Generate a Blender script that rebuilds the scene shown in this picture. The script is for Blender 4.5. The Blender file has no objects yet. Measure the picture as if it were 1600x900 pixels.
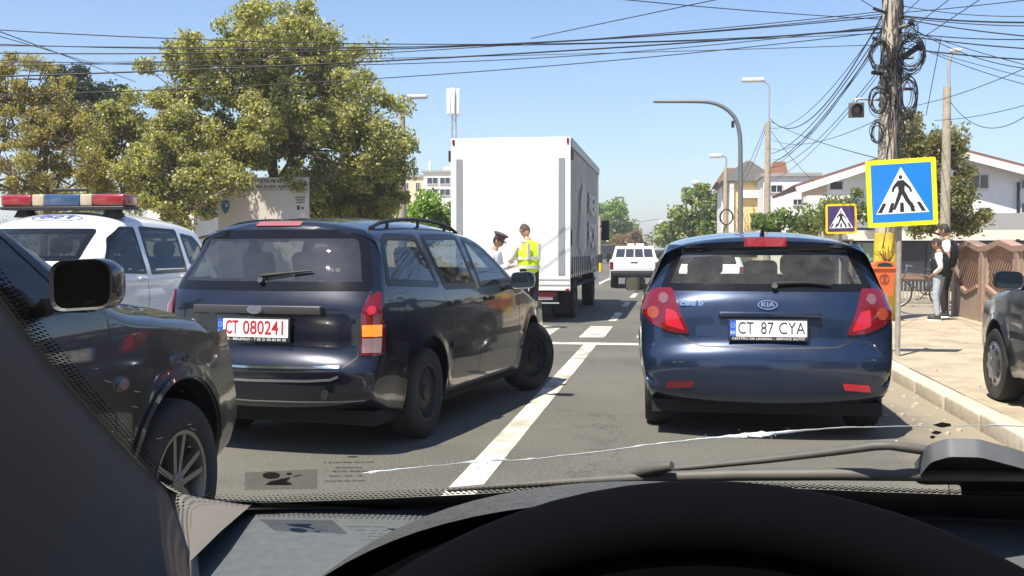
import bpy, bmesh, math, random
import numpy as np
from mathutils import Vector, Matrix
from mathutils.bvhtree import BVHTree
R = math.radians
sc = bpy.context.scene
# ---------------------------------------------------------------- camera, sky, sun, exposure
F_PX = 1600.0; CAM_H = 1.33; YAW = R(8.88); PITCH = R(2.08)
cd = bpy.data.cameras.new('camera'); cam = bpy.data.objects.new('camera', cd); sc.collection.objects.link(cam)
cam.location = (0, 0, CAM_H); cam.rotation_euler = (R(90) - PITCH, 0, YAW)
cd.sensor_width = 36; cd.lens = 36.0; cd.clip_start = 0.02; cd.clip_end = 3000
sc.camera = cam
SUN_DIR = Vector((0.27, 0.47, -1.0)).normalized()
w = bpy.data.worlds.new('World'); sc.world = w; w.use_nodes = True
nt = w.node_tree; bg = nt.nodes['Background']
sky = nt.nodes.new('ShaderNodeTexSky'); sky.sky_type = 'NISHITA'; sky.sun_disc = False
sky.sun_elevation = math.asin(-SUN_DIR.z); sky.sun_rotation = math.atan2(-SUN_DIR.x, -SUN_DIR.y)
sky.air_density = 1.15; sky.dust_density = 0.6; sky.ozone_density = 4.0; sky.altitude = 50
tn_ = nt.nodes.new('ShaderNodeMix'); tn_.data_type = 'RGBA'; tn_.blend_type = 'MULTIPLY'; tn_.inputs[0].default_value = 1.0; tn_.inputs[7].default_value = (.98, .985, 1.08, 1)
nt.links.new(sky.outputs[0], tn_.inputs[6]); nt.links.new(tn_.outputs[2], bg.inputs[0]); bg.inputs[1].default_value = 0.088
sd = bpy.data.lights.new('sun', 'SUN'); sd.energy = 4.8; sd.angle = R(0.53); sd.color = (1.0, 0.93, 0.81)
sun = bpy.data.objects.new('sun', sd); sc.collection.objects.link(sun)
sun.rotation_euler = SUN_DIR.to_track_quat('-Z', 'Y').to_euler()
sc.view_settings.view_transform = 'Standard'; sc.view_settings.look = 'None'
sc.view_settings.gamma = 1.0; sc.view_settings.exposure = 1.0
sc.render.engine = 'CYCLES'; sc.cycles.max_bounces = 8; sc.cycles.transparent_max_bounces = 24
sc.cycles.use_denoising = True
sc.cycles.sample_clamp_indirect = 6

# ---------------------------------------------------------------- placing helpers: a direction seen in the photograph, at a real distance
_f = Vector((-math.sin(YAW)*math.cos(PITCH), math.cos(YAW)*math.cos(PITCH), -math.sin(PITCH)))
_r = Vector((math.cos(YAW), math.sin(YAW), 0)); _u = _r.cross(_f)
EYE = Vector((0, 0, CAM_H))
def ray(u, v): return _f + _r*((u-800)/F_PX) + _u*((450-v)/F_PX)
def at(u, v, Y):
    d = ray(u, v); return EYE + d*(Y/d.y)
def atx(u, v, X):
    d = ray(u, v); return EYE + d*(X/d.x)
def gnd(u, v, z=0.0):
    d = ray(u, v); return EYE + d*((z-CAM_H)/d.z)

# ---------------------------------------------------------------- materials
MATS = {}
def mat(name, col, rough=0.6, metal=0.0, coat=0.0, var=0.0, scale=20.0, bump=0.0, spec=0.5, emit=None, estr=0.0, dirt=None, dirt_amt=0.0):
    if name in MATS: return MATS[name]
    m = bpy.data.materials.new(name); m.use_nodes = True; n = m.node_tree; p = n.nodes['Principled BSDF']
    p.inputs['Base Color'].default_value = (*col, 1); p.inputs['Roughness'].default_value = rough
    p.inputs['Metallic'].default_value = metal; p.inputs['Coat Weight'].default_value = coat
    p.inputs['Coat Roughness'].default_value = 0.04; p.inputs['Specular IOR Level'].default_value = spec
    if emit: p.inputs['Emission Color'].default_value = (*emit, 1); p.inputs['Emission Strength'].default_value = estr
    if var or bump or dirt:
        tc = n.nodes.new('ShaderNodeTexCoord'); nz = n.nodes.new('ShaderNodeTexNoise')
        nz.inputs['Scale'].default_value = scale; nz.inputs['Detail'].default_value = 6; nz.inputs['Roughness'].default_value = 0.65
        n.links.new(tc.outputs['Object'], nz.inputs['Vector'])
        last = None
        if var:
            cr = n.nodes.new('ShaderNodeValToRGB'); e = cr.color_ramp.elements
            e[0].position = 0.3; e[1].position = 0.7
            e[0].color = (*[c*(1-var) for c in col], 1); e[1].color = (*[min(1, c*(1+var)) for c in col], 1)
            n.links.new(nz.outputs['Fac'], cr.inputs['Fac']); last = cr.outputs['Color']
            n.links.new(last, p.inputs['Base Color'])
        if dirt:
            nd = n.nodes.new('ShaderNodeTexNoise'); nd.inputs['Scale'].default_value = 2.3; nd.inputs['Detail'].default_value = 9
            n.links.new(tc.outputs['Object'], nd.inputs['Vector'])
            mr = n.nodes.new('ShaderNodeMapRange'); mr.inputs['From Min'].default_value = 0.42; mr.inputs['From Max'].default_value = 0.75
            mr.inputs['To Max'].default_value = dirt_amt; n.links.new(nd.outputs['Fac'], mr.inputs['Value'])
            mx = n.nodes.new('ShaderNodeMix'); mx.data_type = 'RGBA'; n.links.new(mr.outputs[0], mx.inputs[0])
            if last: n.links.new(last, mx.inputs[6])
            else: mx.inputs[6].default_value = (*col, 1)
            mx.inputs[7].default_value = (*dirt, 1); n.links.new(mx.outputs[2], p.inputs['Base Color'])
            ra = n.nodes.new('ShaderNodeMath'); ra.operation = 'ADD'; n.links.new(mr.outputs[0], ra.inputs[0]); ra.inputs[1].default_value = rough
            n.links.new(ra.outputs[0], p.inputs['Roughness'])
        if bump:
            b = n.nodes.new('ShaderNodeBump'); b.inputs['Strength'].default_value = bump; b.inputs['Distance'].default_value = 0.02
            n.links.new(nz.outputs['Fac'], b.inputs['Height']); n.links.new(b.outputs[0], p.inputs['Normal'])
    MATS[name] = m; return m
def glass(name, tint=(0.35, 0.4, 0.38), base=0.03, dust=0.0, rough=0.012, dustcol=(0.55, 0.5, 0.42)):
    if name in MATS: return MATS[name]
    m = bpy.data.materials.new(name); m.use_nodes = True; n = m.node_tree; n.nodes.remove(n.nodes['Principled BSDF'])
    out = n.nodes['Material Output']; t = n.nodes.new('ShaderNodeBsdfTransparent'); t.inputs[0].default_value = (*tint, 1)
    g = n.nodes.new('ShaderNodeBsdfGlossy'); g.inputs['Roughness'].default_value = 0.012; g.inputs[0].default_value = (0.9, 0.95, 1, 1)
    fr = n.nodes.new('ShaderNodeFresnel'); fr.inputs[0].default_value = 1.5
    ad = n.nodes.new('ShaderNodeMath'); ad.operation = 'ADD'; ad.inputs[1].default_value = base; n.links.new(fr.outputs[0], ad.inputs[0])
    ge = n.nodes.new('ShaderNodeNewGeometry'); bk = n.nodes.new('ShaderNodeMath'); bk.operation = 'SUBTRACT'; bk.inputs[0].default_value = 1.0; n.links.new(ge.outputs['Backfacing'], bk.inputs[1])
    mu = n.nodes.new('ShaderNodeMath'); mu.operation = 'MULTIPLY'; n.links.new(ad.outputs[0], mu.inputs[0]); n.links.new(bk.outputs[0], mu.inputs[1]); ad = mu
    mx = n.nodes.new('ShaderNodeMixShader'); n.links.new(ad.outputs[0], mx.inputs[0]); n.links.new(t.outputs[0], mx.inputs[1]); n.links.new(g.outputs[0], mx.inputs[2])
    last = mx
    if dust:
        d = n.nodes.new('ShaderNodeBsdfDiffuse'); d.inputs[0].default_value = (*dustcol, 1)
        tc = n.nodes.new('ShaderNodeTexCoord'); nz = n.nodes.new('ShaderNodeTexNoise'); nz.inputs['Scale'].default_value = 9; nz.inputs['Detail'].default_value = 10; nz.inputs['Roughness'].default_value = .7
        n.links.new(tc.outputs['Object'], nz.inputs['Vector']); mr = n.nodes.new('ShaderNodeMapRange'); mr.inputs['From Min'].default_value = .3; mr.inputs['From Max'].default_value = .8
        mr.inputs['To Min'].default_value = dust*.4; mr.inputs['To Max'].default_value = dust*1.8; n.links.new(nz.outputs['Fac'], mr.inputs['Value'])
        m2 = n.nodes.new('ShaderNodeMixShader'); n.links.new(mr.outputs[0], m2.inputs[0]); n.links.new(mx.outputs[0], m2.inputs[1]); n.links.new(d.outputs[0], m2.inputs[2]); last = m2
    n.links.new(last.outputs[0], out.inputs['Surface']); MATS[name] = m; return m
def leafmat(name, col, trans=0.55):
    if name in MATS: return MATS[name]
    m = bpy.data.materials.new(name); m.use_nodes = True; n = m.node_tree; n.nodes.remove(n.nodes['Principled BSDF'])
    d = n.nodes.new('ShaderNodeBsdfDiffuse'); t = n.nodes.new('ShaderNodeBsdfTranslucent'); g = n.nodes.new('ShaderNodeBsdfGlossy')
    d.inputs[0].default_value = (*col, 1); t.inputs[0].default_value = (min(.8, col[0]*1.7), min(.8, col[1]*1.7), col[2]*.9, 1); g.inputs['Roughness'].default_value = .45
    a = n.nodes.new('ShaderNodeMixShader'); a.inputs[0].default_value = trans; n.links.new(d.outputs[0], a.inputs[1]); n.links.new(t.outputs[0], a.inputs[2])
    b = n.nodes.new('ShaderNodeMixShader'); b.inputs[0].default_value = .05; n.links.new(a.outputs[0], b.inputs[1]); n.links.new(g.outputs[0], b.inputs[2])
    n.links.new(b.outputs[0], n.nodes['Material Output'].inputs['Surface']); MATS[name] = m; return m

# ---------------------------------------------------------------- object helpers
def tag(o, label=None, cat=None, group=None, kind=None):
    if label: o['label'] = label
    if cat: o['category'] = cat
    if group: o['group'] = group
    if kind: o['kind'] = kind
    return o
def empty(name, loc=(0, 0, 0), rz=0.0, parent=None):
    o = bpy.data.objects.new(name, None); sc.collection.objects.link(o); o.location = loc; o.rotation_euler = (0, 0, rz); o.empty_display_size = .2
    if parent: o.parent = parent
    return o
def mk(name, verts, faces, m, parent=None, smooth=None, mi=None, loc=None):
    me = bpy.data.meshes.new(name); me.from_pydata([tuple(v) for v in verts], [], [tuple(f) for f in faces])
    for x in (m if isinstance(m, (list, tuple)) else [m]): me.materials.append(x)
    if mi is not None: me.polygons.foreach_set('material_index', mi)
    if smooth is not None:
        me.shade_smooth()
        if smooth < 180: me.set_sharp_from_angle(angle=R(smooth))
    me.update()
    o = bpy.data.objects.new(name, me); sc.collection.objects.link(o)
    if loc is not None: o.location = loc
    if parent: o.parent = parent
    return o
class MB:
    """collects shapes of ONE object"""
    def __init__(s): s.v = []; s.f = []; s.mi = []; s.cur = 0
    def add(s, vs, fs):
        b = len(s.v); s.v += [tuple(v) for v in vs]; s.f += [tuple(i+b for i in f) for f in fs]; s.mi += [s.cur]*len(fs); return s
    def box(s, x0, x1, y0, y1, z0, z1, M=None, taper=0.0, bev=0.0):
        if bev:
            bm = bmesh.new(); bmesh.ops.create_cube(bm, size=1)
            for v in bm.verts: v.co = ((x0+x1)/2+v.co.x*(x1-x0), (y0+y1)/2+v.co.y*(y1-y0), (z0+z1)/2+v.co.z*(z1-z0))
            bmesh.ops.bevel(bm, geom=bm.edges[:], offset=bev, segments=3, affect='EDGES', profile=.5)
            vs = [v.co.copy() for v in bm.verts]; bm.verts.index_update(); fs = [[v.index for v in f.verts] for f in bm.faces]; bm.free()
        else:
            vs = [Vector((x, y, z)) for z in (z0, z1) for y in (y0, y1) for x in (x0, x1)]
            fs = [(0,2,3,1),(4,5,7,6),(0,1,5,4),(2,6,7,3),(0,4,6,2),(1,3,7,5)]
        if M is not None: vs = [M @ v for v in vs]
        return s.add(vs, fs)
    def hexa(s, p): # 8 points: bottom 4 ccw, top 4
        return s.add(p, [(3,2,1,0),(4,5,6,7),(0,1,5,4),(1,2,6,5),(2,3,7,6),(3,0,4,7)])
    def tube(s, pts, rad, n=8, cap=True):
        pts = [Vector(p) for p in pts]; m = len(pts)
        rs = rad if isinstance(rad, (list, tuple)) else [rad]*m
        d0 = (pts[1]-pts[0]).normalized(); a = Vector((0,0,1)) if abs(d0.z) < .9 else Vector((1,0,0))
        nx = d0.cross(a).normalized(); vs = []
        for i in range(m):
            d = (pts[min(i+1, m-1)]-pts[max(i-1, 0)]).normalized()
            nx = (nx - d*nx.dot(d)).normalized(); ny = d.cross(nx)
            vs += [pts[i]+(nx*math.cos(2*math.pi*k/n)+ny*math.sin(2*math.pi*k/n))*rs[i] for k in range(n)]
        fs = [(i*n+k, i*n+(k+1)%n, (i+1)*n+(k+1)%n, (i+1)*n+k) for i in range(m-1) for k in range(n)]
        if cap: fs += [tuple(range(n))[::-1], tuple(range((m-1)*n, m*n))]
        return s.add(vs, fs)
    def lathe(s, prof, n=32, M=None, close=False): # prof: (radius, axial), axis = +X
        vs = [Vector((a, r*math.cos(2*math.pi*k/n), r*math.sin(2*math.pi*k/n))) for r, a in prof for k in range(n)]
        if M is not None: vs = [M @ v for v in vs]
        m = len(prof); fs = [(i*n+k, i*n+(k+1)%n, ((i+1)%m)*n+(k+1)%n, ((i+1)%m)*n+k) for i in range(m if close else m-1) for k in range(n)]
        return s.add(vs, fs)
    def prism(s, poly, t, M=None): # polygon in local XY, thickness t along +Z
        n = len(poly); vs = [Vector((x, y, 0)) for x, y in poly]+[Vector((x, y, t)) for x, y in poly]
        if M is not None: vs = [M @ v for v in vs]
        return s.add(vs, [tuple(range(n))[::-1], tuple(range(n, 2*n))]+[(i, (i+1)%n, n+(i+1)%n, n+i) for i in range(n)])
    def build(s, name, m, parent=None, smooth=None, loc=None):
        return mk(name, s.v, s.f, m, parent, smooth, s.mi if isinstance(m, (list, tuple)) else None, loc)
def upright(p, rz=0.0, rx=0.0, roll=0.0): # local XY plane stands up facing -Y (the traffic side)
    return Matrix.Translation(Vector(p)) @ Matrix.Rotation(rz, 4, 'Z') @ Matrix.Rotation(rx, 4, 'X') @ Matrix.Rotation(roll, 4, 'Y') @ Matrix.Rotation(R(90), 4, 'X')
def text(name, body, size, m, M, parent=None, ext=0.0006, width=None, bold=0.0, align='CENTER'):
    c = bpy.data.curves.new('t', 'FONT'); c.body = body; c.size = size; c.extrude = ext; c.align_x = align; c.align_y = 'CENTER'; c.resolution_u = 3; c.offset = bold
    o = bpy.data.objects.new('t', c); sc.collection.objects.link(o); bpy.context.view_layer.update()
    me = bpy.data.meshes.new_from_object(o.evaluated_get(bpy.context.evaluated_depsgraph_get())); bpy.data.objects.remove(o); bpy.data.curves.remove(c)
    xs = [v.co.x for v in me.vertices]; k = 1.0
    if width: k = width/(max(xs)-min(xs))
    for v in me.vertices: v.co.x *= k
    me.transform(M); me.materials.clear(); me.materials.append(m)
    q = bpy.data.objects.new(name, me); sc.collection.objects.link(q)
    if parent: q.parent = parent
    return q
def copy_tree(o, parent=None):
    c = o.copy(); sc.collection.objects.link(c)
    if parent: c.parent = parent
    for ch in list(o.children): copy_tree(ch, c)
    return c
def catmull(pts, step):
    P = [Vector(p) for p in pts]; P = [P[0]*2-P[1]]+P+[P[-1]*2-P[-2]]; out = []
    for i in range(1, len(P)-2):
        a, b, c, d = P[i-1:i+3]; n = max(1, int(round((c-b).length/step)))
        t0 = 0; t1 = max((b-a).length, 1e-6)**.5; t2 = t1+(c-b).length**.5; t3 = t2+max((d-c).length, 1e-6)**.5
        for k in range(n):
            t = t1+(t2-t1)*k/n
            A1 = a*((t1-t)/(t1-t0))+b*((t-t0)/(t1-t0)); A2 = b*((t2-t)/(t2-t1))+c*((t-t1)/(t2-t1)); A3 = c*((t3-t)/(t3-t2))+d*((t-t2)/(t3-t2))
            B1 = A1*((t2-t)/(t2-t0))+A2*((t-t0)/(t2-t0)); B2 = A2*((t3-t)/(t3-t1))+A3*((t-t1)/(t3-t1))
            out.append(B1*((t2-t)/(t2-t1))+B2*((t-t1)/(t2-t1)))
    out.append(P[-2].copy()); return out
def roundpoly(pts, r, n=5):
    out = []; N = len(pts)
    for i in range(N):
        a, b, c = Vector(pts[i-1]), Vector(pts[i]), Vector(pts[(i+1)%N])
        rr = min(r, (a-b).length*.45, (c-b).length*.45); p = b+(a-b).normalized()*rr; q = b+(c-b).normalized()*rr
        for k in range(n+1):
            t = k/n; out.append(tuple(p*(1-t)**2+b*2*t*(1-t)+q*t*t))
    return out
def resample(pts, step, closed=True):
    P = [Vector(p) for p in pts]; out = []; N = len(P)
    for i in range(N if closed else N-1):
        a, b = P[i], P[(i+1)%N]; n = max(1, int(math.ceil((b-a).length/step)))
        out += [a.lerp(b, k/n) for k in range(n)]
    if not closed: out.append(P[-1])
    return out
def inset(pts, d):
    P = [Vector(p) for p in pts]; N = len(P); A = sum(P[i].x*P[(i+1)%N].y-P[(i+1)%N].x*P[i].y for i in range(N)); s = 1 if A > 0 else -1; out = []
    for i in range(N):
        a = (P[i]-P[i-1]); b = (P[(i+1)%N]-P[i])
        if a.length < 1e-7: a = b
        if b.length < 1e-7: b = a
        a = a.normalized(); b = b.normalized(); na = Vector((-a.y, a.x))*s; nb = Vector((-b.y, b.x))*s; nn = na+nb
        if nn.length < 1e-5: nn = na
        nn = nn.normalized(); out.append(P[i]+nn*(d/max(.5, nn.dot(na))))
    return out
def inside(p, poly):
    x, y = p; c = False; N = len(poly); j = N-1
    for i in range(N):
        xi, yi = poly[i][0], poly[i][1]; xj, yj = poly[j][0], poly[j][1]
        if (yi > y) != (yj > y) and x < (xj-xi)*(y-yi)/(yj-yi)+xi: c = not c
        j = i
    return c

# ---------------------------------------------------------------- car bodies
class Car:
    """a lofted car shell plus patches that follow its surface. local axes: +Y forward, rear bumper at y=0, ground at z=0"""
    def __init__(s, prof, wheels, zw, ra, zs, wtab, Rend=.17, Crear=.06, zm=.8, ntheta=15, nside=15, step=.04, kr=.07, kf=.12, belt=.95, clampr=.38, clampf=.36, gh=0.0):
        s.prof = prof; s.wheels = wheels
        up = catmull(prof, step); y0 = min(p.x for p in up); s.L = max(p.x for p in up)
        B = []; tp = []
        for p in up: B.append(p); tp.append('u')
        dz = zs-zw; half = math.sqrt(max(ra*ra-dz*dz, 0)) # arch meets sill
        cur = up[-1]
        def line(a, b):
            n = max(2, int((b-a).length/.07))
            for k in range(1, n): B.append(a.lerp(b, k/n)); tp.append('s')
        for yw in sorted(wheels, reverse=True):
            e = Vector((yw+half, zs)); line(cur, e)
            a0 = math.atan2(dz, half); a1 = math.pi-a0; n = 22
            for k in range(n+1):
                a = a0+(a1-a0)*k/n; B.append(Vector((yw+ra*math.cos(a), zw+ra*math.sin(a)))); tp.append('a')
            cur = Vector((yw-half, zs))
        line(cur, up[0])
        N = len(B); s.ws = [(z, v) for z, v in wtab]; zz = [a for a, b in wtab]; ww = [b for a, b in wtab]
        def Wf(y, z):
            v = float(np.interp(z, zz, ww))
            # smooth the table a little
            v = .5*v+.25*float(np.interp(z-.03, zz, ww))+.25*float(np.interp(z+.03, zz, ww))
            tr = max(0, (1.3-y)/1.3); tf = max(0, (y-(s.L-1.5))/1.5)
            v *= 1-kr*tr*tr-kf*tf*tf
            if z > belt: v -= gh*max(0, (1.6-y)/1.6)**2*min(1, (z-belt)/.3)
            for yw in wheels:
                d = math.hypot(y-yw, z-zw)-ra
                if z < belt: v += .014*math.exp(-(d/.06)**2)
            return v
        s.W = Wf
        nrm = []
        for i in range(N):
            a, b = B[i-1], B[(i+1)%N]; d = (b-a); d = d.normalized() if d.length > 0 else Vector((1, 0)); nrm.append(Vector((d.y, -d.x)))
        Rs = []; Cs = []
        for i in range(N):
            n = nrm[i]
            if tp[i] == 'a': Rs.append(.012); Cs.append(0.)
            elif tp[i] == 's': Rs.append(.03); Cs.append(0.)
            else:
                h = abs(n.x); endness = min(1, max(0, (h-.25)/.6)); Rs.append(.10*(1-endness)+Rend*endness); Cs.append(.035*(1-endness)+Crear*endness)
        def sm(A):
            for _ in range(6):
                A = [A[i] if tp[i] == 'a' else (A[i-1]+2*A[i]+A[(i+1)%N])/4 for i in range(N)]
            return A
        Rs = sm(Rs); Cs = sm(Cs)
        for _ in range(2):
            nrm = [nrm[i] if tp[i] == 'a' else (nrm[i-1]+nrm[i]*2+nrm[(i+1)%N]).normalized() for i in range(N)]
        V = []; cols = ntheta+1+nside
        ex = 2/2.7
        for i in range(N):
            b = B[i]; n = nrm[i]; r = Rs[i]; c = Cs[i]
            M = Vector((min(max(b.x, y0+clampr), s.L-clampf), zm))
            for k in range(ntheta+1):
                th = math.pi/2*(k/ntheta)**.8; xi = math.sin(th)**ex if k < ntheta else 1.0; co = max(0., math.cos(th))**ex if k < ntheta else 0.
                q = b+n*(c*xi*xi+r*(1-co)); V.append(Vector((xi*Wf(q.x, q.y), q.x, q.y)))
            Q = b+n*(c+r)
            for k in range(1, nside+1):
                q = Q.lerp(M, k/nside); V.append(Vector((Wf(q.x, q.y), q.x, q.y)))
        Fc = []
        for i in range(N):
            j = (i+1)%N
            for k in range(cols-1): Fc.append((i*cols+k, i*cols+k+1, j*cols+k+1, j*cols+k))
        nv = len(V); V2 = V+[Vector((-v.x, v.y, v.z)) for v in V]
        F2 = Fc+[tuple(nv+x for x in f[::-1]) for f in Fc]
        bm = bmesh.new(); bv = [bm.verts.new(v) for v in V2]
        for f in F2:
            try: bm.faces.new([bv[x] for x in f])
            except ValueError: pass
        bmesh.ops.remove_doubles(bm, verts=bm.verts[:], dist=.0015)
        bmesh.ops.recalc_face_normals(bm, faces=bm.faces[:])
        s.bm = bm; s.tree = BVHTree.FromBMesh(bm)
    def hit(s, axis, a, b, side=1):
        if axis == 'x': o = Vector((3*side, a, b)); d = Vector((-side, 0, 0))
        elif axis == 'r': o = Vector((a, -3, b)); d = Vector((0, 1, 0))
        elif axis == 'f': o = Vector((a, 9, b)); d = Vector((0, -1, 0))
        else: o = Vector((a, b, 4)); d = Vector((0, 0, -1))
        h, n, i, ds = s.tree.ray_cast(o, d)
        if h is None: h, n, i, ds = s.tree.find_nearest(o+d*2.2 if axis == 'x' else o+d*3)
        if n.dot(d) > 0: n = -n
        return h, n
    def cut(s, axis, poly):
        poly = [tuple(p) for p in poly]; kill = []
        for f in s.bm.faces:
            c = f.calc_center_median()
            if axis == 'x':
                if abs(c.x) < .35 or abs(f.normal.x) < .25: continue
                pr = [(v.co.y, v.co.z) for v in f.verts]
            elif axis == 'r':
                if c.y > 1.6 or c.z < .6 or f.normal.y > -.05: continue
                pr = [(v.co.x, v.co.z) for v in f.verts]
            else:
                if c.y < s.L*.45 or c.z < .8: continue
                pr = [(v.co.x, v.co.z) for v in f.verts]
            if all(inside(p, poly) for p in pr): kill.append(f)
        bmesh.ops.delete(s.bm, geom=kill, context='FACES')
    def body(s, m, parent, name='body'):
        me = bpy.data.meshes.new(name); s.bm.to_mesh(me); me.materials.append(m); me.shade_smooth(); me.set_sharp_from_angle(angle=R(38))
        o = bpy.data.objects.new(name, me); sc.collection.objects.link(o); o.parent = parent; return o
    def patch(s, name, axis, poly, off, m, parent, side=1, grid=.05, back=.0):
        bm = bmesh.new(); vs = [bm.verts.new((p[0], p[1], 0)) for p in poly]; bm.faces.new(vs)
        xs = [p[0] for p in poly]; ys = [p[1] for p in poly]
        for ax, lo, hi in ((0, min(xs), max(xs)), (1, min(ys), max(ys))):
            n = int((hi-lo)/grid)
            for k in range(1, n+1):
                t = lo+(hi-lo)*k/(n+1); co = (t, 0, 0) if ax == 0 else (0, t, 0); no = (1, 0, 0) if ax == 0 else (0, 1, 0)
                bmesh.ops.bisect_plane(bm, geom=bm.verts[:]+bm.edges[:]+bm.faces[:], plane_co=co, plane_no=no)
        bmesh.ops.triangulate(bm, faces=[f for f in bm.faces if len(f.verts) > 4])
        bm.verts.index_update(); base = []
        for v in bm.verts:
            h, n = s.hit(axis, v.co.x, v.co.y, side); base.append((h, n))
        faces = [[v.index for v in f.verts] for f in bm.faces]; be = [(e.verts[0].index, e.verts[1].index) for e in bm.edges if e.is_boundary]; bm.free()
        V = [h+n*off for h, n in base]
        if back:
            nv = len(V); V += [h-n*back for h, n in base]
            faces += [(a, b, b+nv, a+nv) for a, b in be]
        mb = bmesh.new(); bv = [mb.verts.new(v) for v in V]
        for f in faces:
            try: mb.faces.new([bv[i] for i in f])
            except ValueError: pass
        bmesh.ops.recalc_face_normals(mb, faces=mb.faces[:]); mb.faces.ensure_lookup_table(); mb.verts.index_update()
        if sum(f.normal.dot(base[f.verts[0].index % len(base)][1]) for f in mb.faces if all(v.index < len(base) for v in f.verts)) < 0: bmesh.ops.reverse_faces(mb, faces=mb.faces[:])
        me = bpy.data.meshes.new(name); mb.to_mesh(me); mb.free(); me.materials.append(m); me.shade_smooth(); me.set_sharp_from_angle(angle=R(40))
        o = bpy.data.objects.new(name, me); sc.collection.objects.link(o); o.parent = parent; return o
    def strip(s, name, axis, pts, width, off, m, parent, side=1, closed=False, back=.004, ring=None, step=.035):
        """a band along a line (or between a closed outline and its inset 'ring')"""
        if ring is not None:
            A = resample(pts, step); Bq = inset(A, ring)
        else:
            P = resample(pts, step, closed); A = []; Bq = []; N = len(P)
            for i in range(N):
                a = P[i-1] if (i > 0 or closed) else P[i]; b = P[(i+1)%N] if (i < N-1 or closed) else P[i]; d = (b-a).normalized(); n = Vector((-d.y, d.x))*width/2
                A.append(P[i]+n); Bq.append(P[i]-n)
        N = len(A); V = []
        for i in range(N):
            (ha, na), (hb, nb) = s.hit(axis, A[i][0], A[i][1], side), s.hit(axis, Bq[i][0], Bq[i][1], side)
            mid = (A[i]+Bq[i])/2; hm, nm = s.hit(axis, mid[0], mid[1], side)
            V += [ha-na*back, ha+na*off, hm+nm*off, hb+nb*off, hb-nb*back]
        faces = []; L = N if (closed or ring is not None) else N-1
        for i in range(L):
            j = (i+1)%N
            for k in range(4): faces.append((i*5+k, i*5+k+1, j*5+k+1, j*5+k))
        o = mk(name, V, faces, m, parent, 40)
        bm = bmesh.new(); bm.from_mesh(o.data); bmesh.ops.recalc_face_normals(bm, faces=bm.faces[:]); bm.to_mesh(o.data); bm.free(); return o
# ---------------------------------------------------------------- shared materials
M_TYRE = mat('tyre_rubber', (.018, .018, .018), .85, var=.3, scale=60, dirt=(.09, .08, .065), dirt_amt=.5)
M_TRIM = mat('black_plastic', (.014, .014, .015), .5, var=.25, scale=40)
M_UNDER = mat('underbody', (.012, .012, .012), .9)
M_RIM = mat('alloy_silver', (.42, .42, .42), .35, .9, var=.12, scale=30)
M_STEEL = mat('dark_steel_rim', (.03, .03, .032), .5, .4)
M_CHROME = mat('chrome', (.75, .76, .78), .12, 1.0)
M_RED = mat('lamp_red', (.13, .002, .006), .12, coat=1.0)
M_REDLIT = mat('lamp_red_lit', (.28, .004, .012), .15, coat=1, emit=(1, .02, .05), estr=.16)
M_AMBER = mat('lamp_amber', (.26, .045, .015), .15, coat=1.0)
M_AMBERLIT = mat('lamp_amber_lit', (.85, .22, .02), .15, coat=1.0, emit=(1, .20, .01), estr=.35)
M_CLEAR = mat('lamp_clear', (.24, .15, .16), .12, coat=1.0)
M_WHITEPL = mat('plate_white', (.78, .78, .76), .4, var=.04, scale=40)
M_BLUEBAND = mat('plate_blue', (.02, .1, .45), .4)
M_BLACKTX = mat('lettering_black', (.02, .02, .02), .5)
M_REDTX = mat('lettering_red', (.42, .012, .03), .5)
M_WHITETX = mat('lettering_white', (.8, .8, .8), .5)
G_KIA = glass('rear_glass_clear', (.80, .84, .80), .0, .05)
G_DARK = glass('tinted_car_glass', (.30, .33, .31), .0, .02)
G_FORD = glass('wagon_glass', (.42, .46, .44), .05, .03, .15)
M_SEAT = mat('seat_fabric', (.035, .035, .04), .9, var=.25, scale=50)
M_SEATL = mat('light_cabin_trim', (.32, .31, .28), .8)
M_MIRRORGL = mat('mirror_glass', (.15, .17, .16), .05, 1.0)
M_BORDER = mat('black_glass_border', (.006, .006, .007), .12, spec=.35)

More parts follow.
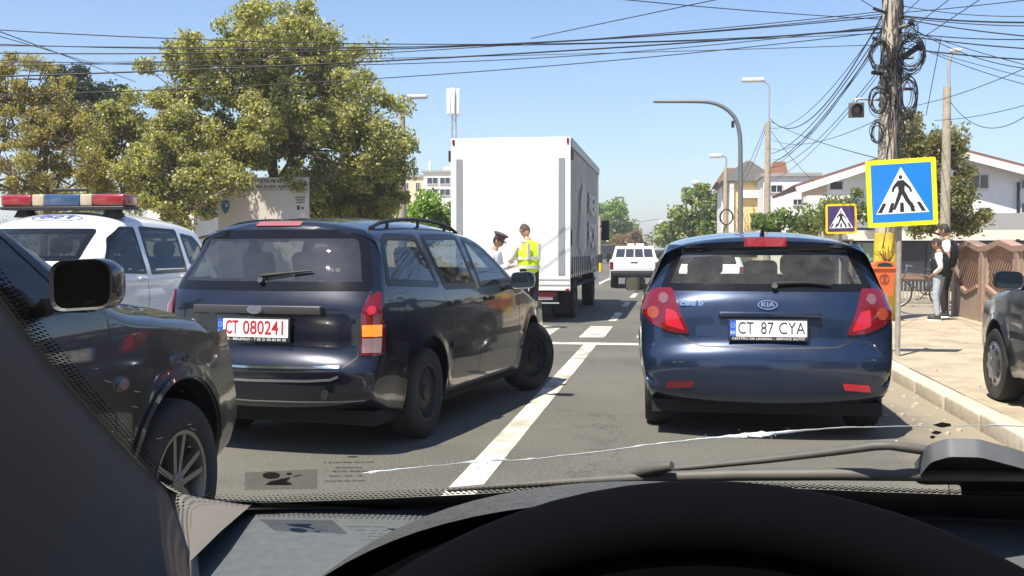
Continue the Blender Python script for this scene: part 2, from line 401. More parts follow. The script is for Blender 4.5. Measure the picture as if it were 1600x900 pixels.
def wheel(parent, x, y, z, r, w, side, style='alloy', n=5, steer=0.0, rimr=None, rimm=None):
    """x = outer face of the tyre; side +1 faces +X"""
    e = empty('wheel', (x, y, z), 0, parent); e.rotation_euler = (0, 0, steer+(0 if side > 0 else math.pi))
    rr = rimr or r*.62
    t = MB(); t.lathe([(rr-.01, -w+.02), (rr+.01, -w+.005), (r*.93, -w), (r-.006, -w+.02), (r, -w+.05), (r, -.05), (r-.006, -.02), (r*.93, 0), (rr+.02, .004), (rr, -.01), (rr-.012, -.03)], 40)
    t.build('tyre', M_TYRE, e, 50)
    m = MB(); mm = rimm or (M_STEEL if style == 'steel' else M_RIM)
    m.lathe([(rr-.004, -.012), (rr+.004, -.002), (rr-.012, -.004), (rr-.022, -.03), (rr-.03, -w+.03)], 40)
    if style == 'steel':
        m.lathe([(rr-.025, -.035), (rr*.8, -.045), (rr*.62, -.03), (rr*.55, -.022), (rr*.3, -.024), (rr*.28, -.012), (.001, -.01)], 32)
        m.cur = 1
        for k in range(10):
            a = 2*math.pi*k/10; c = Vector((-.036, rr*.74*math.cos(a), rr*.74*math.sin(a))); m.lathe([(rr*.09, .0), (.001, .001)], 10, Matrix.Translation(c))
    elif style == 'cap':
        m.lathe([(rr-.012, -.008), (rr*.86, .004), (rr*.6, .012), (rr*.34, .014), (rr*.3, .006), (.001, .008)], 36)
        m.cur = 1
        for k in range(9):
            a = 2*math.pi*k/9; T = Matrix.Rotation(a, 4, 'X') @ Matrix.Translation((.0045, 0, rr*.74)); m.prism([(-.02, -.02), (.02, -.02), (.026, .02), (-.026, .02)], .006, T @ Matrix.Rotation(R(90), 4, 'Y') @ Matrix.Rotation(R(90), 4, 'Z'))
    else:
        for k in range(n):
            for s_ in (-1, 1):
                a = 2*math.pi*k/n; T = Matrix.Rotation(a, 4, 'X')
                o = rr*.20*s_; i = rr*.07*s_
                q = [(-.05, i-.012, rr*.14), (-.05, i+.012, rr*.14), (-.022, i+.012, rr*.14), (-.022, i-.012, rr*.14), (-.035, o-.016, rr*.96), (-.035, o+.016, rr*.96), (-.008, o+.012, rr*.96), (-.008, o-.012, rr*.96)]
                m.hexa([T @ Vector(p) for p in q])
        m.lathe([(rr*.22, -.06), (rr*.22, -.018), (rr*.12, -.01), (.001, -.008)], 24)
        b = MB(); b.lathe([(rr*.72, -.09), (rr*.5, -.085), (.001, -.085)], 24); b.build('brake_disc', M_STEEL, e)
    m.build('rim', [mm, M_BLACKTX], e, 35)
    return e
def seat(parent, x, y, z, m, w=.5, rests=1, back=.62):
    b = MB(); b.box(x-w/2, x+w/2, y-.05, y+.45, z, z+.16, bev=.05)
    T = Matrix.Translation((x, y, z+.1)) @ Matrix.Rotation(R(14), 4, 'X'); b.box(-w/2, w/2, -.07, .07, 0, back, T, bev=.06)
    for k in range(rests):
        xx = 0 if rests == 1 else -w/2+w*(k+.5)/rests
        b.box(xx-.125, xx+.125, -.05, .05, back+.03, back+.2, T, bev=.045)
        b.tube([T @ Vector((xx-.05, 0, back-.02)), T @ Vector((xx-.05, 0, back+.05))], .008, 6); b.tube([T @ Vector((xx+.05, 0, back-.02)), T @ Vector((xx+.05, 0, back+.05))], .008, 6)
    return b.build('seat', m, parent, 40)
def cabin(parent, c, hw, zf, yr, yf, m, dashz, lhd=-1, belt=.9):
    b = MB(); b.box(-hw, hw, yr, yf, zf-.02, zf, None); b.build('cabin_floor', M_UNDER, parent)
    d = MB(); d.box(-hw, hw, yf-.35, yf, zf, dashz-.02, bev=.06); d.box(lhd*.36-.17, lhd*.36+.17, yf-.42, yf-.2, dashz-.06, dashz+.05, bev=.04)
    dd = d.build('dashboard', M_SEAT, parent, 40)
    s = MB(); T = Matrix.Translation((lhd*.36, yf-.55, dashz-.05)) @ Matrix.Rotation(R(-28), 4, 'X')
    ring = [T @ Vector((.19*math.cos(2*math.pi*k/28), 0, .19*math.sin(2*math.pi*k/28))) for k in range(29)]
    s.tube(ring, .016, 8, False)
    for a in (0, math.pi, -math.pi/2): s.tube([T @ Vector((.04*math.cos(a), .02, .04*math.sin(a))), T @ Vector((.185*math.cos(a), 0, .185*math.sin(a)))], .016, 6)
    s.tube([T @ Vector((0, 0, 0)), T @ Vector((0, .35, 0))], .05, 10); s.build('steering_wheel', M_TRIM, parent, 40)
    for x in (-.36, .36): seat(parent, x, yf-1.28, zf+.12, m, .5, 1, .60)
    seat(parent, 0, yr+.55, zf+.12, m, hw*1.8, 3, .56)
    for sx in (-1, 1):
        p = MB(); p.box(sx*(hw-.03), sx*hw, yr, yf-.2, zf, belt-.03, None); p.build('door_lining', m, parent)
def window(c, axis, poly, root, g, ring=.045, side=1, r=.04, trim=None, name=None):
    poly = roundpoly(poly, r); ps = [tuple(p) for p in inset(resample(poly, .03), ring*.45)]
    if axis != 'x' or side == 1: c.cut(axis, ps)
    nm = name or {'x': 'side_window', 'r': 'rear_window', 'f': 'windscreen'}[axis]
    gp = inset(resample(poly, .03), ring*.9)
    q = c.patch(nm, axis, [tuple(p) for p in gp], .0005, g, root, side, .06)
    c.strip('window_trim', axis, poly, 0, .003, trim or M_BORDER, q, side, ring=ring)
    return q
def plate(root, M, s1, bold, colm, wtxt, frame_txt=None, w=.52, h=.112, gap=None):
    b = MB(); b.box(-w/2-.012, w/2+.012, -.03, h+.01, -.012, 0, M, bev=.004); p = b.build('licence_plate', M_TRIM, root)
    q = MB(); q.prism(roundpoly([(-w/2+.042, 0), (w/2, 0), (w/2, h), (-w/2+.042, h)], .006), .004, M); q.build('plate_face', M_WHITEPL, p)
    e = MB(); e.prism([(-w/2, 0), (-w/2+.041, 0), (-w/2+.041, h), (-w/2, h)], .0045, M); e.build('country_band', M_BLUEBAND, p)
    text('country_letters', 'RO', .034, M_WHITETX, M @ Matrix.Translation((-w/2+.021, .026, .006)), p, width=.03)
    ring = MB(); T = M @ Matrix.Translation((-w/2+.021, h*.68, .005))
    for k in range(12):
        a = 2*math.pi*k/12; ring.prism([(.013*math.cos(a)+.0022*math.cos(t*math.pi/2), .013*math.sin(a)+.0022*math.sin(t*math.pi/2)) for t in range(4)], .0012, T)
    ring.build('country_stars', M_WHITETX, p)
    for body, x0, x1 in wtxt:
        text('plate_lettering', body, .118, colm, M @ Matrix.Translation(((x0+x1)/2, h/2, .0055)), p, width=(x1-x0), bold=bold or -.0004)
    if frame_txt: text('frame_lettering', frame_txt, .021, M_WHITETX, M @ Matrix.Translation((.0, -.014, .0015)), p, width=w*.94)
    return p
def mirror(root, x, y, z, side, m, sx=.20, sz=.16, back=True):
    """door mirror: rounded shell, its glass faces the rear (-Y)"""
    b = MB(); n = 9
    prof = [(0.0, .62), (.02, .92), (.05, 1.0), (.09, .9), (.12, .62), (.135, .05)]
    V = []; N = 24
    out = roundpoly([(-sx/2, -sz/2), (sx/2, -sz*.42), (sx/2, sz*.35), (sx*.3, sz/2), (-sx/2, sz*.45)], .05, 4); out = [Vector(p) for p in out]; N = len(out)
    for dy, k in [(0, .97), (.02, 1.0), (.06, .98), (.10, .85), (.125, .6), (.135, .1)]: V += [Vector((x+side*p.x*k, y+dy, z+p.y*k)) for p in out]
    F = [(i*N+k, i*N+(k+1)%N, (i+1)*N+(k+1)%N, (i+1)*N+k) for i in range(5) for k in range(N)]+[tuple(range(5*N, 6*N))]
    b.add(V, F); b.box(x-side*(sx/2+.09) if side > 0 else x+.0, x if side > 0 else x+(sx/2+.09), y+.03, y+.08, z-sz*.5, z-sz*.25, None)
    o = b.build('mirror', m, root, 50)
    g = MB(); g.add([Vector((x+side*p.x*.88, y+.008, z+p.y*.88)) for p in out], [tuple(range(N))]); g.build('mirror_glass', M_MIRRORGL, o)
    f = MB(); V = [Vector((x+side*p.x*.97, y, z+p.y*.97)) for p in out]+[Vector((x+side*p.x*.87, y+.006, z+p.y*.87)) for p in out]
    f.add(V, [(k, (k+1)%N, N+(k+1)%N, N+k) for k in range(N)]); f.build('mirror_rim', M_TRIM, o)
    return o
def wrap_px(c, loc, rz):
    Ri = Matrix.Rotation(-rz, 3, 'Z')
    def px(u, v):
        o = Ri @ (EYE-Vector(loc)); d = (Ri @ ray(u, v)).normalized(); h, n, i, ds = c.tree.ray_cast(o, d)
        if h is None: h, n, i, ds = c.tree.find_nearest(o+d*(Vector(loc)-EYE).length)
        return h
    return px
def ellipse(cx, cy, rx, ry, n=20): return [(cx+rx*math.cos(2*math.pi*k/n), cy+ry*math.sin(2*math.pi*k/n)) for k in range(n)]
def paint(name, col, dirt=(.17, .15, .12), amt=.05, rough=.30, metal=.5): return mat(name, col, rough, metal, 1.0, dirt=dirt, dirt_amt=amt)

# ================================================================ the blue hatchback in front
P_BLUE = paint('blue_metallic_paint', (.011, .025, .062), amt=.07)
def blue_hatchback():
    loc = (.66, 7.2, 0); root = empty('hatchback_car', loc)
    tag(root, 'dark blue hatchback stopped in the lane ahead, white plate CT 87 CYA', 'car')
    c = Car([(.24,.23),(.12,.25),(.04,.32),(.0,.46),(.0,.56),(.03,.645),(.075,.70),(.09,.78),(.115,.90),(.15,1.0),(.22,1.09),(.33,1.235),(.40,1.335),(.36,1.40),(.40,1.425),(.62,1.445),(1.0,1.475),(1.5,1.485),(2.1,1.465),(2.6,1.37),(3.0,1.20),(3.3,1.05),(3.6,.97),(3.95,.85),(4.12,.73),(4.22,.58),(4.235,.45),(4.2,.3),(4.05,.22)],
            [.83, 3.48], .31, .365, .22, [(.18,.79),(.3,.85),(.45,.89),(.6,.912),(.8,.915),(.92,.905),(1.0,.88),(1.06,.85),(1.15,.81),(1.3,.745),(1.42,.685),(1.5,.62)], Rend=.20, Crear=.06)
    px = wrap_px(c, loc, 0)
    def rr(pts): return [(px(u, v).x, px(u, v).z) for u, v in pts]
    mir = lambda P: [(-x, z) for x, z in P][::-1]
    rw = [(-.745,1.045),(.745,1.045),(.725,1.10),(.625,1.35),(-.625,1.35),(-.725,1.10)]
    window(c, 'r', rw, root, G_KIA, .05, r=.05)
    window(c, 'f', [(-.66,1.06),(.66,1.06),(.56,1.37),(-.56,1.37)], root, G_KIA, .04)
    for s_ in (1, -1):
        window(c, 'x', [(2.98,.985),(1.86,.965),(1.86,1.375),(2.25,1.37),(2.55,1.27)], root, G_KIA, side=s_)
        window(c, 'x', [(1.78,.965),(.98,.975),(.94,1.06),(1.12,1.33),(1.78,1.375)], root, G_KIA, side=s_)
        window(c, 'x', [(.90,1.02),(.60,1.07),(.72,1.26),(1.02,1.31)], root, G_KIA, .035, side=s_)
    c.body(P_BLUE, root)
    # tail lamps
    L = [(-.875,.93),(-.86,1.0),(-.77,1.055),(-.655,1.06),(-.60,.90),(-.535,.745),(-.66,.752),(-.79,.80),(-.85,.86)]
    for s_ in (-1, 1):
        P = roundpoly(L if s_ < 0 else mir(L), .02); t = c.patch('tail_light', 'r', P, .012, M_RED, root, 1, .03, .01)
        c.patch('reversing_lens', 'r', ellipse(s_*.715, .985, .034, .036), .015, mat('lamp_smoky', (.15, .07, .08), .12, coat=1), t, 1, .02, .004)
        c.patch('indicator_lens', 'r', ellipse(s_*.785, .885, .042, .042), .015, M_AMBER, t, 1, .02, .004)
        c.patch('brake_lens', 'r', roundpoly([(s_*.70,.80),(s_*.565,.765),(s_*.63,.90),(s_*.70,.92)], .02), .0145, M_REDLIT, t, 1, .02, .004)
        f = [(s_*.68,.405),(s_*.50,.42),(s_*.515,.375),(s_*.70,.355)]; c.patch('rear_reflector', 'r', f, .006, M_RED if s_ < 0 else M_REDLIT, root, 1, .03, .004)  # right reflector takes the glowing lamp red though it is no lamp
    c.patch('brake_light', 'r', roundpoly([(-.15,1.375),(.15,1.375),(.145,1.405),(-.145,1.405)], .006), .024, mat('high_lamp_red', (.30, .006, .02), .15, coat=1), root, 1, .03, .006)
    # tailgate gap, bumper crease and lower bumper
    c.strip('tailgate_gap', 'r', [(-.62,.745),(-.56,.70),(-.47,.665),(0,.655),(.47,.665),(.56,.70),(.62,.745)], .011, .0006, M_BLACKTX, root)
    c.strip('bumper_crease', 'r', [(-.80,.50),(-.70,.40),(-.60,.345),(0,.335),(.60,.345),(.70,.40),(.80,.50)], .012, .003, P_BLUE, root)
    hb = MB(); hb.box(-.335, .355, -.004, .05, .865, .905, Matrix.Translation((0, .082, 0)), bev=.008); hb.build('tailgate_grip', P_BLUE, root, 40)
    Mp = upright((.0, .055, .735), 0, R(-6)); plate(root, Mp, None, None, M_BLACKTX, [('CT', -.205, -.10), ('87', -.05, .035), ('CYA', .07, .245)], 'CENTRU DE LEASING - SERVICE AUTO')
    h, n = c.hit('r', 0, .955); Mb = upright((0, h.y-.006, .952), 0, R(-14))
    b = MB(); b.prism(ellipse(0, 0, .068, .034, 32), .008, Mb); bd = b.build('badge', M_CHROME, root, 40)
    b = MB(); b.prism(ellipse(0, 0, .061, .028, 32), .0025, Mb @ Matrix.Translation((0, 0, .008))); b.build('badge_face', mat('badge_dark', (.03, .03, .05), .3), bd)
    text('badge_lettering', 'KIA', .045, M_CHROME, Mb @ Matrix.Translation((0, 0, .0115)), bd, .001, .09, .001)
    h, n = c.hit('r', -.52, .96); text('model_lettering', "cee'd", .055, M_CHROME, upright((-.52, h.y-.006, .958), R(-6), R(-14)), root, .003, .165, .002)
    # wiper
    b = MB(); pts = []
    for k in range(9):
        x = .04+.40*k/8; z = 1.085+.025*math.sin(k/8*2.2)-.03*k/8; h, n = c.hit('r', x, z); pts.append(h+n*.022)
    b.tube(pts, [.016, .018, .017, .015, .013, .011, .010, .009, .007], 8); h, n = c.hit('r', .05, 1.06); b.tube([h-n*.01, h+n*.04], .022, 12); b.build('rear_wiper', M_TRIM, root, 40)
    b = MB(); b.tube([(0, .62, 1.44), (0, .60, 1.475), (0, .55, 1.52)], [.02, .012, .004], 8); b.build('aerial', M_TRIM, root, 50)
    for x, s_ in ((.885, 1), (-.885, -1)):
        for y in (.83, 3.48): wheel(root, x-.03*s_, y, .315, .315, .21, s_, 'alloy', 5)
    mirror(root, -1.0, 2.42, 1.02, -1, M_TRIM, .19, .15); mirror(root, 1.0, 2.42, 1.02, 1, M_TRIM, .19, .15)
    b = MB(); b.box(-.80, .80, .25, 4.0, .17, .26, None); b.build('underbody', M_UNDER, root)
    for s_ in (1, -1):
        c.strip('door_gap', 'x', [(1.84,1.0),(1.84,.5),(1.86,.33)], .006, .0006, M_BLACKTX, root, s_)
        c.strip('door_gap', 'x', [(1.02,1.0),(1.05,.8),(1.2,.6),(1.25,.33)], .006, .0006, M_BLACKTX, root, s_)
    cabin(root, c, .70, .30, .35, 3.1, M_SEAT, .98)
    b = MB(); b.box(-.12, .12, 2.52, 2.55, 1.27, 1.34, bev=.012); b.build('rear_view_mirror', M_TRIM, root, 40)
    b = MB(); b.box(-.66, .66, .45, .80, .93, .95); b.build('parcel_shelf', M_SEAT, root)
    return root, c
blue_car, _c = blue_hatchback()

# ================================================================ the dark estate car on the left
P_NAVY = paint('navy_paint', (.006, .008, .019), amt=.04)
def estate():
    loc = (-2.68, 6.22, 0); rz = R(-8.8); root = empty('estate_car', loc, rz); root.scale = (1, 1, 1.05)
    tag(root, 'dark navy estate car with red-lettered plate CT 080241, angled towards the lane line', 'car')
    c = Car([(.22,.27),(.10,.29),(.03,.36),(.0,.50),(.01,.58),(.045,.625),(.075,.66),(.085,.78),(.10,.93),(.13,1.0),(.218,1.16),(.335,1.33),(.372,1.43),(.42,1.455),(.6,1.475),(1.2,1.505),(2.0,1.49),(2.5,1.42),(2.85,1.28),(3.3,1.05),(3.5,.985),(3.9,.88),(4.2,.77),(4.36,.66),(4.45,.52),(4.46,.4),(4.4,.28),(4.2,.22)],
            [.99, 3.60], .31, .37, .22, [(.18,.77),(.3,.81),(.45,.838),(.6,.848),(.8,.85),(.92,.838),(.99,.82),(1.06,.795),(1.2,.74),(1.35,.675),(1.46,.62),(1.52,.58)], Rend=.15, Crear=.05, kf=.16)
    px = wrap_px(c, loc, rz)
    sp = lambda pts: [(px(u, v).y, px(u, v).z) for u, v in pts]
    window(c, 'r', [(-.735,1.02),(.735,1.02),(.72,1.09),(.60,1.40),(-.60,1.40),(-.72,1.09)], root, G_FORD, .055, r=.06)
    window(c, 'f', [(-.62,1.08),(.62,1.08),(.54,1.40),(-.54,1.40)], root, G_FORD, .04)
    for s_ in (1, -1):
        window(c, 'x', [(3.02,1.0),(2.13,.985),(2.08,1.375),(2.35,1.37),(2.62,1.26)], root, G_FORD, side=s_)
        window(c, 'x', [(2.04,.98),(1.36,.99),(1.24,1.385),(1.98,1.395)], root, G_FORD, side=s_)
        window(c, 'x', [(1.26,1.01),(.42,1.05),(.55,1.34),(.66,1.38),(1.14,1.38)], root, G_FORD, side=s_)
    c.body(P_NAVY, root)
    for s_ in (-1, 1):
        lx = sorted([(.70,.63),(.835,.63)])
        P = roundpoly([(s_*.705,.63),(s_*.812,.63),(s_*.814,.80),(s_*.785,.985),(s_*.765,1.02),(s_*.73,.98),(s_*.702,.90)], .015)
        t = c.patch('tail_light', 'r', P, .012, M_RED, root, 1, .03, .01)
        lit = s_ > 0
        c.patch('indicator_lens', 'r', [(s_*.712,.745),(s_*.806,.745),(s_*.806,.815),(s_*.710,.815)], .0145, M_AMBERLIT if lit else M_AMBER, t, 1, .03, .004)
        c.patch('reversing_lens', 'r', [(s_*.714,.645),(s_*.804,.645),(s_*.806,.735),(s_*.712,.735)], .0145, M_CLEAR, t, 1, .03, .004)
        if lit: c.patch('brake_lens', 'r', ellipse(.755, .90, .022, .026), .016, M_REDLIT, t, 1, .02, .004)
    c.patch('brake_light', 'r', roundpoly([(-.17,1.425),(.17,1.425),(.165,1.45),(-.165,1.45)], .006), .008, mat('brake_lamp_faded', (.30, .09, .08), .3, coat=1), root, 1, .04, .006)
    b = MB(); h, n = c.hit('r', 0, .905); b.box(-.47, .47, h.y-.022, h.y+.02, .875, .93, bev=.008); b.build('tailgate_grip', mat('strip_grey', (.06, .06, .065), .4, .3), root, 40)
    Mb = upright((0, h.y-.026, .903), 0, R(-4)); b = MB(); b.prism(ellipse(0, 0, .055, .025, 32), .006, Mb); bd = b.build('badge', M_CHROME, root, 40)
    b = MB(); b.prism(ellipse(0, 0, .047, .019, 32), .0025, Mb @ Matrix.Translation((0, 0, .006))); b.build('badge_face', mat('badge_grey', (.12, .13, .16), .35), bd)
    Mp = upright((-.01, .055, .735), 0, R(-3)); plate(root, Mp, None, .0012, M_REDTX, [('CT', -.20, -.105), ('080241', -.06, .235)], 'ZELLE - BIELEFELD - T 05 21 05 00 89 30')
    c.strip('tailgate_gap', 'r', [(-.73,1.02),(-.70,.85),(-.69,.62),(-.60,.545),(-.35,.535),(0,.53),(.35,.535),(.60,.545),(.69,.62),(.70,.85),(.73,1.02)], .008, .0006, M_BLACKTX, root)
    c.strip('bumper_edge', 'r', [(-.70,.485),(-.4,.478),(0,.475),(.4,.48),(.55,.49),(.60,.51)], .014, .006, mat('bright_crease_metal', (.4, .4, .42), .3, .8), root)  # bright crease lines of the bumper put on as pale metal strips
    c.strip('bumper_edge', 'r', [(-.74,.36),(-.4,.35),(0,.345),(.4,.35),(.74,.36)], .007, .004, mat('bright_crease_metal', (.4, .4, .42), .3, .8), root)
    c.strip('boot_sill', 'r', [(-.6,.565),(0,.555),(.6,.565)], .014, .004, M_CHROME, root)
    Mt = upright((.54, -.002, .405)); b = MB(); b.prism(ellipse(0, 0, .036, .038, 20), .004, Mt); tc = b.build('towing_cap', M_CHROME, root); b = MB(); b.prism(ellipse(0, 0, .025, .028, 20), .003, Mt @ Matrix.Translation((0, 0, .004))); b.build('cap_face', M_TRIM, tc)
    pts = []
    b = MB()
    for k in range(9):
        x = -.02+.36*k/8; z = 1.10+.035*k/8; h, n = c.hit('r', x, z); pts.append(h+n*.02)
    b.tube(pts, [.014, .016, .014, .012, .010, .010, .009, .008, .006], 8); h, n = c.hit('r', 0, 1.07); b.tube([h-n*.01, h+n*.035], .02, 12); b.build('rear_wiper', M_TRIM, root, 40)
    for s_ in (-1, 1):
        b = MB(); pts = []
        for k in range(13):
            y = .62+1.65*k/12; h, n = c.hit('z', s_*.56, y); pts.append(h+Vector((0, 0, .045*math.sin(math.pi*k/12)**.45+.004)))
        b.tube(pts, .013, 8)
        for k in (2, 6, 10): b.tube([pts[k], pts[k]-Vector((0, 0, .06))], .012, 6)
        b.build('roof_rail', M_TRIM, root, 50)
        c.strip('side_moulding', 'x', [(1.42,.60),(2.0,.61),(2.6,.61),(3.15,.60)], .045, .008, mat('moulding', (.02, .02, .024), .35), root, s_)
        c.strip('door_gap', 'x', [(2.08,1.0),(2.08,.6),(2.10,.3)], .007, .0006, M_BLACKTX, root, s_)
        c.strip('door_gap', 'x', [(1.31,1.0),(1.36,.85),(1.48,.62),(1.50,.3)], .007, .0006, M_BLACKTX, root, s_)
        c.strip('door_gap', 'x', [(3.07,1.02),(3.12,.8),(3.14,.3)], .007, .0006, M_BLACKTX, root, s_)
        for y in (1.48, 2.28):
            h, n = c.hit('x', y, .90, s_); b = MB(); b.box(h.x-.012, h.x+s_*.03 if s_ > 0 else h.x+.012, y-.07, y+.09, .88, .915, bev=.008) if s_ > 0 else b.box(h.x-.03, h.x+.012, y-.07, y+.09, .88, .915, bev=.008)
            b.build('door_handle', M_TRIM, root, 40)
    c.patch('fuel_flap', 'x', roundpoly([(.62,.80),(.80,.80),(.80,.96),(.62,.96)], .03), .002, P_NAVY, root, 1, .05, .002)
    wheel(root, .83, .99, .31, .31, .20, 1, 'steel'); wheel(root, -.83, .99, .31, .31, .20, -1, 'steel')
    wheel(root, .85, 3.60, .31, .31, .20, 1, 'steel', steer=R(-24)); wheel(root, -.81, 3.60, .31, .31, .20, -1, 'steel', steer=R(-24))
    mirror(root, .97, 2.80, 1.02, 1, P_NAVY, .21, .15); mirror(root, -.97, 2.80, 1.02, -1, P_NAVY, .21, .15)
    b = MB(); b.box(-.74, .74, .3, 4.1, .18, .27); b.build('underbody', M_UNDER, root)
    cabin(root, c, .68, .30, .4, 3.2, M_SEATL, 1.0)
estate()

# ================================================================ two SUVs of one shape: a white patrol car and the black one alongside
def suv(loc, rz, pm, glassm, rimm, my=2.60, mz=1.13):
    root = empty('suv_car', loc, rz)
    c = Car([(.24,.36),(.10,.38),(.02,.46),(.0,.62),(.03,.80),(.06,1.0),(.12,1.14),(.24,1.36),(.36,1.54),(.5,1.60),(.9,1.66),(1.5,1.695),(2.0,1.68),(2.35,1.60),(2.55,1.50),(2.8,1.36),(3.18,1.14),(3.4,1.10),(3.8,1.05),(4.0,.97),(4.14,.86),(4.25,.74),(4.33,.60),(4.35,.48),(4.28,.37),(4.12,.30)],
            [.82, 3.49], .345, .405, .31, [(.25,.80),(.4,.855),(.55,.885),(.7,.89),(.85,.89),(1.0,.882),(1.09,.86),(1.16,.83),(1.3,.775),(1.45,.715),(1.6,.65),(1.7,.60)], Rend=.2, Crear=.06, zm=.92, belt=1.08, clampr=.36, kf=.10)
    window(c, 'f', [(-.68,1.18),(.68,1.18),(.63,1.33),(.57,1.50),(-.57,1.50),(-.63,1.33)], root, glassm, .05, r=.05)
    window(c, 'r', [(-.60,1.16),(.60,1.16),(.54,1.48),(-.54,1.48)], root, glassm, .05)
    for s_ in (1, -1):
        window(c, 'x', [(2.86,1.07),(2.02,1.035),(1.94,1.53),(2.22,1.525),(2.50,1.40)], root, glassm, .036, side=s_)
        window(c, 'x', [(1.93,1.03),(1.12,1.04),(1.04,1.52),(1.84,1.54)], root, glassm, .036, side=s_)
        window(c, 'x', [(1.00,1.12),(.50,1.15),(.55,1.36),(.66,1.45),(.97,1.48)], root, glassm, side=s_)
        for ln in ([(2.01,1.07),(2.01,.5),(2.03,.36)], [(1.06,1.08),(1.10,.85),(1.24,.68),(1.27,.36)], [(2.95,1.12),(2.98,.8),(3.0,.36)]): c.strip('door_gap', 'x', ln, .007, .0006, M_BLACKTX, root, s_)
        for y in (1.22, 2.12):
            h, n = c.hit('x', y, 1.0, s_); b = MB(); b.box(h.x-.03 if s_ < 0 else h.x-.012, h.x+.03 if s_ > 0 else h.x+.012, y-.07, y+.09, .98, 1.012, bev=.008); b.build('door_handle', pm, root, 40)
        c.strip('sill_trim', 'x', [(1.26,.37),(3.05,.37)], .07, .005, M_TRIM, root, s_)
        P = roundpoly([(s_*.60,.80),(s_*.84,.78),(s_*.80,.98),(s_*.62,.94)], .03); c.patch('headlight', 'f', P, .006, M_CLEAR, root, 1, .04, .008)
        P = roundpoly([(s_*.72,.78),(s_*.84,.78),(s_*.83,1.08),(s_*.74,1.08)], .02); c.patch('tail_light', 'r', P, .008, M_RED, root, 1, .04, .008)
        for y in (.82, 3.49):
            wheel(root, s_*.875, y, .34, .34, .22, s_, 'alloy', 5, rimm=rimm)
            a = [(y+.425*math.cos(t), .345+.425*math.sin(t)) for t in [math.pi*k/24 for k in range(25)]]; c.strip('arch_flare', 'x', a, .045, .010, pm, root, s_)
        mirror(root, s_*1.0, my, mz+.03, s_, pm, .215, .17)
    c.body(pm, root)
    c.patch('grille', 'f', roundpoly([(-.5,.80),(.5,.80),(.45,.92),(-.45,.92)], .03), .004, M_TRIM, root, 1, .05, .004)
    c.patch('lower_grille', 'f', roundpoly([(-.55,.45),(.55,.45),(.6,.62),(-.6,.62)], .03), .004, M_TRIM, root, 1, .05, .004)
    b = MB(); b.box(-.78, .78, .3, 4.0, .26, .36); b.build('underbody', M_UNDER, root)
    cabin(root, c, .70, .42, .4, 3.05, M_SEAT, 1.05, belt=1.05)
    return root, c
P_WHITE = mat('white_car_paint', (.74, .75, .76), .25, 0, 1.0, dirt=(.4, .36, .3), dirt_amt=.12)
P_BLACK = paint('black_car_paint', (.006, .006, .007), amt=.09, metal=.1)
root, c = suv((-6.50, 12.4, 0), R(180), P_WHITE, G_DARK, M_RIM, 3.0, 1.08)
root.scale = (1.04, 1.04, 1.04)
tag(root, 'white patrol SUV facing the traffic with a red, white and blue light bar', 'car')
c.strip('roof_stripe', 'x', [(2.02,1.50),(1.97,1.60)], .05, .002, mat('stripe_grey', (.10, .10, .14), .5), root, 1)
for s_ in (): c.strip('blue_band', 'x', [(.5,.76),(1.5,.76),(2.9,.77)], .13, .002, mat('band_blue', (.03, .10, .42), .4), root, s_)
h, n = c.hit('z', 0, 2.25)
pts = [(c.hit('z', .27*math.cos(a)-.05, 2.30+.10*math.sin(a))[0]+Vector((0, 0, .003))) for a in [2*math.pi*k/40 for k in range(41)]]
b = MB(); b.tube(pts, .006, 5, False); ov = b.build('number_oval', mat('oval_blue', (.08, .12, .35), .5), root)
Mt = Matrix.Translation((-.05, 2.29, c.hit('z', 0, 2.30)[0].z+.012)) @ Matrix.Rotation(R(180), 4, 'Z') @ Matrix.Rotation(R(16), 4, 'X')
text('roof_number', '021', .17, mat('oval_blue', (.08, .12, .35), .5), Mt, root, .001, .34, .002)
# light bar: its own red, white and blue lenses
lb = empty('light_bar', (0, 2.0, 1.64), 0, root)
bb = MB(); bb.box(-.70, .70, -.15, .15, .065, .10, bev=.012)
for x in (-.5, .5): bb.hexa([Vector(p) for p in ((x-.09,-.08,-.01),(x+.09,-.08,-.01),(x+.09,.08,-.01),(x-.09,.08,-.01),(x-.05,-.06,.07),(x+.05,-.06,.07),(x+.05,.06,.07),(x-.05,.06,.07))])
bb.build('light_bar_base', M_TRIM, lb, 40)
lr = mat('beacon_red', (.26, .02, .03), .2, coat=1, var=.1); lw = mat('beacon_white', (.46, .38, .27), .25, coat=1); lblu = mat('beacon_blue', (.04, .08, .17), .2, coat=1, var=.15)
for x0, x1, m in ((-.70,-.34,lr),(-.338,-.202,lw),(-.20,.20,lblu),(.202,.338,lw),(.34,.70,lr)):
    q = MB(); q.box(x0, x1, -.14, .14, .10, .225, bev=.016 if m is not lr else .03); q.build('beacon_lens', m, lb, 40)
q = MB(); q.tube([(-.2,-.02,.20),(-.2,-.02,.285),(.2,-.02,.285),(.2,-.02,.20)], .009, 6); q.box(-.2, .2, -.02, .0, .26, .285); q.build('speaker_frame', M_TRIM, lb)
root2, c2 = suv((-2.93, .31, 0), 0, P_BLACK, G_DARK, mat('dusty_alloy', (.22, .21, .19), .45, .8))
root2.scale = (1.05, 1.05, 1.05)
tag(root2, 'black SUV alongside at the left, only its dusty front wing, mirror and wheel in view', 'car')
h, n = c2.hit('x', 3.02, .80, 1); M_ = Matrix.Translation(h) @ Matrix.Rotation(R(90), 4, 'Z') @ Matrix.Rotation(R(90), 4, 'X')
b = MB(); b.prism(ellipse(0, 0, .036, .026, 24), .012, M_); sr = b.build('side_indicator', M_CHROME, root2, 40)
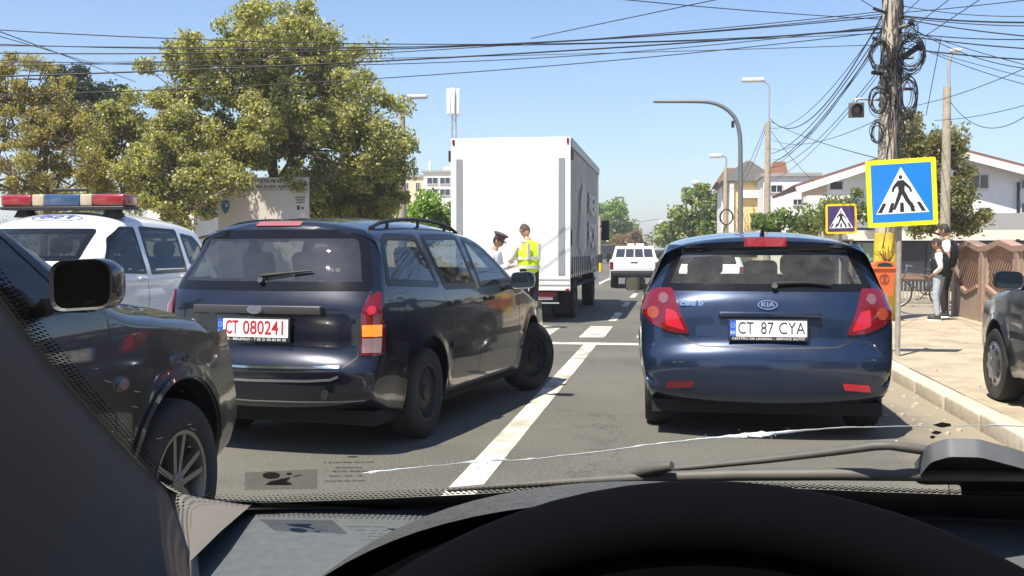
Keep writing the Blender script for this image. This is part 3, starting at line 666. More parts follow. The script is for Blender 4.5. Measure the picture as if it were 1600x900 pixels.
b = MB(); b.prism(ellipse(0, 0, .026, .018, 24), .004, M_ @ Matrix.Translation((0, 0, .012))); b.build('indicator_lens', M_CLEAR, sr)
h, n = c2.hit('x', 3.48, .84, 1); text('trim_lettering', 'LAUREATE', .05, M_CHROME, Matrix.Translation(h+Vector((.004, 0, 0))) @ Matrix.Rotation(R(90), 4, 'Z') @ Matrix.Rotation(R(90), 4, 'X'), root2, .002, .17, .001)

# ================================================================ parked grey car on the pavement, white hatchback ahead
def small_car(loc, rz, pm, glassm, style='cap'):
    root = empty('parked_car', loc, rz)
    c = Car([(.2,.25),(.08,.28),(.02,.38),(0,.52),(.04,.68),(.08,.9),(.2,1.05),(.35,1.25),(.5,1.38),(.8,1.43),(1.4,1.46),(1.9,1.44),(2.3,1.35),(2.65,1.18),(3.0,1.0),(3.3,.95),(3.6,.86),(3.8,.74),(3.88,.6),(3.9,.45),(3.85,.3),(3.7,.22)],
            [.72, 3.16], .30, .35, .22, [(.18,.75),(.3,.79),(.5,.818),(.7,.825),(.85,.82),(.95,.80),(1.03,.765),(1.2,.70),(1.35,.635),(1.47,.57)], Rend=.18, Crear=.05, kf=.14)
    window(c, 'f', [(-.62,1.05),(.62,1.05),(.54,1.36),(-.54,1.36)], root, glassm, .04)
    window(c, 'r', [(-.60,1.04),(.60,1.04),(.52,1.33),(-.52,1.33)], root, glassm, .045)
    for s_ in (1, -1):
        window(c, 'x', [(2.72,.97),(1.66,.95),(1.64,1.34),(1.95,1.35),(2.25,1.26)], root, glassm, side=s_)
        window(c, 'x', [(1.58,.95),(.75,.98),(.85,1.28),(1.56,1.35)], root, glassm, side=s_)
        c.strip('door_gap', 'x', [(1.62,.98),(1.62,.5),(1.66,.3)], .007, .0006, M_BLACKTX, root, s_)
        c.strip('door_gap', 'x', [(2.78,.98),(2.76,.8),(2.75,.3)], .007, .0006, M_BLACKTX, root, s_)
        h, n = c.hit('x', 1.78, .86, s_); b = MB(); b.box(h.x-.025 if s_ < 0 else h.x-.01, h.x+.025 if s_ > 0 else h.x+.01, 1.70, 1.86, .845, .875, bev=.008); b.build('door_handle', M_TRIM, root, 40)
        c.patch('headlight', 'f', roundpoly([(s_*.45,.62),(s_*.74,.64),(s_*.72,.80),(s_*.48,.74)], .03), .005, M_CLEAR, root, 1, .04, .008)
        c.patch('tail_light', 'r', roundpoly([(s_*.62,.70),(s_*.77,.70),(s_*.74,.98),(s_*.66,.98)], .02), .006, M_RED, root, 1, .04, .008)
        for y in (.72, 3.16): wheel(root, s_*.80, y, .295, .295, .18, s_, style)
        mirror(root, s_*.94, 2.42, .99, s_, M_TRIM if style == 'cap' else pm, .2, .145)
        c.strip('side_moulding', 'x', [(1.0,.56),(2.75,.57)], .05, .008, M_TRIM, root, s_)
    c.body(pm, root)
    c.patch('grille', 'f', roundpoly([(-.35,.60),(.35,.60),(.32,.70),(-.32,.70)], .02), .004, M_TRIM, root, 1, .05, .004)
    b = MB(); b.box(-.70, .70, .25, 3.6, .18, .25); b.build('underbody', M_UNDER, root)
    cabin(root, c, .62, .28, .35, 2.8, M_SEAT, .95)
    return root, c
P_GREY = paint('grey_blue_paint', (.045, .055, .075), amt=.12)
r3, c3 = small_car((3.46, 5.62, .12), R(1.5), P_GREY, G_DARK)
tag(r3, 'grey blue car parked on the pavement beside the fence, front wheel and mirror in view', 'car')
r4, c4 = small_car((.80, 22.5, 0), R(1.0), P_WHITE, G_DARK, 'steel')
r4.name = 'white_car'
tag(r4, 'white car mostly hidden beyond the dark blue hatchback', 'car')
q = MB(); q.box(-.55, .55, 1.1, 1.14, 1.49, 1.52); q.box(-.55, .55, 1.7, 1.74, 1.49, 1.52)
for x in (-.5, .5):
    for y in (1.12, 1.72): q.box(x-.02, x+.02, y-.02, y+.02, 1.40, 1.50)
q.build('roof_rack', M_TRIM, r4)
# ================================================================ ground, road, kerb, pavement
def roadmat():
    m = bpy.data.materials.new('asphalt'); m.use_nodes = True; n = m.node_tree; p = n.nodes['Principled BSDF']; p.inputs['Roughness'].default_value = .88; p.inputs['Specular IOR Level'].default_value = .3
    tc = n.nodes.new('ShaderNodeTexCoord'); L = n.links.new
    def noise(s, d, r=.6):
        z = n.nodes.new('ShaderNodeTexNoise'); z.inputs['Scale'].default_value = s; z.inputs['Detail'].default_value = d; z.inputs['Roughness'].default_value = r; L(tc.outputs['Object'], z.inputs['Vector']); return z
    def ramp(src, p0, c0, p1, c1):
        r = n.nodes.new('ShaderNodeValToRGB'); e = r.color_ramp.elements; e[0].position = p0; e[1].position = p1; e[0].color = (*c0, 1); e[1].color = (*c1, 1); L(src, r.inputs[0]); return r
    def mix(f, a, b, mode='MIX'):
        x = n.nodes.new('ShaderNodeMix'); x.data_type = 'RGBA'; x.blend_type = mode
        if isinstance(f, float): x.inputs[0].default_value = f
        else: L(f, x.inputs[0])
        L(a, x.inputs[6]) if not isinstance(a, tuple) else setattr(x.inputs[6], 'default_value', (*a, 1))
        L(b, x.inputs[7]) if not isinstance(b, tuple) else setattr(x.inputs[7], 'default_value', (*b, 1)); return x.outputs[2]
    big = ramp(noise(.35, 5).outputs[0], .3, (.095, .093, .082), .7, (.135, .13, .113))
    fine = ramp(noise(70, 4, .8).outputs[0], .35, (.35, .35, .35), .65, (1.5, 1.5, 1.45)); c = mix(1.0, big.outputs[0], fine.outputs[0], 'MULTIPLY')
    grit = ramp(noise(28, 3, .9).outputs[0], .66, (0, 0, 0), .72, (1, 1, 1)); c = mix(grit.outputs[0], c, (.26, .23, .18))
    st = ramp(noise(1.3, 8, .75).outputs[0], .52, (0, 0, 0), .80, (.75, .75, .75)); c = mix(st.outputs[0], c, (.055, .052, .046)); wr = ramp(noise(.18, 3, .5).outputs[0], .45, (0, 0, 0), .7, (.5, .5, .5)); c = mix(wr.outputs[0], c, (.155, .15, .13))
    vo = n.nodes.new('ShaderNodeTexVoronoi'); vo.feature = 'DISTANCE_TO_EDGE'; vo.inputs['Scale'].default_value = .33; dv = n.nodes.new('ShaderNodeVectorMath'); dv.operation = 'ADD'; nv_ = noise(1.6, 7, .7); sc2 = n.nodes.new('ShaderNodeVectorMath'); sc2.operation = 'SCALE'; sc2.inputs[3].default_value = 1.6; L(nv_.outputs['Color'], sc2.inputs[0]); L(tc.outputs['Object'], dv.inputs[0]); L(sc2.outputs[0], dv.inputs[1]); L(dv.outputs[0], vo.inputs['Vector'])
    ck = ramp(vo.outputs['Distance'], .0, (.8, .8, .8), .006, (0, 0, 0)); c = mix(ck.outputs[0], c, (.035, .033, .03))
    # sand and dust swept against the kerb
    sx = n.nodes.new('ShaderNodeSeparateXYZ'); L(tc.outputs['Object'], sx.inputs[0]); nz = noise(.9, 6, .7)
    ma = n.nodes.new('ShaderNodeMath'); ma.operation = 'MULTIPLY_ADD'; L(nz.outputs[0], ma.inputs[0]); ma.inputs[1].default_value = 1.2; L(sx.outputs[0], ma.inputs[2])
    mr = n.nodes.new('ShaderNodeMapRange'); mr.inputs['From Min'].default_value = 1.95; mr.inputs['From Max'].default_value = 2.6; mr.inputs['To Max'].default_value = .85; L(ma.outputs[0], mr.inputs['Value'])
    c = mix(mr.outputs[0], c, (.29, .245, .18)); L(c, p.inputs['Base Color'])
    b = n.nodes.new('ShaderNodeBump'); b.inputs['Strength'].default_value = .6; b.inputs['Distance'].default_value = .008; L(noise(90, 3, .8).outputs[0], b.inputs['Height']); L(b.outputs[0], p.inputs['Normal'])
    return m
def bend(y): return 0 if y < 33 else -(y-33)*.035
def sheet(name, x0, x1, ys, z, m, xf=bend):
    V = []; F = []
    for y in ys: V += [(x0+xf(y), y, z), (x1+xf(y), y, z)]
    for i in range(len(ys)-1): F.append((2*i, 2*i+1, 2*i+3, 2*i+2))
    return tag(mk(name, V, F, m), kind='structure')
M_SAND = mat('sandy_ground', (.34, .28, .20), .95, var=.22, scale=6, bump=.3)
M_PAVE = mat('dusty_pavement', (.38, .315, .22), .92, var=.16, scale=11, bump=.4, dirt=(.20, .17, .125), dirt_amt=.7)
M_KERB = mat('kerb_concrete', (.47, .42, .33), .85, var=.16, scale=14, bump=.3)
M_PAINT = mat('road_paint', (.58, .54, .45), .7, var=.10, scale=18, dirt=(.14, .13, .11), dirt_amt=1.0)
M_ASPH = roadmat()
tag(mk('ground', [(-900, -60, -.04), (900, -60, -.04), (900, 1800, -.04), (-900, 1800, -.04)], [(0, 1, 2, 3)], M_SAND), kind='structure')
ys = [-12, 10, 20, 33]+list(range(40, 700, 12)); sheet('road', -11.0, 2.28, ys, 0, M_ASPH)
sheet('side_road', 2.28, 30, [20.7, 27.5], -.004, M_ASPH, lambda y: 0)
def mark(name, pts, z=.004): return tag(mk(name, [(x, y, z) for x, y in pts], [tuple(range(len(pts)))], M_PAINT), kind='structure')
def bar(name, x0, x1, y0, y1): return mark(name, [(x0, y0), (x1, y0), (x1, y1), (x0, y1)])
bar('lane_line', -1.23, -1.05, -8, 14.42)
bar('stop_line', -4.35, 2.0, 14.45, 14.78)
for k in range(-4, 5): bar('crossing_stripe', -1.41+k*.88, -1.02+k*.88, 15.65, 18.0)
for y0, y1 in ((19.4, 22.0), (24.4, 26.6), (29.2, 32.0), (36.5, 39), (44, 47), (52, 55)): bar('lane_dash', -1.19+bend(y0), -1.04+bend(y0), y0, y1)
bar('centre_line', -4.62, -4.48, -8, 33)
p = [gnd(936, 441.5), gnd(957, 432), gnd(957, 434.5), gnd(936, 445)]; mark('edge_line', [(a.x, a.y) for a in p][::-1])
def slab(name, x0, x1, y0, y1, m, z=.12): b = MB(); b.box(x0, x1, y0, y1, -.05, z); return tag(b.build(name, m), kind='structure')
slab('pavement', 2.44, 5.22, -12, 20.55, M_PAVE); slab('pavement', 2.44, 6.5, 27.6, 90, M_PAVE); 
b = MB(); rnd = random.Random(5)
y = -12.0
while y < 90:
    L_ = 1.0
    if y > 20.0 and y < 27.5: y += L_; continue
    dx = rnd.uniform(-.008, .008); dz = rnd.uniform(-.006, .004); o = bend(y)*0
    b.box(2.25+dx, 2.43+dx, y+.006, y+L_-.006, -.05, .128+dz, bev=.022); y += L_
tag(b.build('kerb', M_KERB, smooth=40), kind='structure')
sheet('left_verge', -40, -11.0, ys, -.01, M_SAND)

# stones and litter on the dusty edge
rnd = random.Random(11); b = MB()
for k in range(260):
    x = rnd.gauss(2.05, .22) if rnd.random() < .6 else rnd.uniform(2.5, 5.0); y = rnd.uniform(5.5, 19)
    z = 0.0 if x < 2.24 else .12
    if 2.22 < x < 2.46: continue
    s = rnd.uniform(.005, .018); T = Matrix.Translation((x, y, z+s*.3)) @ Matrix.Rotation(rnd.random()*6, 4, 'Z')
    b.box(-s, s, -s*.8, s*.8, -s*.5, s*.6, T)
tag(b.build('gravel', M_KERB), kind='stuff')
def stone(u, v, z, s, col, label):
    p = gnd(u, v, z); bm = bmesh.new(); bmesh.ops.create_icosphere(bm, subdivisions=2, radius=s); r_ = random.Random(u)
    for q in bm.verts: q.co *= r_.uniform(.8, 1.15); q.co.z *= .55
    me = bpy.data.meshes.new('stone'); bm.to_mesh(me); bm.free(); me.materials.append(col); me.shade_smooth(); o = bpy.data.objects.new('stone', me); sc.collection.objects.link(o); o.location = p+Vector((0, 0, s*.35)); tag(o, label, 'stone')
stone(1514, 640, .0, .035, M_KERB, 'pale pebble lying in the gutter dust beside the kerb')
stone(1438, 603, .0, .02, M_KERB, 'small pebble in the gutter right of the blue hatchback')

# ================================================================ trees
def leaves(rng, centres, sig, counts, size, bounds=None):
    C_ = np.repeat(np.array(centres), counts, axis=0); S = np.repeat(np.array(sig), counts, axis=0)
    n = len(C_); p = C_+np.clip(rng.normal(size=(n, 3)), -2.0, 2.0)*S
    a = rng.normal(size=(n, 3)); a /= np.linalg.norm(a, axis=1)[:, None]; t = rng.normal(size=(n, 3)); t -= a*(t*a).sum(1)[:, None]; t /= np.linalg.norm(t, axis=1)[:, None]; bq = np.cross(a, t)
    sz = size*rng.uniform(.55, 1.25, n)[:, None]
    v = np.stack([p-t*sz, p-bq*sz*.55+a*sz*.15, p+t*sz, p+bq*sz*.55+a*sz*.15], axis=1).reshape(-1, 3)
    return v, n
def fast_quads(name, v, n, mats, mi, parent):
    me = bpy.data.meshes.new(name); me.vertices.add(len(v)); me.vertices.foreach_set('co', v.astype(np.float32).ravel())
    me.loops.add(n*4); me.loops.foreach_set('vertex_index', np.arange(n*4, dtype=np.int32)); me.polygons.add(n); me.polygons.foreach_set('loop_start', np.arange(0, n*4, 4, dtype=np.int32)); me.polygons.foreach_set('loop_total', np.full(n, 4, dtype=np.int32))
    for m in mats: me.materials.append(m)
    me.polygons.foreach_set('material_index', mi.astype(np.int32)); me.update(calc_edges=True); me.validate()
    o = bpy.data.objects.new(name, me); sc.collection.objects.link(o); o.parent = parent; return o
M_BARK = mat('bark', (.13, .10, .07), .95, var=.35, scale=12, bump=.8)
def tree(label, Y, trunk_px, lobes, nleaf, size, cols, seed, trunk_r=.2, group=None, clump=.42, dens=1.1, twigs=True, name='tree', fill=.55, depth=1.0, cat='tree', zbase=0.0):
    rng = np.random.default_rng(seed); rd = random.Random(seed)
    base = at(trunk_px[0], 392, Y); base.z = zbase; root = empty(name, base); tag(root, label, cat, group)
    L = []; area = []
    for (u, v, ru, rv) in lobes:
        c = at(u, v, Y)-base; rx = ru*Y/F_PX; rz = rv*Y/F_PX; c.y += rd.uniform(-.3, .3)*rx; L.append((c, rx, rz)); area.append(rx*rz)
    tot = sum(area); cen = []; sg = []; ct = []; tw = MB(); top = at(*trunk_px, Y)-base
    tp = [Vector((0, 0, -.1)), Vector((top.x*.3+rd.uniform(-.1, .1), 0, top.z*.35)), Vector((top.x*.7, rd.uniform(-.1, .1), top.z*.7)), top]
    tp = catmull(tp, .6); tw.tube(tp, [trunk_r*(1.15-.75*i/(len(tp)-1)) for i in range(len(tp))], 9)
    for (c, rx, rz), ar in zip(L, area):
        k = max(4, int(ar/(clump*clump)*1.9*dens)); per = max(6, int(nleaf*ar/tot/k))
        limb_end = c+Vector((0, 0, -.1*rz)); st = tp[rd.randint(len(tp)//2, len(tp)-1)]
        mid = (st+limb_end)/2+Vector((rd.uniform(-.2, .2), rd.uniform(-.2, .2), -.12*(limb_end-st).length)); lp = catmull([st, mid, limb_end], .5)
        tw.tube(lp, [max(.018, trunk_r*.42*(1-.75*i/max(1, len(lp)-1))) for i in range(len(lp))], 6)
        for _ in range(k):
            d = rng.normal(size=3); d /= np.linalg.norm(d); r = rng.uniform(fill, 1.0)**.7 if rng.random() < .75 else rng.uniform(.1, .8)
            q = Vector((c.x+d[0]*rx*r, c.y+d[1]*rx*r*depth, c.z+d[2]*rz*r)); s = clump*rng.uniform(.45, 1.15)
            cen.append(q); sg.append((s*.55, s*.55, s*.42)); ct.append(int(per*rng.uniform(.5, 1.6)))
            if twigs and rd.random() < .7:
                a = lp[rd.randint(len(lp)//2, len(lp)-1)]; m_ = (a+q)/2+Vector((rd.uniform(-.15, .15), rd.uniform(-.15, .15), rd.uniform(-.15, .1)))
                tw.tube([a, m_, q], [.03, .018, .007], 4, False)
    tw.build('trunk', M_BARK, root, 60)
    v, n = leaves(rng, [tuple(c) for c in cen], sg, np.array(ct), size); mi = rng.integers(0, len(cols), n)
    fast_quads('crown', v, n, cols, mi, root); return root
LY = [leafmat('leaf_spring_yellow', (.35, .34, .11)), leafmat('leaf_spring_olive', (.235, .245, .085)), leafmat('leaf_olive_dark', (.15, .16, .06)), leafmat('leaf_pale', (.46, .44, .23))]
LYY = [leafmat('leaf_yellow', (.36, .31, .10)), leafmat('leaf_ochre', (.27, .235, .09)), leafmat('leaf_spring_olive', (.235, .245, .085)), leafmat('leaf_brown', (.20, .15, .07))]
LG = [leafmat('leaf_green', (0.128, 0.195, 0.039)), leafmat('leaf_green_light', (0.195, 0.285, 0.058)), leafmat('leaf_green_dark', (0.068, 0.112, 0.026))]
LB = [leafmat('leaf_bright', (0.240, 0.390, 0.039)), leafmat('leaf_green_light', (0.195, 0.285, 0.058)), leafmat('leaf_green', (0.128, 0.195, 0.039))]
LD = [leafmat('needle_dark', (.022, .04, .022)), leafmat('needle_mid', (.035, .055, .025))]
LO = [leafmat('leaf_olive_dark', (.15, .16, .06)), leafmat('leaf_olive_grey', (0.150, 0.150, 0.065)), leafmat('leaf_spring_olive', (.235, .245, .085)), leafmat('leaf_brown', (.20, .15, .07))]
LR = [leafmat('leaf_brown', (.20, .15, .07)), leafmat('leaf_rusty', (0.255, 0.165, 0.078))]
tree('broad tree filling the background behind the billboard and the leafy young tree', 31, (380, 270), [(300, 300, 80, 45), (400, 290, 60, 35), (230, 300, 70, 50), (520, 320, 70, 40), (330, 230, 70, 60), (100, 320, 90, 40), (590, 300, 40, 40)], 40000, .075, LY[:3], 33, .14, clump=.42, fill=.3)
tree('tall broad spring tree with yellow green leaves behind the billboard', 24.7, (427, 160), [(432, 70, 95, 68), (350, 110, 85, 80), (520, 115, 80, 75), (575, 190, 62, 60), (470, 190, 95, 70), (335, 210, 80, 70), (268, 150, 48, 70), (415, 130, 80, 60), (600, 225, 42, 60), (300, 90, 40, 45), (390, 30, 32, 30), (470, 45, 50, 40), (530, 215, 60, 50), (440, 200, 70, 60), (470, 280, 60, 30), (400, 250, 45, 30), (560, 260, 60, 40)], 120000, .052, LY, 3, .15, clump=.33, depth=1.6, fill=.3)
tree('lower leafy tree between the big tree and the truck', 27, (560, 275), [(520, 290, 50, 55), (575, 285, 48, 55), (480, 310, 45, 45), (620, 250, 26, 50), (600, 320, 45, 35)], 34000, .052, LY, 4, .12, clump=.34, fill=.3)
tree('leafy young tree in front of the white wall piece', 23, (255, 262), [(262, 215, 52, 60), (235, 290, 42, 50), (305, 280, 55, 50), (270, 330, 50, 30), (210, 255, 42, 60), (340, 262, 40, 32), (368, 286, 26, 16)], 32000, .048, LY, 5, .09, clump=.30, fill=.3)
tree('ochre leaved tree with thin bare upper twigs at the far left', 23, (70, 230), [(40, 190, 70, 70), (105, 215, 58, 62), (20, 270, 70, 60), (95, 275, 65, 40), (45, 120, 42, 52), (-30, 180, 60, 90), (140, 265, 40, 48), (95, 130, 22, 42), (10, 130, 40, 60), (70, 180, 50, 60)], 40000, .040, LYY, 6, .10, clump=.26, dens=.8, fill=.3)
tree('yellow green tree between the far left tree and the big tree', 25, (165, 255), [(190, 180, 40, 48), (172, 235, 42, 55), (205, 285, 42, 42), (160, 290, 35, 35), (205, 210, 38, 45), (225, 250, 36, 45)], 24000, .046, LY, 7, .10, clump=.30, fill=.3)
tree('dark pine rising behind the ochre trees', 36, (140, 150), [(110, 128, 36, 30), (150, 145, 44, 32), (180, 150, 32, 22), (125, 175, 60, 30), (150, 215, 70, 40)], 16000, .085, LD, 8, .2, clump=.55)
tree('bright green bushy tree left of the truck', 37, (668, 335), [(668, 325, 34, 24), (640, 335, 25, 22), (695, 340, 25, 35), (650, 360, 50, 26)], 7000, .08, LB, 9, .1, clump=.4)
tree('dark hedge like tree low behind the black roof rail', 33, (540, 330), [(540, 335, 60, 30), (600, 345, 45, 24), (470, 345, 50, 22)], 6000, .085, LG, 10, .1, clump=.5)
tree('olive tree standing behind the tangled concrete pole', 27, (1474, 300), [(1428, 200, 20, 34), (1450, 240, 40, 42), (1500, 262, 24, 40), (1440, 285, 45, 34), (1495, 310, 38, 30), (1425, 235, 26, 40), (1470, 340, 55, 26), (1510, 340, 30, 20)], 15000, .06, LO, 12, .14, clump=.34)
tree('green tree beside the yellow house far along the street', 75, (1092, 350), [(1095, 322, 36, 34), (1070, 350, 32, 28), (1112, 345, 30, 38), (1050, 368, 24, 18)], 9000, .16, LG+[leafmat('leaf_pale', (.46, .44, .23))], 13, .25, clump=.9)
tree('green tree on the left verge seen past the truck', 138, (958, 350), [(952, 345, 26, 36), (966, 362, 20, 28), (940, 335, 22, 30), (948, 372, 34, 20)], 9000, .24, LG+LB[:1], 14, .3, clump=1.4)
tree('brown leafless looking tree at the end of the street', 120, (988, 375), [(985, 378, 22, 15), (970, 384, 16, 10), (998, 384, 14, 9)], 3000, .22, LR, 15, .2, clump=1.0)
tree('small green tree at the far end right of the road', 140, (1036, 370), [(1036, 366, 14, 14), (1022, 374, 12, 9), (1048, 372, 14, 12)], 3000, .26, LG, 16, .25, clump=1.1)
tree('broad green shrub in front of the white flats', 38, (1235, 345), [(1235, 345, 44, 26), (1205, 350, 26, 22), (1268, 352, 34, 20)], 8000, .075, LG, 17, .08, clump=.4, name='shrub', cat='shrub')
tree('yellowish shrub between the small crossing sign and the house', 36, (1330, 330), [(1300, 335, 22, 18), (1338, 320, 24, 20), (1285, 350, 30, 16), (1350, 335, 18, 20)], 6000, .065, LY[1:3]+LG[:1], 18, .07, clump=.36, name='shrub', cat='shrub')
# woods closing the far end of the road on both sides
def wood(name, x0, x1, y0, y1, h, n, cols, seed):
    rng = np.random.default_rng(seed); cen = []; sg = []; ct = []
    for k in range(n):
        x = rng.uniform(x0, x1); y = rng.uniform(y0, y1); hh = h*rng.uniform(.6, 1.1)
        for j in range(5): cen.append((x+rng.normal()*1.2, y, hh*rng.uniform(.2, .95))); sg.append((1.3, 1.3, 1.0)); ct.append(60)
    v, c_ = leaves(rng, cen, sg, np.array(ct), .32); o = fast_quads(name, v, c_, cols, rng.integers(0, len(cols), c_), None); tag(o, kind='stuff')
wood('distant_woods', -120, -16, 150, 240, 7, 90, LG, 21); wood('distant_woods', 2, 90, 170, 260, 5, 70, LG+LR, 22)

# ================================================================ buildings
M_WHITEWALL = mat('white_render', (.74, .72, .68), .85, var=.05, scale=3)
M_CREAM = mat('cream_render', (.62, .52, .34), .85, var=.06, scale=3)
M_YELLOW = mat('yellow_render', (.66, .50, .24), .85, var=.1, scale=3)
M_GREYWALL = mat('grey_render', (.30, .29, .27), .85, var=.1, scale=3)
M_WIN = mat('dark_window', (.03, .035, .045), .12, coat=.6)
M_WINF = mat('window_frame', (.55, .55, .55), .5)
M_TILE = mat('roof_tile', (.30, .14, .09), .85, var=.2, scale=9)
M_RED = mat('lamp_red', (.45, .008, .02), .12)
M_ROOFG = mat('grey_roof', (.17, .165, .15), .85, var=.12, scale=7, bump=.3)
M_DARKW = mat('dark_opening', (.02, .022, .02), .4)
M_CONC = mat('pole_concrete', (.40, .34, .26), .9, var=.2, scale=9, bump=.4, dirt=(.16, .13, .10), dirt_amt=.5)
def winp(root, u0, u1, v0, v1, Y, name='window', bars=1):
    a = at(u0, v0, Y)-root.location; b_ = at(u1, v1, Y)-root.location; y = a.y
    f = MB(); x0, x1, z0, z1 = a.x, b_.x, b_.z, a.z; t = max(.05, (x1-x0)*.06)
    f.box(x0-t, x1+t, y-.06, y+.03, z1, z1+t); f.box(x0-t, x1+t, y-.09, y+.03, z0-t, z0); f.box(x0-t, x0, y-.06, y+.03, z0, z1); f.box(x1, x1+t, y-.06, y+.03, z0, z1)
    for k in range(1, bars+1): xx = x0+(x1-x0)*k/(bars+1); f.box(xx-t*.4, xx+t*.4, y-.045, y+.03, z0, z1)
    o = f.build(name, M_WINF, root); g = MB(); g.box(x0, x1, y-.02, y+.02, z0, z1); g.build('pane', M_WIN, o); return o
def house(label, u0, u1, vtop, Y, deep, m, name='house', cat='house', zb=-.05, wins=(), flat=True, group=None):
    a = at(u0, vtop, Y); b_ = at(u1, vtop, Y); root = empty(name, (a.x, Y, 0)); tag(root, label, cat, group)
    w_ = b_.x-a.x; h = a.z; q = MB(); q.box(0, w_, 0, deep, zb, h); q.build('wall', m, root)
    if flat: q = MB(); q.box(-.15, w_+.15, -.15, deep+.15, h, h+.18); q.build('roof', M_GREYWALL, root)
    for wn in wins: winp(root, *wn, Y)
    return root, w_, h
house('pale yellow flats seen between the big tree and the truck', 604, 662, 277, 90, 12, M_CREAM, 'apartment_building', 'building', wins=[(612, 618, 286, 296), (632, 638, 286, 296), (650, 656, 286, 296), (612, 618, 305, 315), (632, 638, 305, 315), (650, 656, 305, 315)])
rt, w_, h_ = house('white flats with large windows right behind the truck edge', 662, 712, 270, 84, 12, M_WHITEWALL, 'apartment_building', 'building', wins=[(668, 684, 278, 287), (688, 703, 278, 287), (668, 684, 296, 305), (688, 703, 296, 305)])
q = MB(); q.box(.3, .5, .5, .7, h_+.1, h_+1.0); q.box(1.5, 2.2, 1, 1.6, h_+.1, h_+.6); q.build('chimney', M_WHITEWALL, rt)
rt, w_, h_ = house('tall dark block far off above the left trees', 961, 972, 308, 260, 10, M_GREYWALL, 'tower_block', 'building', wins=[(962.5, 965, 316, 322), (967, 970, 316, 322), (962.5, 965, 330, 336), (967, 970, 330, 336)])
house('white wall of a building behind the leaves at the left', 228, 302, 283, 34, 6, M_WHITEWALL, 'building', 'building', wins=[(236, 252, 284, 291)])
# yellow house with grey gable
rt, w_, h_ = house('yellow house with a grey gable and climbing vine', 1140, 1192, 283, 62, 9, M_YELLOW, wins=(), flat=False)
q = MB(); q.prism([(-.5, 0), (w_+.6, 0), (w_+.45, .35), (w_*.62, 1.15), (w_*.5, 1.15), (-.35, .35)], 9.6, Matrix.Translation((0, 9.3, h_)) @ Matrix.Rotation(R(90), 4, 'X')); q.build('roof', M_ROOFG, rt)
q = MB(); q.box(w_*.28, w_*1.0, -.25, -.01, h_-1.0, h_-.55, None); q.box(0, .25, -.2, -.005, -.04, h_-.1); q.build('white_trim', M_WHITEWALL, rt)
rng = np.random.default_rng(4); tw = MB(); rd = random.Random(9)
for k in range(26):
    x = rd.uniform(w_*.3, w_); pts = [Vector((x, -.06, 0))]
    for j in range(7): pts.append(pts[-1]+Vector((rd.uniform(-.22, .22), rd.uniform(-.02, .01), rd.uniform(.25, .75))))
    tw.tube(pts, [.03, .028, .024, .02, .016, .013, .01, .008], 4, False)
vn = tw.build('climbing_vine', M_BARK, None, loc=rt.location.copy()); tag(vn, 'bare brown vine climbing the yellow house front', 'vine')
rt, w_, h_ = house('low red tiled house partly behind the yellow house', 1128, 1142, 285, 66, 7, M_WHITEWALL, flat=False); q = MB(); q.prism([(-.4, 0), (w_+.3, 0), (w_+.3, .9), (.2, .9)], 7, Matrix.Translation((0, 7, h_)) @ Matrix.Rotation(R(90), 4, 'X')); q.build('roof', M_TILE, rt)
rt, w_, h_ = house('white flat roofed house with a dark window right of the wooden pole', 1193, 1280, 276, 58, 8, M_WHITEWALL, wins=[(1205, 1222, 290, 300), (1240, 1252, 312, 320)])
q = MB(); q.prism([(0.2, 0), (w_*.45, 0), (w_*.40, .65), (.6, .65)], 5, Matrix.Translation((0, 5.2, h_+.18)) @ Matrix.Rotation(R(90), 4, 'X')); q.build('tiled_roof', M_TILE, rt)
# broad white gabled house
YH = 47.0; a = at(1292, 300, YH); rt = empty('house', (a.x, YH, 0)); tag(rt, 'broad white house with a low brown edged gable at the right', 'house')
P = [(at(u, v, YH)-rt.location) for u, v in ((1292, 400), (1780, 400), (1780, 312), (1448, 226), (1292, 277))]
q = MB(); q.prism([(p.x, p.z) for p in P], 9, Matrix.Translation((0, 9, 0)) @ Matrix.Rotation(R(90), 4, 'X')); q.build('wall', M_WHITEWALL, rt)
q = MB()
def roofslope(p0, p1, t0=.0, t1=.12, y0=-.7, y1=9.5):
    n_ = Vector((-(p1.z-p0.z), 0, p1.x-p0.x)).normalized(); vs = []
    for y in (y0, y1): vs += [Vector((p.x, y, p.z))+n_*t for t in (t0, t1) for p in (p0, p1)]
    q.add(vs, [(0, 1, 3, 2), (4, 6, 7, 5), (0, 4, 5, 1), (2, 3, 7, 6), (0, 2, 6, 4), (1, 5, 7, 3)])
L0 = P[4]+(P[4]-P[3]).normalized()*1.5; R0 = P[2]; roofslope(L0, P[3]); roofslope(P[3]+Vector((.003, 0, 0)), R0); q.build('roof', mat('roof_edge_brown', (.17, .09, .075), .8), rt)
q = MB(); roofslope(L0, P[3], -.30, -.004, -.75, -.6); roofslope(P[3], R0, -.30, -.004, -.75, -.6); q.build('fascia', M_WHITEWALL, rt)
winp(rt, 1518, 1543, 274, 294, YH); winp(rt, 1530, 1545, 325, 332, YH); winp(rt, 1297, 1316, 284, 296, YH, bars=0); winp(rt, 1596, 1612, 282, 294, YH); winp(rt, 1596, 1610, 318, 332, YH)
q = MB(); a = at(1590, 285, YH)-rt.location; c_ = at(1590, 335, YH)-rt.location; q.tube([(a.x, -.12, a.z), (a.x, -.12, c_.z-2)], .06, 6); q.build('drainpipe', M_TRIM, rt)
q = MB(); a = at(1262, 303, YH-2)-rt.location; b_ = at(1328, 318, YH-2)-rt.location; q.box(a.x, b_.x, -2, -.01, b_.z-.55, b_.z+.35); q.build('balcony', M_WHITEWALL, rt)
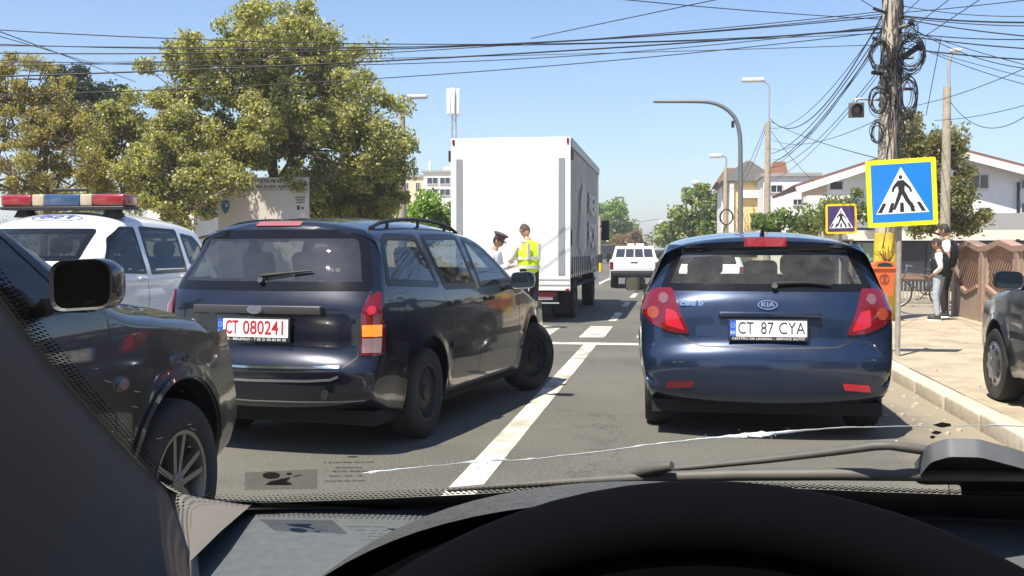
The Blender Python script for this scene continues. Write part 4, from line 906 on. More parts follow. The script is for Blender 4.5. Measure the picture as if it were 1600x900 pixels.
# low shop with a grey pitched roof
YS = 36.0; rt = empty('shop', (at(1270, 372, YS).x, YS, 0)); tag(rt, 'low dark shop front under a wide grey roof with a white fascia', 'shop')
a = at(1268, 374, YS)-rt.location; w_ = (at(1900, 374, YS)-rt.location).x; zf = a.z
q = MB(); q.box(.6, w_, .4, 9, -.05, zf-.04); q.build('wall', mat('shop_wall', (.16, .14, .11), .8, var=.2, scale=4), rt)
q = MB(); q.box(0, w_, -.05, .06, zf, zf+.30); q.build('fascia', mat('fascia_cream', (.70, .62, .50), .7, var=.05, scale=5), rt)
q = MB(); zt = (at(1360, 334, YS+6)).z; q.hexa([Vector(p) for p in ((-.1, -.02, zf+.30), (w_, -.02, zf+.30), (w_, 9.4, zf+.30), (2.0, 9.4, zf+.30), (1.9, 6, zt), (w_, 6, zt), (w_, 7, zt), (2.3, 7, zt))]); q.build('roof', M_ROOFG, rt)
for u0, u1 in ((1290, 1340), (1342, 1358), (1412, 1448), (1452, 1500), (1505, 1560), (1565, 1620)):
    a = at(u0, 381, YS)-rt.location; b_ = at(u1, 430, YS)-rt.location; q = MB(); q.box(a.x, b_.x, .30, .39, 0.02, zf-.1); q.build('shop_window', M_WIN if u0 != 1342 else M_GREYWALL, rt)
a = at(1350, 381, YS)-rt.location; q = MB(); q.box(a.x-.02, a.x+.62, .18, .28, .02, zf-.12); q.build('green_door', mat('door_green', (.20, .27, .17), .6), rt)

# billboard by the trees
YB = 24.1; pa = at(340, 278, YB); pb = at(483, 340, YB); rt = empty('billboard', (pa.x, YB, 0)); tag(rt, 'white roadside billboard with a blue shield and two lines of black capitals', 'billboard')
W_ = pb.x-pa.x; H1 = pa.z; q = MB(); q.box(0, W_, 0, .05, .55, H1, bev=.006); q.build('board', mat('board_white', (.50, .46, .42), .6, var=.05, scale=6), rt)
q = MB(); q.box(.1, .18, .06, .14, -.05, H1-.1); q.box(W_-.18, W_-.1, .06, .14, -.05, H1-.1); q.build('post', M_STEEL, rt)
U = lambda x, z: Matrix.Translation((x, -.004, z)) @ Matrix.Rotation(R(90), 4, 'X')
text('board_lettering', 'MODERNA CONSTRUIM RETEAUA DE', .125, M_BLACKTX, U(W_*.53, H1-.10), rt, .002, W_*.78, .001); text('board_lettering', 'CANALIZARE SI APA AGIGEA', .115, M_BLACKTX, U(W_*.52, H1-.235), rt, .002, W_*.62, .001)
q = MB(); q.box(W_*.26, W_*.78, -.006, 0, H1-.315, H1-.305); q.build('board_rule', M_BLACKTX, rt)
shp = [(-.11, .14), (0, .17), (.11, .14), (.105, -.02), (.06, -.12), (0, -.18), (-.06, -.12), (-.105, -.02)]; q = MB(); q.prism(roundpoly(shp, .03), .004, U(.2, H1-.72)); sh = q.build('shield', mat('shield_blue', (.03, .12, .20), .5), rt)
q = MB(); q.prism(ellipse(.03, .03, .025, .03), .004, U(.2, H1-.72) @ Matrix.Translation((0, 0, .004))); q.box(.10, .30, -.012, -.004, H1-.635, H1-.628); q.build('shield_mark', M_WHITETX, sh)
for k, s in enumerate(('LUCRARI PENTRU', 'MUNICIPIUL', 'CONSTANTA')): text('board_small_lettering', s, .05, M_BLACKTX, U(W_-.22, H1-.50-k*.062), rt, .002, .26-.02*k, .001)
q = MB(); q.box(W_-.31, W_-.24, -.006, 0, H1-.80, H1-.70); q.box(W_-.19, W_-.14, -.006, 0, H1-.79, H1-.73); q.build('board_logo', M_BLACKTX, rt)
# antenna mast
YM = 78.0; a = at(709, 140, YM); rt = empty('antenna_mast', (a.x, YM, 0)); tag(rt, 'lattice phone mast with white panel antennas above the truck', 'mast')
q = MB(); hm = a.z; M_GALV = mat('galvanised', (.45, .46, .47), .45, .5)
for s1, s2 in ((-1, -1), (1, -1), (1, 1), (-1, 1)): q.tube([(s1*.22, s2*.22, 0), (s1*.14, s2*.14, hm)], .035, 5)
z = 0.0; k = 0
while z < hm-1: s1 = .22-.08*z/hm; q.tube([(-s1 if k%2 else s1, -s1, z), (s1 if k%2 else -s1, -s1, z+.7)], .02, 4); q.tube([(-s1, s1 if k%2 else -s1, z), (-s1, -s1 if k%2 else s1, z+.7)], .02, 4); z += .7; k += 1
q.build('lattice_frame', M_GALV, rt)
for dx, dy, ang in ((-.36, -.2, 20), (.36, -.2, -20), (.06, .4, 0), (.02, -.42, 0)):
    q = MB(); q.box(dx-.15, dx+.15, dy-.07, dy+.07, hm-1.9, hm+.05, bev=.03); q.build('panel_antenna', mat('antenna_white', (.72, .72, .74), .5), rt, 40)
for dz in (-2.05, -1.5): q = MB(); q.box(-.42, .42, -.03, .03, hm+dz, hm+dz+.05); q.build('cross_arm', M_GALV, rt)

# ================================================================ the truck
def truck():
    x0, x1, y0 = -4.05, -1.83, 18.6; root = empty('box_truck', ((x0+x1)/2, y0, 0)); tag(root, 'white box truck stopped in the left lane, grey curtain side with big letters', 'truck')
    hw = (x1-x0)/2; L_ = 7.2; zt = 3.40; zb = .60
    wm = mat('truck_white', (.84, .84, .83), .35, coat=.3, var=.02, scale=2)
    q = MB(); q.box(-hw, hw, 0, .06, zb, zt, bev=.012); q.box(-hw, hw, L_-.06, L_, zb+.3, zt, bev=.01); q.box(-hw+.01, hw-.01, .06, L_-.06, zt-.05, zt); q.box(-hw+.02, hw-.02, .06, L_-.06, zb+.25, zb+.33); q.build('box_body', wm, root, 40)
    gp = mat('grey_strip', (.24, .25, .27), .5)
    for s_ in (-1, 1):
        q = MB(); q.box(s_*(hw-.16)-.06, s_*(hw-.16)+.06, -.016, -.001, zb+.30, zt-.38, bev=.004); q.build('door_post', gp, root)
        q = MB(); q.box(s_*(hw-.05)-.022, s_*(hw-.05)+.022, -.02, 0, zt-.12, zt-.02, bev=.004); q.build('marker_lamp', M_RED, root)
        q = MB(); q.box(s_*(hw-.05)-.03, s_*(hw-.05)+.03, -.02, .0, zb-.02, zb+.04, bev=.004); q.build('marker_lamp', M_RED, root)
        cm = mat('curtain_grey', (.30, .31, .29), .45, var=.12, scale=3, dirt=(.3, .3, .27), dirt_amt=.35)
        # curtain, gently rippled, gathered along its foot
        V = []; F = []; ny, nz = 150, 14
        for i in range(ny+1):
            y = .10+(L_-.2)*i/ny
            for j in range(nz+1):
                t = j/nz; z = zb+.30+(zt-.16-zb-.30)*t; amp = .012+.035*max(0, 1-t*5)+.010*max(0, t*6-5)
                V.append((s_*(hw-.03+amp*math.sin(y*2*math.pi/.42)+.004*math.sin(y*31)), y, z))
        for i in range(ny):
            for j in range(nz): F.append((i*(nz+1)+j, (i+1)*(nz+1)+j, (i+1)*(nz+1)+j+1, i*(nz+1)+j+1))
        cu = mk('side_curtain', V, F, cm, root, 60)
        q = MB(); q.box(s_*hw-.02, s_*hw+.02, .06, L_, zt-.17, zt-.005, bev=.006); q.box(s_*hw-.03, s_*hw+.01, .02, L_, zb+.24, zb+.31); q.build('curtain_rail', mat('rail_grey', (.28, .29, .30), .4, .4), cu)
        for k in range(17): q = MB(); y = .3+k*.42; q.box(s_*(hw+.012)-.008, s_*(hw+.012)+.008, y-.018, y+.018, zb+.22, zb+.62); q.build('strap', M_TRIM, cu)
        q = MB(); q.box(s_*(hw+.003)-.012, s_*(hw+.003)+.012, .14, .22, 1.42, 1.72, bev=.004); q.build('curtain_latch', M_TRIM, root)
    lt = mat('curtain_letters', (.50, .51, .48), .5)
    def side(y, z): return Matrix.Translation((hw+.022, y, z)) @ Matrix.Rotation(R(90), 4, 'Z') @ Matrix.Rotation(R(90), 4, 'X')
    q = MB(); T = side(2.35, 1.95)
    for k in range(9): a = -1.0+k*.25; q.prism([(a*.8-.03, -.75+.2*abs(a)), (a*.8+.05, -.75+.2*abs(a)), (a*.55+.35, .8-.25*abs(a)), (a*.55+.27, .8-.25*abs(a))], .004, T)
    q.build('curtain_emblem', lt, root); text('curtain_lettering', 'REA', .62, lt, side(5.2, 2.35), root, .002, 2.3, .01); text('curtain_lettering', 'FOR', .8, lt, side(5.2, 1.65), root, .002, 2.3, .01); text('curtain_lettering', 'YOU', .5, lt, side(5.3, 1.05), root, .002, 2.0, .01)
    q = MB(); q.box(-hw, hw, -.01, .03, zb+.10, zb+.115); q.box(-hw, hw, -.01, .03, zb+.20, zb+.212); q.build('tail_lift_joint', mat('joint_grey', (.3, .3, .3), .6), root)
    q = MB(); q.box(-.45, -.37, .4, L_-.3, .42, .62); q.box(.37, .45, .4, L_-.3, .42, .62); q.box(-hw+.05, hw-.05, .2, L_-.2, .62, .66); q.box(-.8, .8, .35, .5, .36, .46); q.build('chassis', M_UNDER, root)
    q = MB(); q.box(.30, .86, .10, .14, .42, .58, bev=.004); lp = q.build('lamp_board', M_TRIM, root)
    q = MB(); q.box(.33, .83, .085, .10, .49, .57, bev=.003); q.build('rear_lamp', mat('truck_lamp_red', (.35, .02, .03), .3), lp)
    q = MB(); q.box(.40, .78, .08, .10, .43, .485, bev=.003); q.build('licence_plate', mat('plate_pinkish', (.6, .45, .42), .5), lp)
    q = MB(); q.box(.25, .9, .04, .09, .36, .385); q.build('bumper_bar', M_GALV, root)
    for s_ in (1, -1):
        for y in (1.75, 6.4): wheel(root, s_*(hw-.06), y, .40, .40, .26 if y > 3 else .45, s_, 'steel', rimm=M_STEEL)
        q = MB(); q.box(s_*(hw-.28)-.14, s_*(hw-.28)+.14, 1.20, 1.22, .12, .62); q.build('mud_flap', M_TYRE, root)
        q = MB(); q.tube([(s_*(hw+.02), L_+.35, 1.95), (s_*(hw+.12), L_+.5, 1.95)], .02, 6); q.box(s_*(hw+.14)-.1, s_*(hw+.14)+.1, L_+.46, L_+.54, 1.6, 2.1, bev=.02); q.build('mirror', M_TRIM, root)
        q = MB(); q.box(s_*(hw-.02), s_*(hw+.05), .02, .10, zt-.42, zt-.22); q.build('bracket', M_TRIM, root)
    q = MB(); q.hexa([Vector(p) for p in ((-1.0, L_+.15, .5), (1.0, L_+.15, .5), (1.0, L_+1.9, .5), (-1.0, L_+1.9, .5), (-.95, L_+.15, 2.35), (.95, L_+.15, 2.35), (.95, L_+1.15, 2.35), (-.95, L_+1.15, 2.35))]); q.build('cab', wm, root)
    q = MB(); q.hexa([Vector(p) for p in ((-.9, L_+1.45, 1.45), (.9, L_+1.45, 1.45), (.9, L_+1.56, 1.45), (-.9, L_+1.56, 1.45), (-.85, L_+1.1, 2.2), (.85, L_+1.1, 2.2), (.85, L_+1.27, 2.2), (-.85, L_+1.27, 2.2))]); q.build('windscreen', M_WIN, root)
truck()

# white pickup further on
def pickup():
    Y = 36.2; a = at(991, 400, Y); root = empty('pickup_truck', (a.x, Y, 0), R(2)); tag(root, 'white double cab pickup with a roof beacon driving away beyond the truck', 'pickup truck')
    wm = P_WHITE; q = MB(); q.box(-.86, .86, 0, 1.6, .60, 1.02, bev=.04); q.box(-.80, .80, .03, .06, .66, 1.03, bev=.01); q.hexa([Vector(p) for p in ((-.86, 1.6, .5), (.86, 1.6, .5), (.86, 5.0, .5), (-.86, 5.0, .5), (-.85, 1.6, 1.02), (.85, 1.6, 1.02), (.80, 4.9, .95), (-.80, 4.9, .95))]); q.build('body', wm, root, 40)
    q = MB(); q.hexa([Vector(p) for p in ((-.82, 1.62, 1.02), (.82, 1.62, 1.02), (.80, 3.9, 1.02), (-.80, 3.9, 1.02), (-.68, 1.80, 1.50), (.68, 1.80, 1.50), (.66, 3.2, 1.50), (-.66, 3.2, 1.50))]); q.build('cab', wm, root)
    def onback(x0, x1, z0, z1, m, nm, off=.012): # on the sloped cab rear
        f = lambda z: 1.62+.18*(z-1.02)/.48; k = lambda z: 1-(z-1.02)*.25; b = MB(); b.add([(x0*k(z0), f(z0)-off, z0), (x1*k(z0), f(z0)-off, z0), (x1*k(z1), f(z1)-off, z1), (x0*k(z1), f(z1)-off, z1), (x0*k(z0), f(z0)+.01, z0), (x1*k(z0), f(z0)+.01, z0), (x1*k(z1), f(z1)+.01, z1), (x0*k(z1), f(z1)+.01, z1)], [(0, 1, 2, 3), (4, 7, 6, 5), (0, 4, 5, 1), (1, 5, 6, 2), (2, 6, 7, 3), (3, 7, 4, 0)]); return b.build(nm, m, root)
    for x0, x1 in ((-.70, -.37), (-.33, -.02), (.02, .33), (.37, .70)): onback(x0, x1, 1.10, 1.40, M_WIN, 'rear_window')
    for s_ in (-1, 1):
        q = MB(); q.box(s_*.79-.06, s_*.79+.06, -.012, .02, .68, .94, bev=.01); q.build('tail_light', M_RED, root)
        for y in (.95, 4.1): wheel(root, s_*.84, y, .35, .35, .22, s_, 'steel')
        q = MB(); q.box(s_*.98-.09, s_*.98+.09, 3.4, 3.5, 1.05, 1.28, bev=.03); q.box(min(s_*.8, s_*.95), max(s_*.8, s_*.95), 3.43, 3.47, 1.10, 1.14); q.build('mirror', M_TRIM, root)
        q = MB(); q.box(s_*.82-.06, s_*.82+.06, 1.25, 1.28, .25, .6); q.build('mud_flap', M_WHITEWALL, root)
    q = MB(); q.box(-.78, .78, -.08, .02, .45, .58, bev=.02); q.build('bumper', M_TRIM, root); q = MB(); q.box(-.6, .6, .1, 4.6, .38, .58); q.build('underbody', M_UNDER, root)
    q = MB(); q.box(-.12, .12, -.008, .03, .90, .94); q.build('tailgate_handle', M_TRIM, root)
    q = MB(); q.box(-.26, .0, 2.3, 2.5, 1.51, 1.60, bev=.02); q.box(.05, .36, 2.3, 2.5, 1.51, 1.60, bev=.02); q.build('roof_beacon', mat('beacon_pale', (.75, .68, .62), .3), root)
pickup()
# distant vehicles, low detail but whole
def far_van(u, Y, w, h, m, label, name, cat, dark=False, rz=0):
    a = at(u, 400, Y); root = empty(name, (a.x, Y, 0), rz); tag(root, label, cat); L_ = w*2.3
    q = MB(); q.box(-w/2, w/2, .0, L_*.72, .45, h, bev=.08); q.hexa([Vector(p) for p in ((-w/2, L_*.72, .45), (w/2, L_*.72, .45), (w/2, L_, .45), (-w/2, L_, .45), (-w*.46, L_*.72, h*.95), (w*.46, L_*.72, h*.95), (w*.44, L_*.85, h*.9), (-w*.44, L_*.85, h*.9))]); q.build('body', m, root, 40)
    q = MB(); q.box(-w*.42, w*.42, -.015, .02, h*.62, h*.90, bev=.01); q.build('rear_window', M_WIN, root)
    for s_ in (-1, 1):
        q = MB(); q.box(s_*w*.44-.05, s_*w*.44+.05, -.015, .02, h*.42, h*.6); q.build('tail_light', M_RED, root)
        for y in (L_*.2, L_*.82): wheel(root, s_*w*.48, y, .33, .33, .2, s_, 'steel')
far_van(944, 106, 1.9, 2.0, mat('dark_lorry', (.03, .035, .03), .6), 'dark lorry in the opposite lane just past the truck', 'lorry', 'lorry')
far_van(959, 118, 1.8, 1.7, P_WHITE, 'pale car behind the dark lorry far down the street', 'far_car', 'car')
far_van(966, 128, 1.8, 1.55, mat('far_blue', (.05, .09, .2), .4, coat=.5), 'blue car far down the street behind the pale car', 'far_car', 'car')
far_van(1030, 64, 1.75, 1.5, mat('far_grey', (.2, .2, .21), .4, coat=.5), 'grey car far ahead between the pickup and the white car', 'far_car', 'car')

# ================================================================ unseen houses and trees added to mirror in glass and paint
rt, w_, h_ = house('unseen grey house added for reflections far behind the viewpoint on the left', 0, 10, 300, 40, 8, M_GREYWALL); rt.location = (-24, -26, 0); rt.scale = (40, 1, 3)
rt, w_, h_ = house('unseen cream house added for reflections behind the viewpoint on the right', 0, 10, 300, 40, 8, M_CREAM); rt.location = (9, -24, 0); rt.scale = (40, 1, 2.6)
def added_tree(x, y, h, label, seed):
    u = tree(label, 30, (800, 200), [(800, 180, 110, 90), (740, 230, 80, 80), (860, 230, 80, 80), (800, 280, 100, 60)], 5000, .16, LG, seed, .2, clump=.8, twigs=False); u.location = (x, y, 0)
added_tree(-13, -6, 8, 'unseen green tree added for reflections behind the viewpoint on the left', 51); added_tree(-12, -16, 8, 'unseen green tree added for reflections further behind on the left verge', 52); added_tree(8.5, -8, 8, 'unseen green tree added for reflections behind the viewpoint on the right', 53); added_tree(-14, 3, 8, 'unseen green tree added for reflections left of the patrol car', 54); added_tree(9.5, 4, 8, 'unseen green tree added for reflections right of the fence', 55)

# pale spring air
hz = bpy.data.materials.new('haze'); hz.use_nodes = True; n_ = hz.node_tree; n_.nodes.remove(n_.nodes['Principled BSDF']); pv = n_.nodes.new('ShaderNodeVolumePrincipled'); pv.inputs['Color'].default_value = (.93, .95, 1, 1); pv.inputs['Density'].default_value = .0011; pv.inputs['Anisotropy'].default_value = .3; n_.links.new(pv.outputs[0], n_.nodes['Material Output'].inputs['Volume'])
q = MB(); q.box(-950, 950, -90, 1850, -1.2, 22); tag(q.build('haze', hz), kind='stuff')
# ================================================================ poles, signs, cables
def taper_pole(root, h, r0, r1, m=None, lean=(0, 0), name='shaft'):
    q = MB(); n = 14; q.tube([(lean[0]*k/n, lean[1]*k/n, -.1+(h+.1)*k/n) for k in range(n+1)], [r0+(r1-r0)*k/n for k in range(n+1)], 20); return q.build(name, m or M_CONC, root, 60)
PX, PY = 3.68, 18.7; PH = 7.6
pole = empty('utility_pole', (PX, PY, .12)); tag(pole, 'thick leaning concrete pole with a yellow painted foot and tangled black cables', 'pole')
LX = .010
def pc(z): return Vector((LX*z, 0, z))
q = MB(); q.tube([pc(z) for z in np.linspace(-.1, PH, 16)], [.205-.075*k/15 for k in range(16)], 24); q.build('shaft', mat('pole_concrete_light', (.44, .38, .30), .9, var=.15, scale=9, bump=.4), pole, 60)
q = MB(); q.tube([pc(0), pc(.75), pc(1.52)], [.209, .2045, .201], 24, False); q.build('yellow_paint_band', mat('yellow_paint', (.72, .52, .03), .6, var=.12, scale=9, dirt=(.2, .17, .08), dirt_amt=.7), pole, 60)
text('pole_number', '24', .16, mat('faded_brown', (.17, .09, .05), .8), Matrix.Translation((.08, -.2045, 1.63)) @ Matrix.Rotation(R(90), 4, 'X'), pole, .002, .16, .003)
rd = random.Random(31)
for z in (2.15, 3.15, 3.9): q = MB(); q.tube([pc(z)-Vector((0,0,.02)), pc(z)+Vector((0,0,.02))], .195-.016*z+.02, 24, False); q.build('pole_strap', M_GALV, pole, 60)
M_CAB = mat('cable_black', (.015, .015, .016), .55); M_CAB2 = mat('cable_grey', (.10, .10, .10), .6); M_CAB3 = mat('cable_brown', (.12, .09, .07), .7)
# cables running down and round the pole
for k in range(78):
    zt = rd.uniform(4.2, 6.6); zb_ = rd.uniform(1.0, 3.9) if k % 3 else rd.uniform(3.6, 4.6); a = rd.gauss(-.45, .45) if zb_ < 3.7 else rd.gauss(-1.1, 1.2); pts = []; n = 12
    for i in range(n+1):
        z = zt+(zb_-zt)*i/n; a += rd.uniform(-.22, .22); r = .20-.014*z+rd.uniform(.0, .05)+(.05 if i in (3, 4, 5) and k % 4 == 0 else 0); pts.append(pc(z)+Vector((math.cos(a)*r, math.sin(a)*r, 0)))
    q = MB(); q.tube(catmull(pts, .12), rd.uniform(.005, .011), 5, False); q.build('down_cable', (M_CAB, M_CAB, M_CAB2, M_CAB3)[k % 4], pole, 60)
q = MB(); q.tube([pc(.9)+Vector((.17, -.09, 0)), pc(2.4)+Vector((.16, -.10, 0)), pc(4.0)+Vector((.14, -.12, 0))], .022, 8); q.build('conduit', M_CAB2, pole, 60)
for k in range(9):
    z = 4.0+k*.26; q = MB(); a = rd.uniform(-1, 1); s_ = (-1)**k; q.tube([pc(z)+Vector((s_*.1, -.12, 0)), pc(z+rd.uniform(-.05, .12))+Vector((s_*.34, -.2, 0))], rd.uniform(.02, .04), 6); q.build('insulator', M_CAB if k % 2 else M_CAB2, pole, 50)
q = MB(); T = Matrix.Translation(pc(4.62)+Vector((.30, -.15, 0))) @ Matrix.Rotation(R(-35), 4, 'Y'); q.box(-.17, .17, -.05, .05, -.05, .05, T, bev=.015); q.build('splice_box', M_CAB, pole, 40)
def coil(u, v, ru, rv, n, label):
    c = at(u, v, PY-.25); o = empty('cable_coil', c); rx = ru*PY/F_PX; rz = rv*PY/F_PX; q = MB()
    for k in range(n):
        a0 = rd.uniform(0, 6); f = rd.uniform(.72, 1.06); g_ = rd.uniform(.8, 1.05); ox = rd.gauss(0, .02); oz = rd.gauss(0, .03)
        q.tube([Vector((ox+rx*f*math.cos(a0+2*math.pi*i/26), -.02+.05*math.sin(a0*3)+.03*math.sin(i*.7+k), oz+rz*f*g_*math.sin(a0+2*math.pi*i/26+.15*math.sin(i*.5+k)))) for i in range(27)], rd.uniform(.004, .009), 5, False)
    q.build('cable_loops', M_CAB, o, 60); b_ = MB(); b_.box(-.03, .03, -.05, .12, rz*.85, rz*.85+.05); b_.build('cable_tie', M_CAB2, o); tag(o, label, 'cable coil', 'cable coils hung on the concrete pole')
for a_ in ((1374, 86, 16, 24, 12, 'round black cable coil high on the left flank of the tangled pole'), (1422, 84, 20, 28, 16, 'largest black cable coil, high on the right flank of the tangled pole'), (1384, 130, 8, 11, 8, 'small cable coil hanging on the front of the tangled pole'), (1374, 158, 14, 22, 10, 'black cable coil on the left flank beside the signal arm'), (1418, 150, 12, 30, 12, 'tall narrow cable coil on the right flank below the largest one'), (1371, 207, 9, 17, 7, 'lowest cable coil on the left flank of the tangled pole'), (1416, 202, 9, 20, 7, 'lowest cable coil on the right flank of the tangled pole'), (1424, 48, 8, 14, 6, 'little cable coil right under the dark splice box')): coil(*a_)
# warning light on an arm
p = at(1338, 172, PY-.1); o = empty('warning_light', p); tag(o, 'small square dark signal light on a thin arm of the tangled pole', 'signal light')
q = MB(); q.box(-.13, .13, -.02, .03, -.13, .13, bev=.01); q.build('backplate', mat('signal_grey', (.10, .10, .10), .5), o, 40)
q = MB(); q.lathe([(.085, -.03), (.10, 0), (.10, .12), (.088, .12), (.085, .02), (.001, .02)], 24, Matrix.Rotation(R(-90), 4, 'Z')); q.build('visor', M_TRIM, o, 50)
q = MB(); q.lathe([(.078, .03), (.05, .045), (.001, .05)], 24, Matrix.Rotation(R(-90), 4, 'Z')); q.build('signal_lens', mat('lens_brown', (.20, .13, .10), .3), o, 50)
pe = at(1385, 157, PY)-p; q = MB(); q.tube([(-.02, .06, .12), (0, .06, .19), (.08, .06, .20), (pe.x, .1, pe.z)], .022, 8); q.build('arm', M_GALV, o, 60)
# litter bin
p = at(1380, 436, PY-.42); o = empty('litter_bin', (p.x, PY-.38, p.z-.29)); tag(o, 'orange plastic litter bin fixed to the yellow painted pole', 'bin')
M_OR = mat('orange_plastic', (.62, .13, .03), .5, var=.1, scale=8, dirt=(.3, .2, .1), dirt_amt=.3)
q = MB(); q.hexa([Vector(t) for t in ((-.145, -.10, 0), (.145, -.10, 0), (.145, .16, 0), (-.145, .16, 0), (-.19, -.15, .46), (.19, -.15, .46), (.19, .17, .46), (-.19, .17, .46))]); bb = q.build('bin_body', M_OR, o)
q = MB(); n = 12; V = []; F = []
for i in range(n+1):
    a = math.pi*i/n; x = -.20*math.cos(a); z = .50+.10*math.sin(a)
    V += [(x, -.17, z), (x, .18, z), (x*.8, -.165, .50+.065*math.sin(a)-.02)]
for i in range(n): F += [(3*i, 3*i+3, 3*i+4, 3*i+1), (3*i, 3*i+2, 3*i+5, 3*i+3)]
q.add(V, F); q.box(-.205, .205, -.175, .185, .46, .50, bev=.01); q.build('bin_lid', M_OR, o, 40)
q = MB(); q.prism([(x*.78, .485+z) for x, z in [(-.17, 0), (.17, 0), (.13, .055), (0, .075), (-.13, .055)]], .003, Matrix.Translation((0, -.170, .015)) @ Matrix.Rotation(R(90), 4, 'X')); q.build('bin_opening', M_DARKW, o)
T = Matrix.Translation((0, -.137, .30)) @ Matrix.Rotation(R(96), 4, 'X'); q = MB(); q.tube([T @ Vector((.075*math.cos(2*math.pi*k/24), .075*math.sin(2*math.pi*k/24), .003)) for k in range(25)], .006, 5, False); q.prism(ellipse(0, .035, .018, .018, 10), .006, T); q.prism([(-.03, .01), (.03, .02), (.015, -.05), (-.02, -.05)], .006, T); q.build('bin_symbol', mat('symbol_brown', (.25, .06, .03), .6), bb)
# dry sprigs behind the bin
o = empty('dry_plant', (PX-.02, PY-.30, .12+1.0)); tag(o, 'dry brown sprig sticking out above the orange bin', 'plant'); q = MB()
for k in range(22): a = rd.uniform(-1.3, 1.3); l_ = rd.uniform(.15, .42); q.tube([(0, 0, -.05), (math.sin(a)*l_*.5, rd.uniform(-.1, .02), .10+math.cos(a)*l_*.5), (math.sin(a)*l_, rd.uniform(-.15, .02), .10+math.cos(a)*l_*.45)], [.006, .005, .002], 4, False)
q.build('stems', mat('dry_stem', (.12, .09, .04), .9), o)

# pedestrian crossing signs
YEL = mat('sign_yellow', (.80, .78, .02), .4, coat=.3); SB = mat('sign_blue', (.01, .20, .62), .35, coat=.3, var=.05, scale=4); SP = mat('sign_purple', (.06, .03, .12), .4, coat=.2); SW = mat('sign_white', (.80, .80, .80), .4); SK = mat('sign_black', (.02, .02, .02), .5); YO = mat('sign_orange_yellow', (.75, .50, .02), .45)
def crossing_sign(p, s, roll, rz, blue, yel, label, zb, post_x=0, ztop=None, thick=.03):
    o = empty('crossing_sign', (p.x, p.y, zb), rz); tag(o, label, 'road sign'); c = Vector((0, 0, p.z-zb))
    T = Matrix.Translation(c) @ Matrix.Rotation(roll, 4, 'Y') @ Matrix.Rotation(R(90), 4, 'X')
    def lay(nm, poly, z0, m, t=.002, par=None): q = MB(); q.prism(poly, t, T @ Matrix.Translation((0, 0, z0))); return q.build(nm, m, par or o)
    h = s/2; sq = lambda k, r: roundpoly([(-k, -k), (k, -k), (k, k), (-k, k)], r)
    bp = lay('sign_panel', sq(h, .02 if blue is SB else .06), 0, yel, thick); i = h*.86; lay('sign_field', sq(i, .004), thick, blue, .002, bp)
    tr = [(-h*.76, -h*.62), (h*.76, -h*.62), (0, h*.76)]; lay('sign_triangle', tr, thick+.002, SW, .002, bp)
    z = thick+.004
    def K(poly, nm='pedestrian_figure'): return poly
    fig = MB(); Tz = T @ Matrix.Translation((0, 0, z))
    fig.prism([(x*h, y*h) for x, y in ellipse(-.02, .46, .052, .058, 16)], .002, Tz)
    body = [(-.10,.36),(.06,.37),(.12,.30),(.25,.16),(.30,.02),(.245,.0),(.20,.12),(.09,.20),(.08,.06),(.20,-.20),(.36,-.45),(.25,-.475),(.10,-.26),(.0,-.05),(-.09,-.26),(-.20,-.50),(-.27,-.50),(-.18,-.22),(-.09,.04),(-.11,.20),(-.20,.13),(-.24,.02),(-.29,.05),(-.26,.17),(-.14,.32)]
    bm = bmesh.new(); vs = [bm.verts.new((x*h, y*h, 0)) for x, y in body]; f = bm.faces.new(vs); bmesh.ops.triangulate(bm, faces=[f]); bm.verts.index_update()
    fig.add([Tz @ (v.co+Vector((0, 0, .002))) for v in bm.verts], [[v.index for v in f.verts] for f in bm.faces]); bm.free(); fig.build('pedestrian_figure', SK, bp)
    for xb, xt in ((-.66, -.50), (-.36, -.27), (-.02, -.01), (.30, .24), (.60, .46)): lay('stripe', [(xb*h-.05*h, -.58*h), (xb*h+.07*h, -.58*h), (xt*h+.05*h, -.30*h), (xt*h-.05*h, -.30*h)], thick+.004, SK, .001, bp)
    q = MB(); q.tube([(post_x, thick*.5+.06, -.06), (post_x, thick*.5+.06, (ztop or p.z)-zb)], .03, 14); q.build('post', M_GALV2, o, 60)
    q = MB(); q.box(post_x-.05, post_x+.05, .0, .12, c.z-h*.5, c.z-h*.5+.03); q.box(post_x-.05, post_x+.05, .0, .12, c.z+h*.5, c.z+h*.5+.03); q.build('bracket', M_GALV, o)
    return o
M_GALV2 = mat('weathered_post', (.34, .31, .27), .6, .2, var=.2, scale=12)
crossing_sign(at(1408, 301, 12.2), .76, R(-3.0), 0, SB, YEL, 'large blue and yellow pedestrian crossing sign on a grey post at the kerb', .12)
crossing_sign(at(1314, 342, 25), .70, R(-1), R(-4), SP, YO, 'small far purple and yellow pedestrian crossing sign above the blue hatchback roof', .0, thick=.05)
p = at(1028, 366, 90); 
crossing_sign(at(985, 393, 88), .6, 0, 0, SP, YO, 'tiny distant yellow edged sign beyond the pickup', .0) if False else None

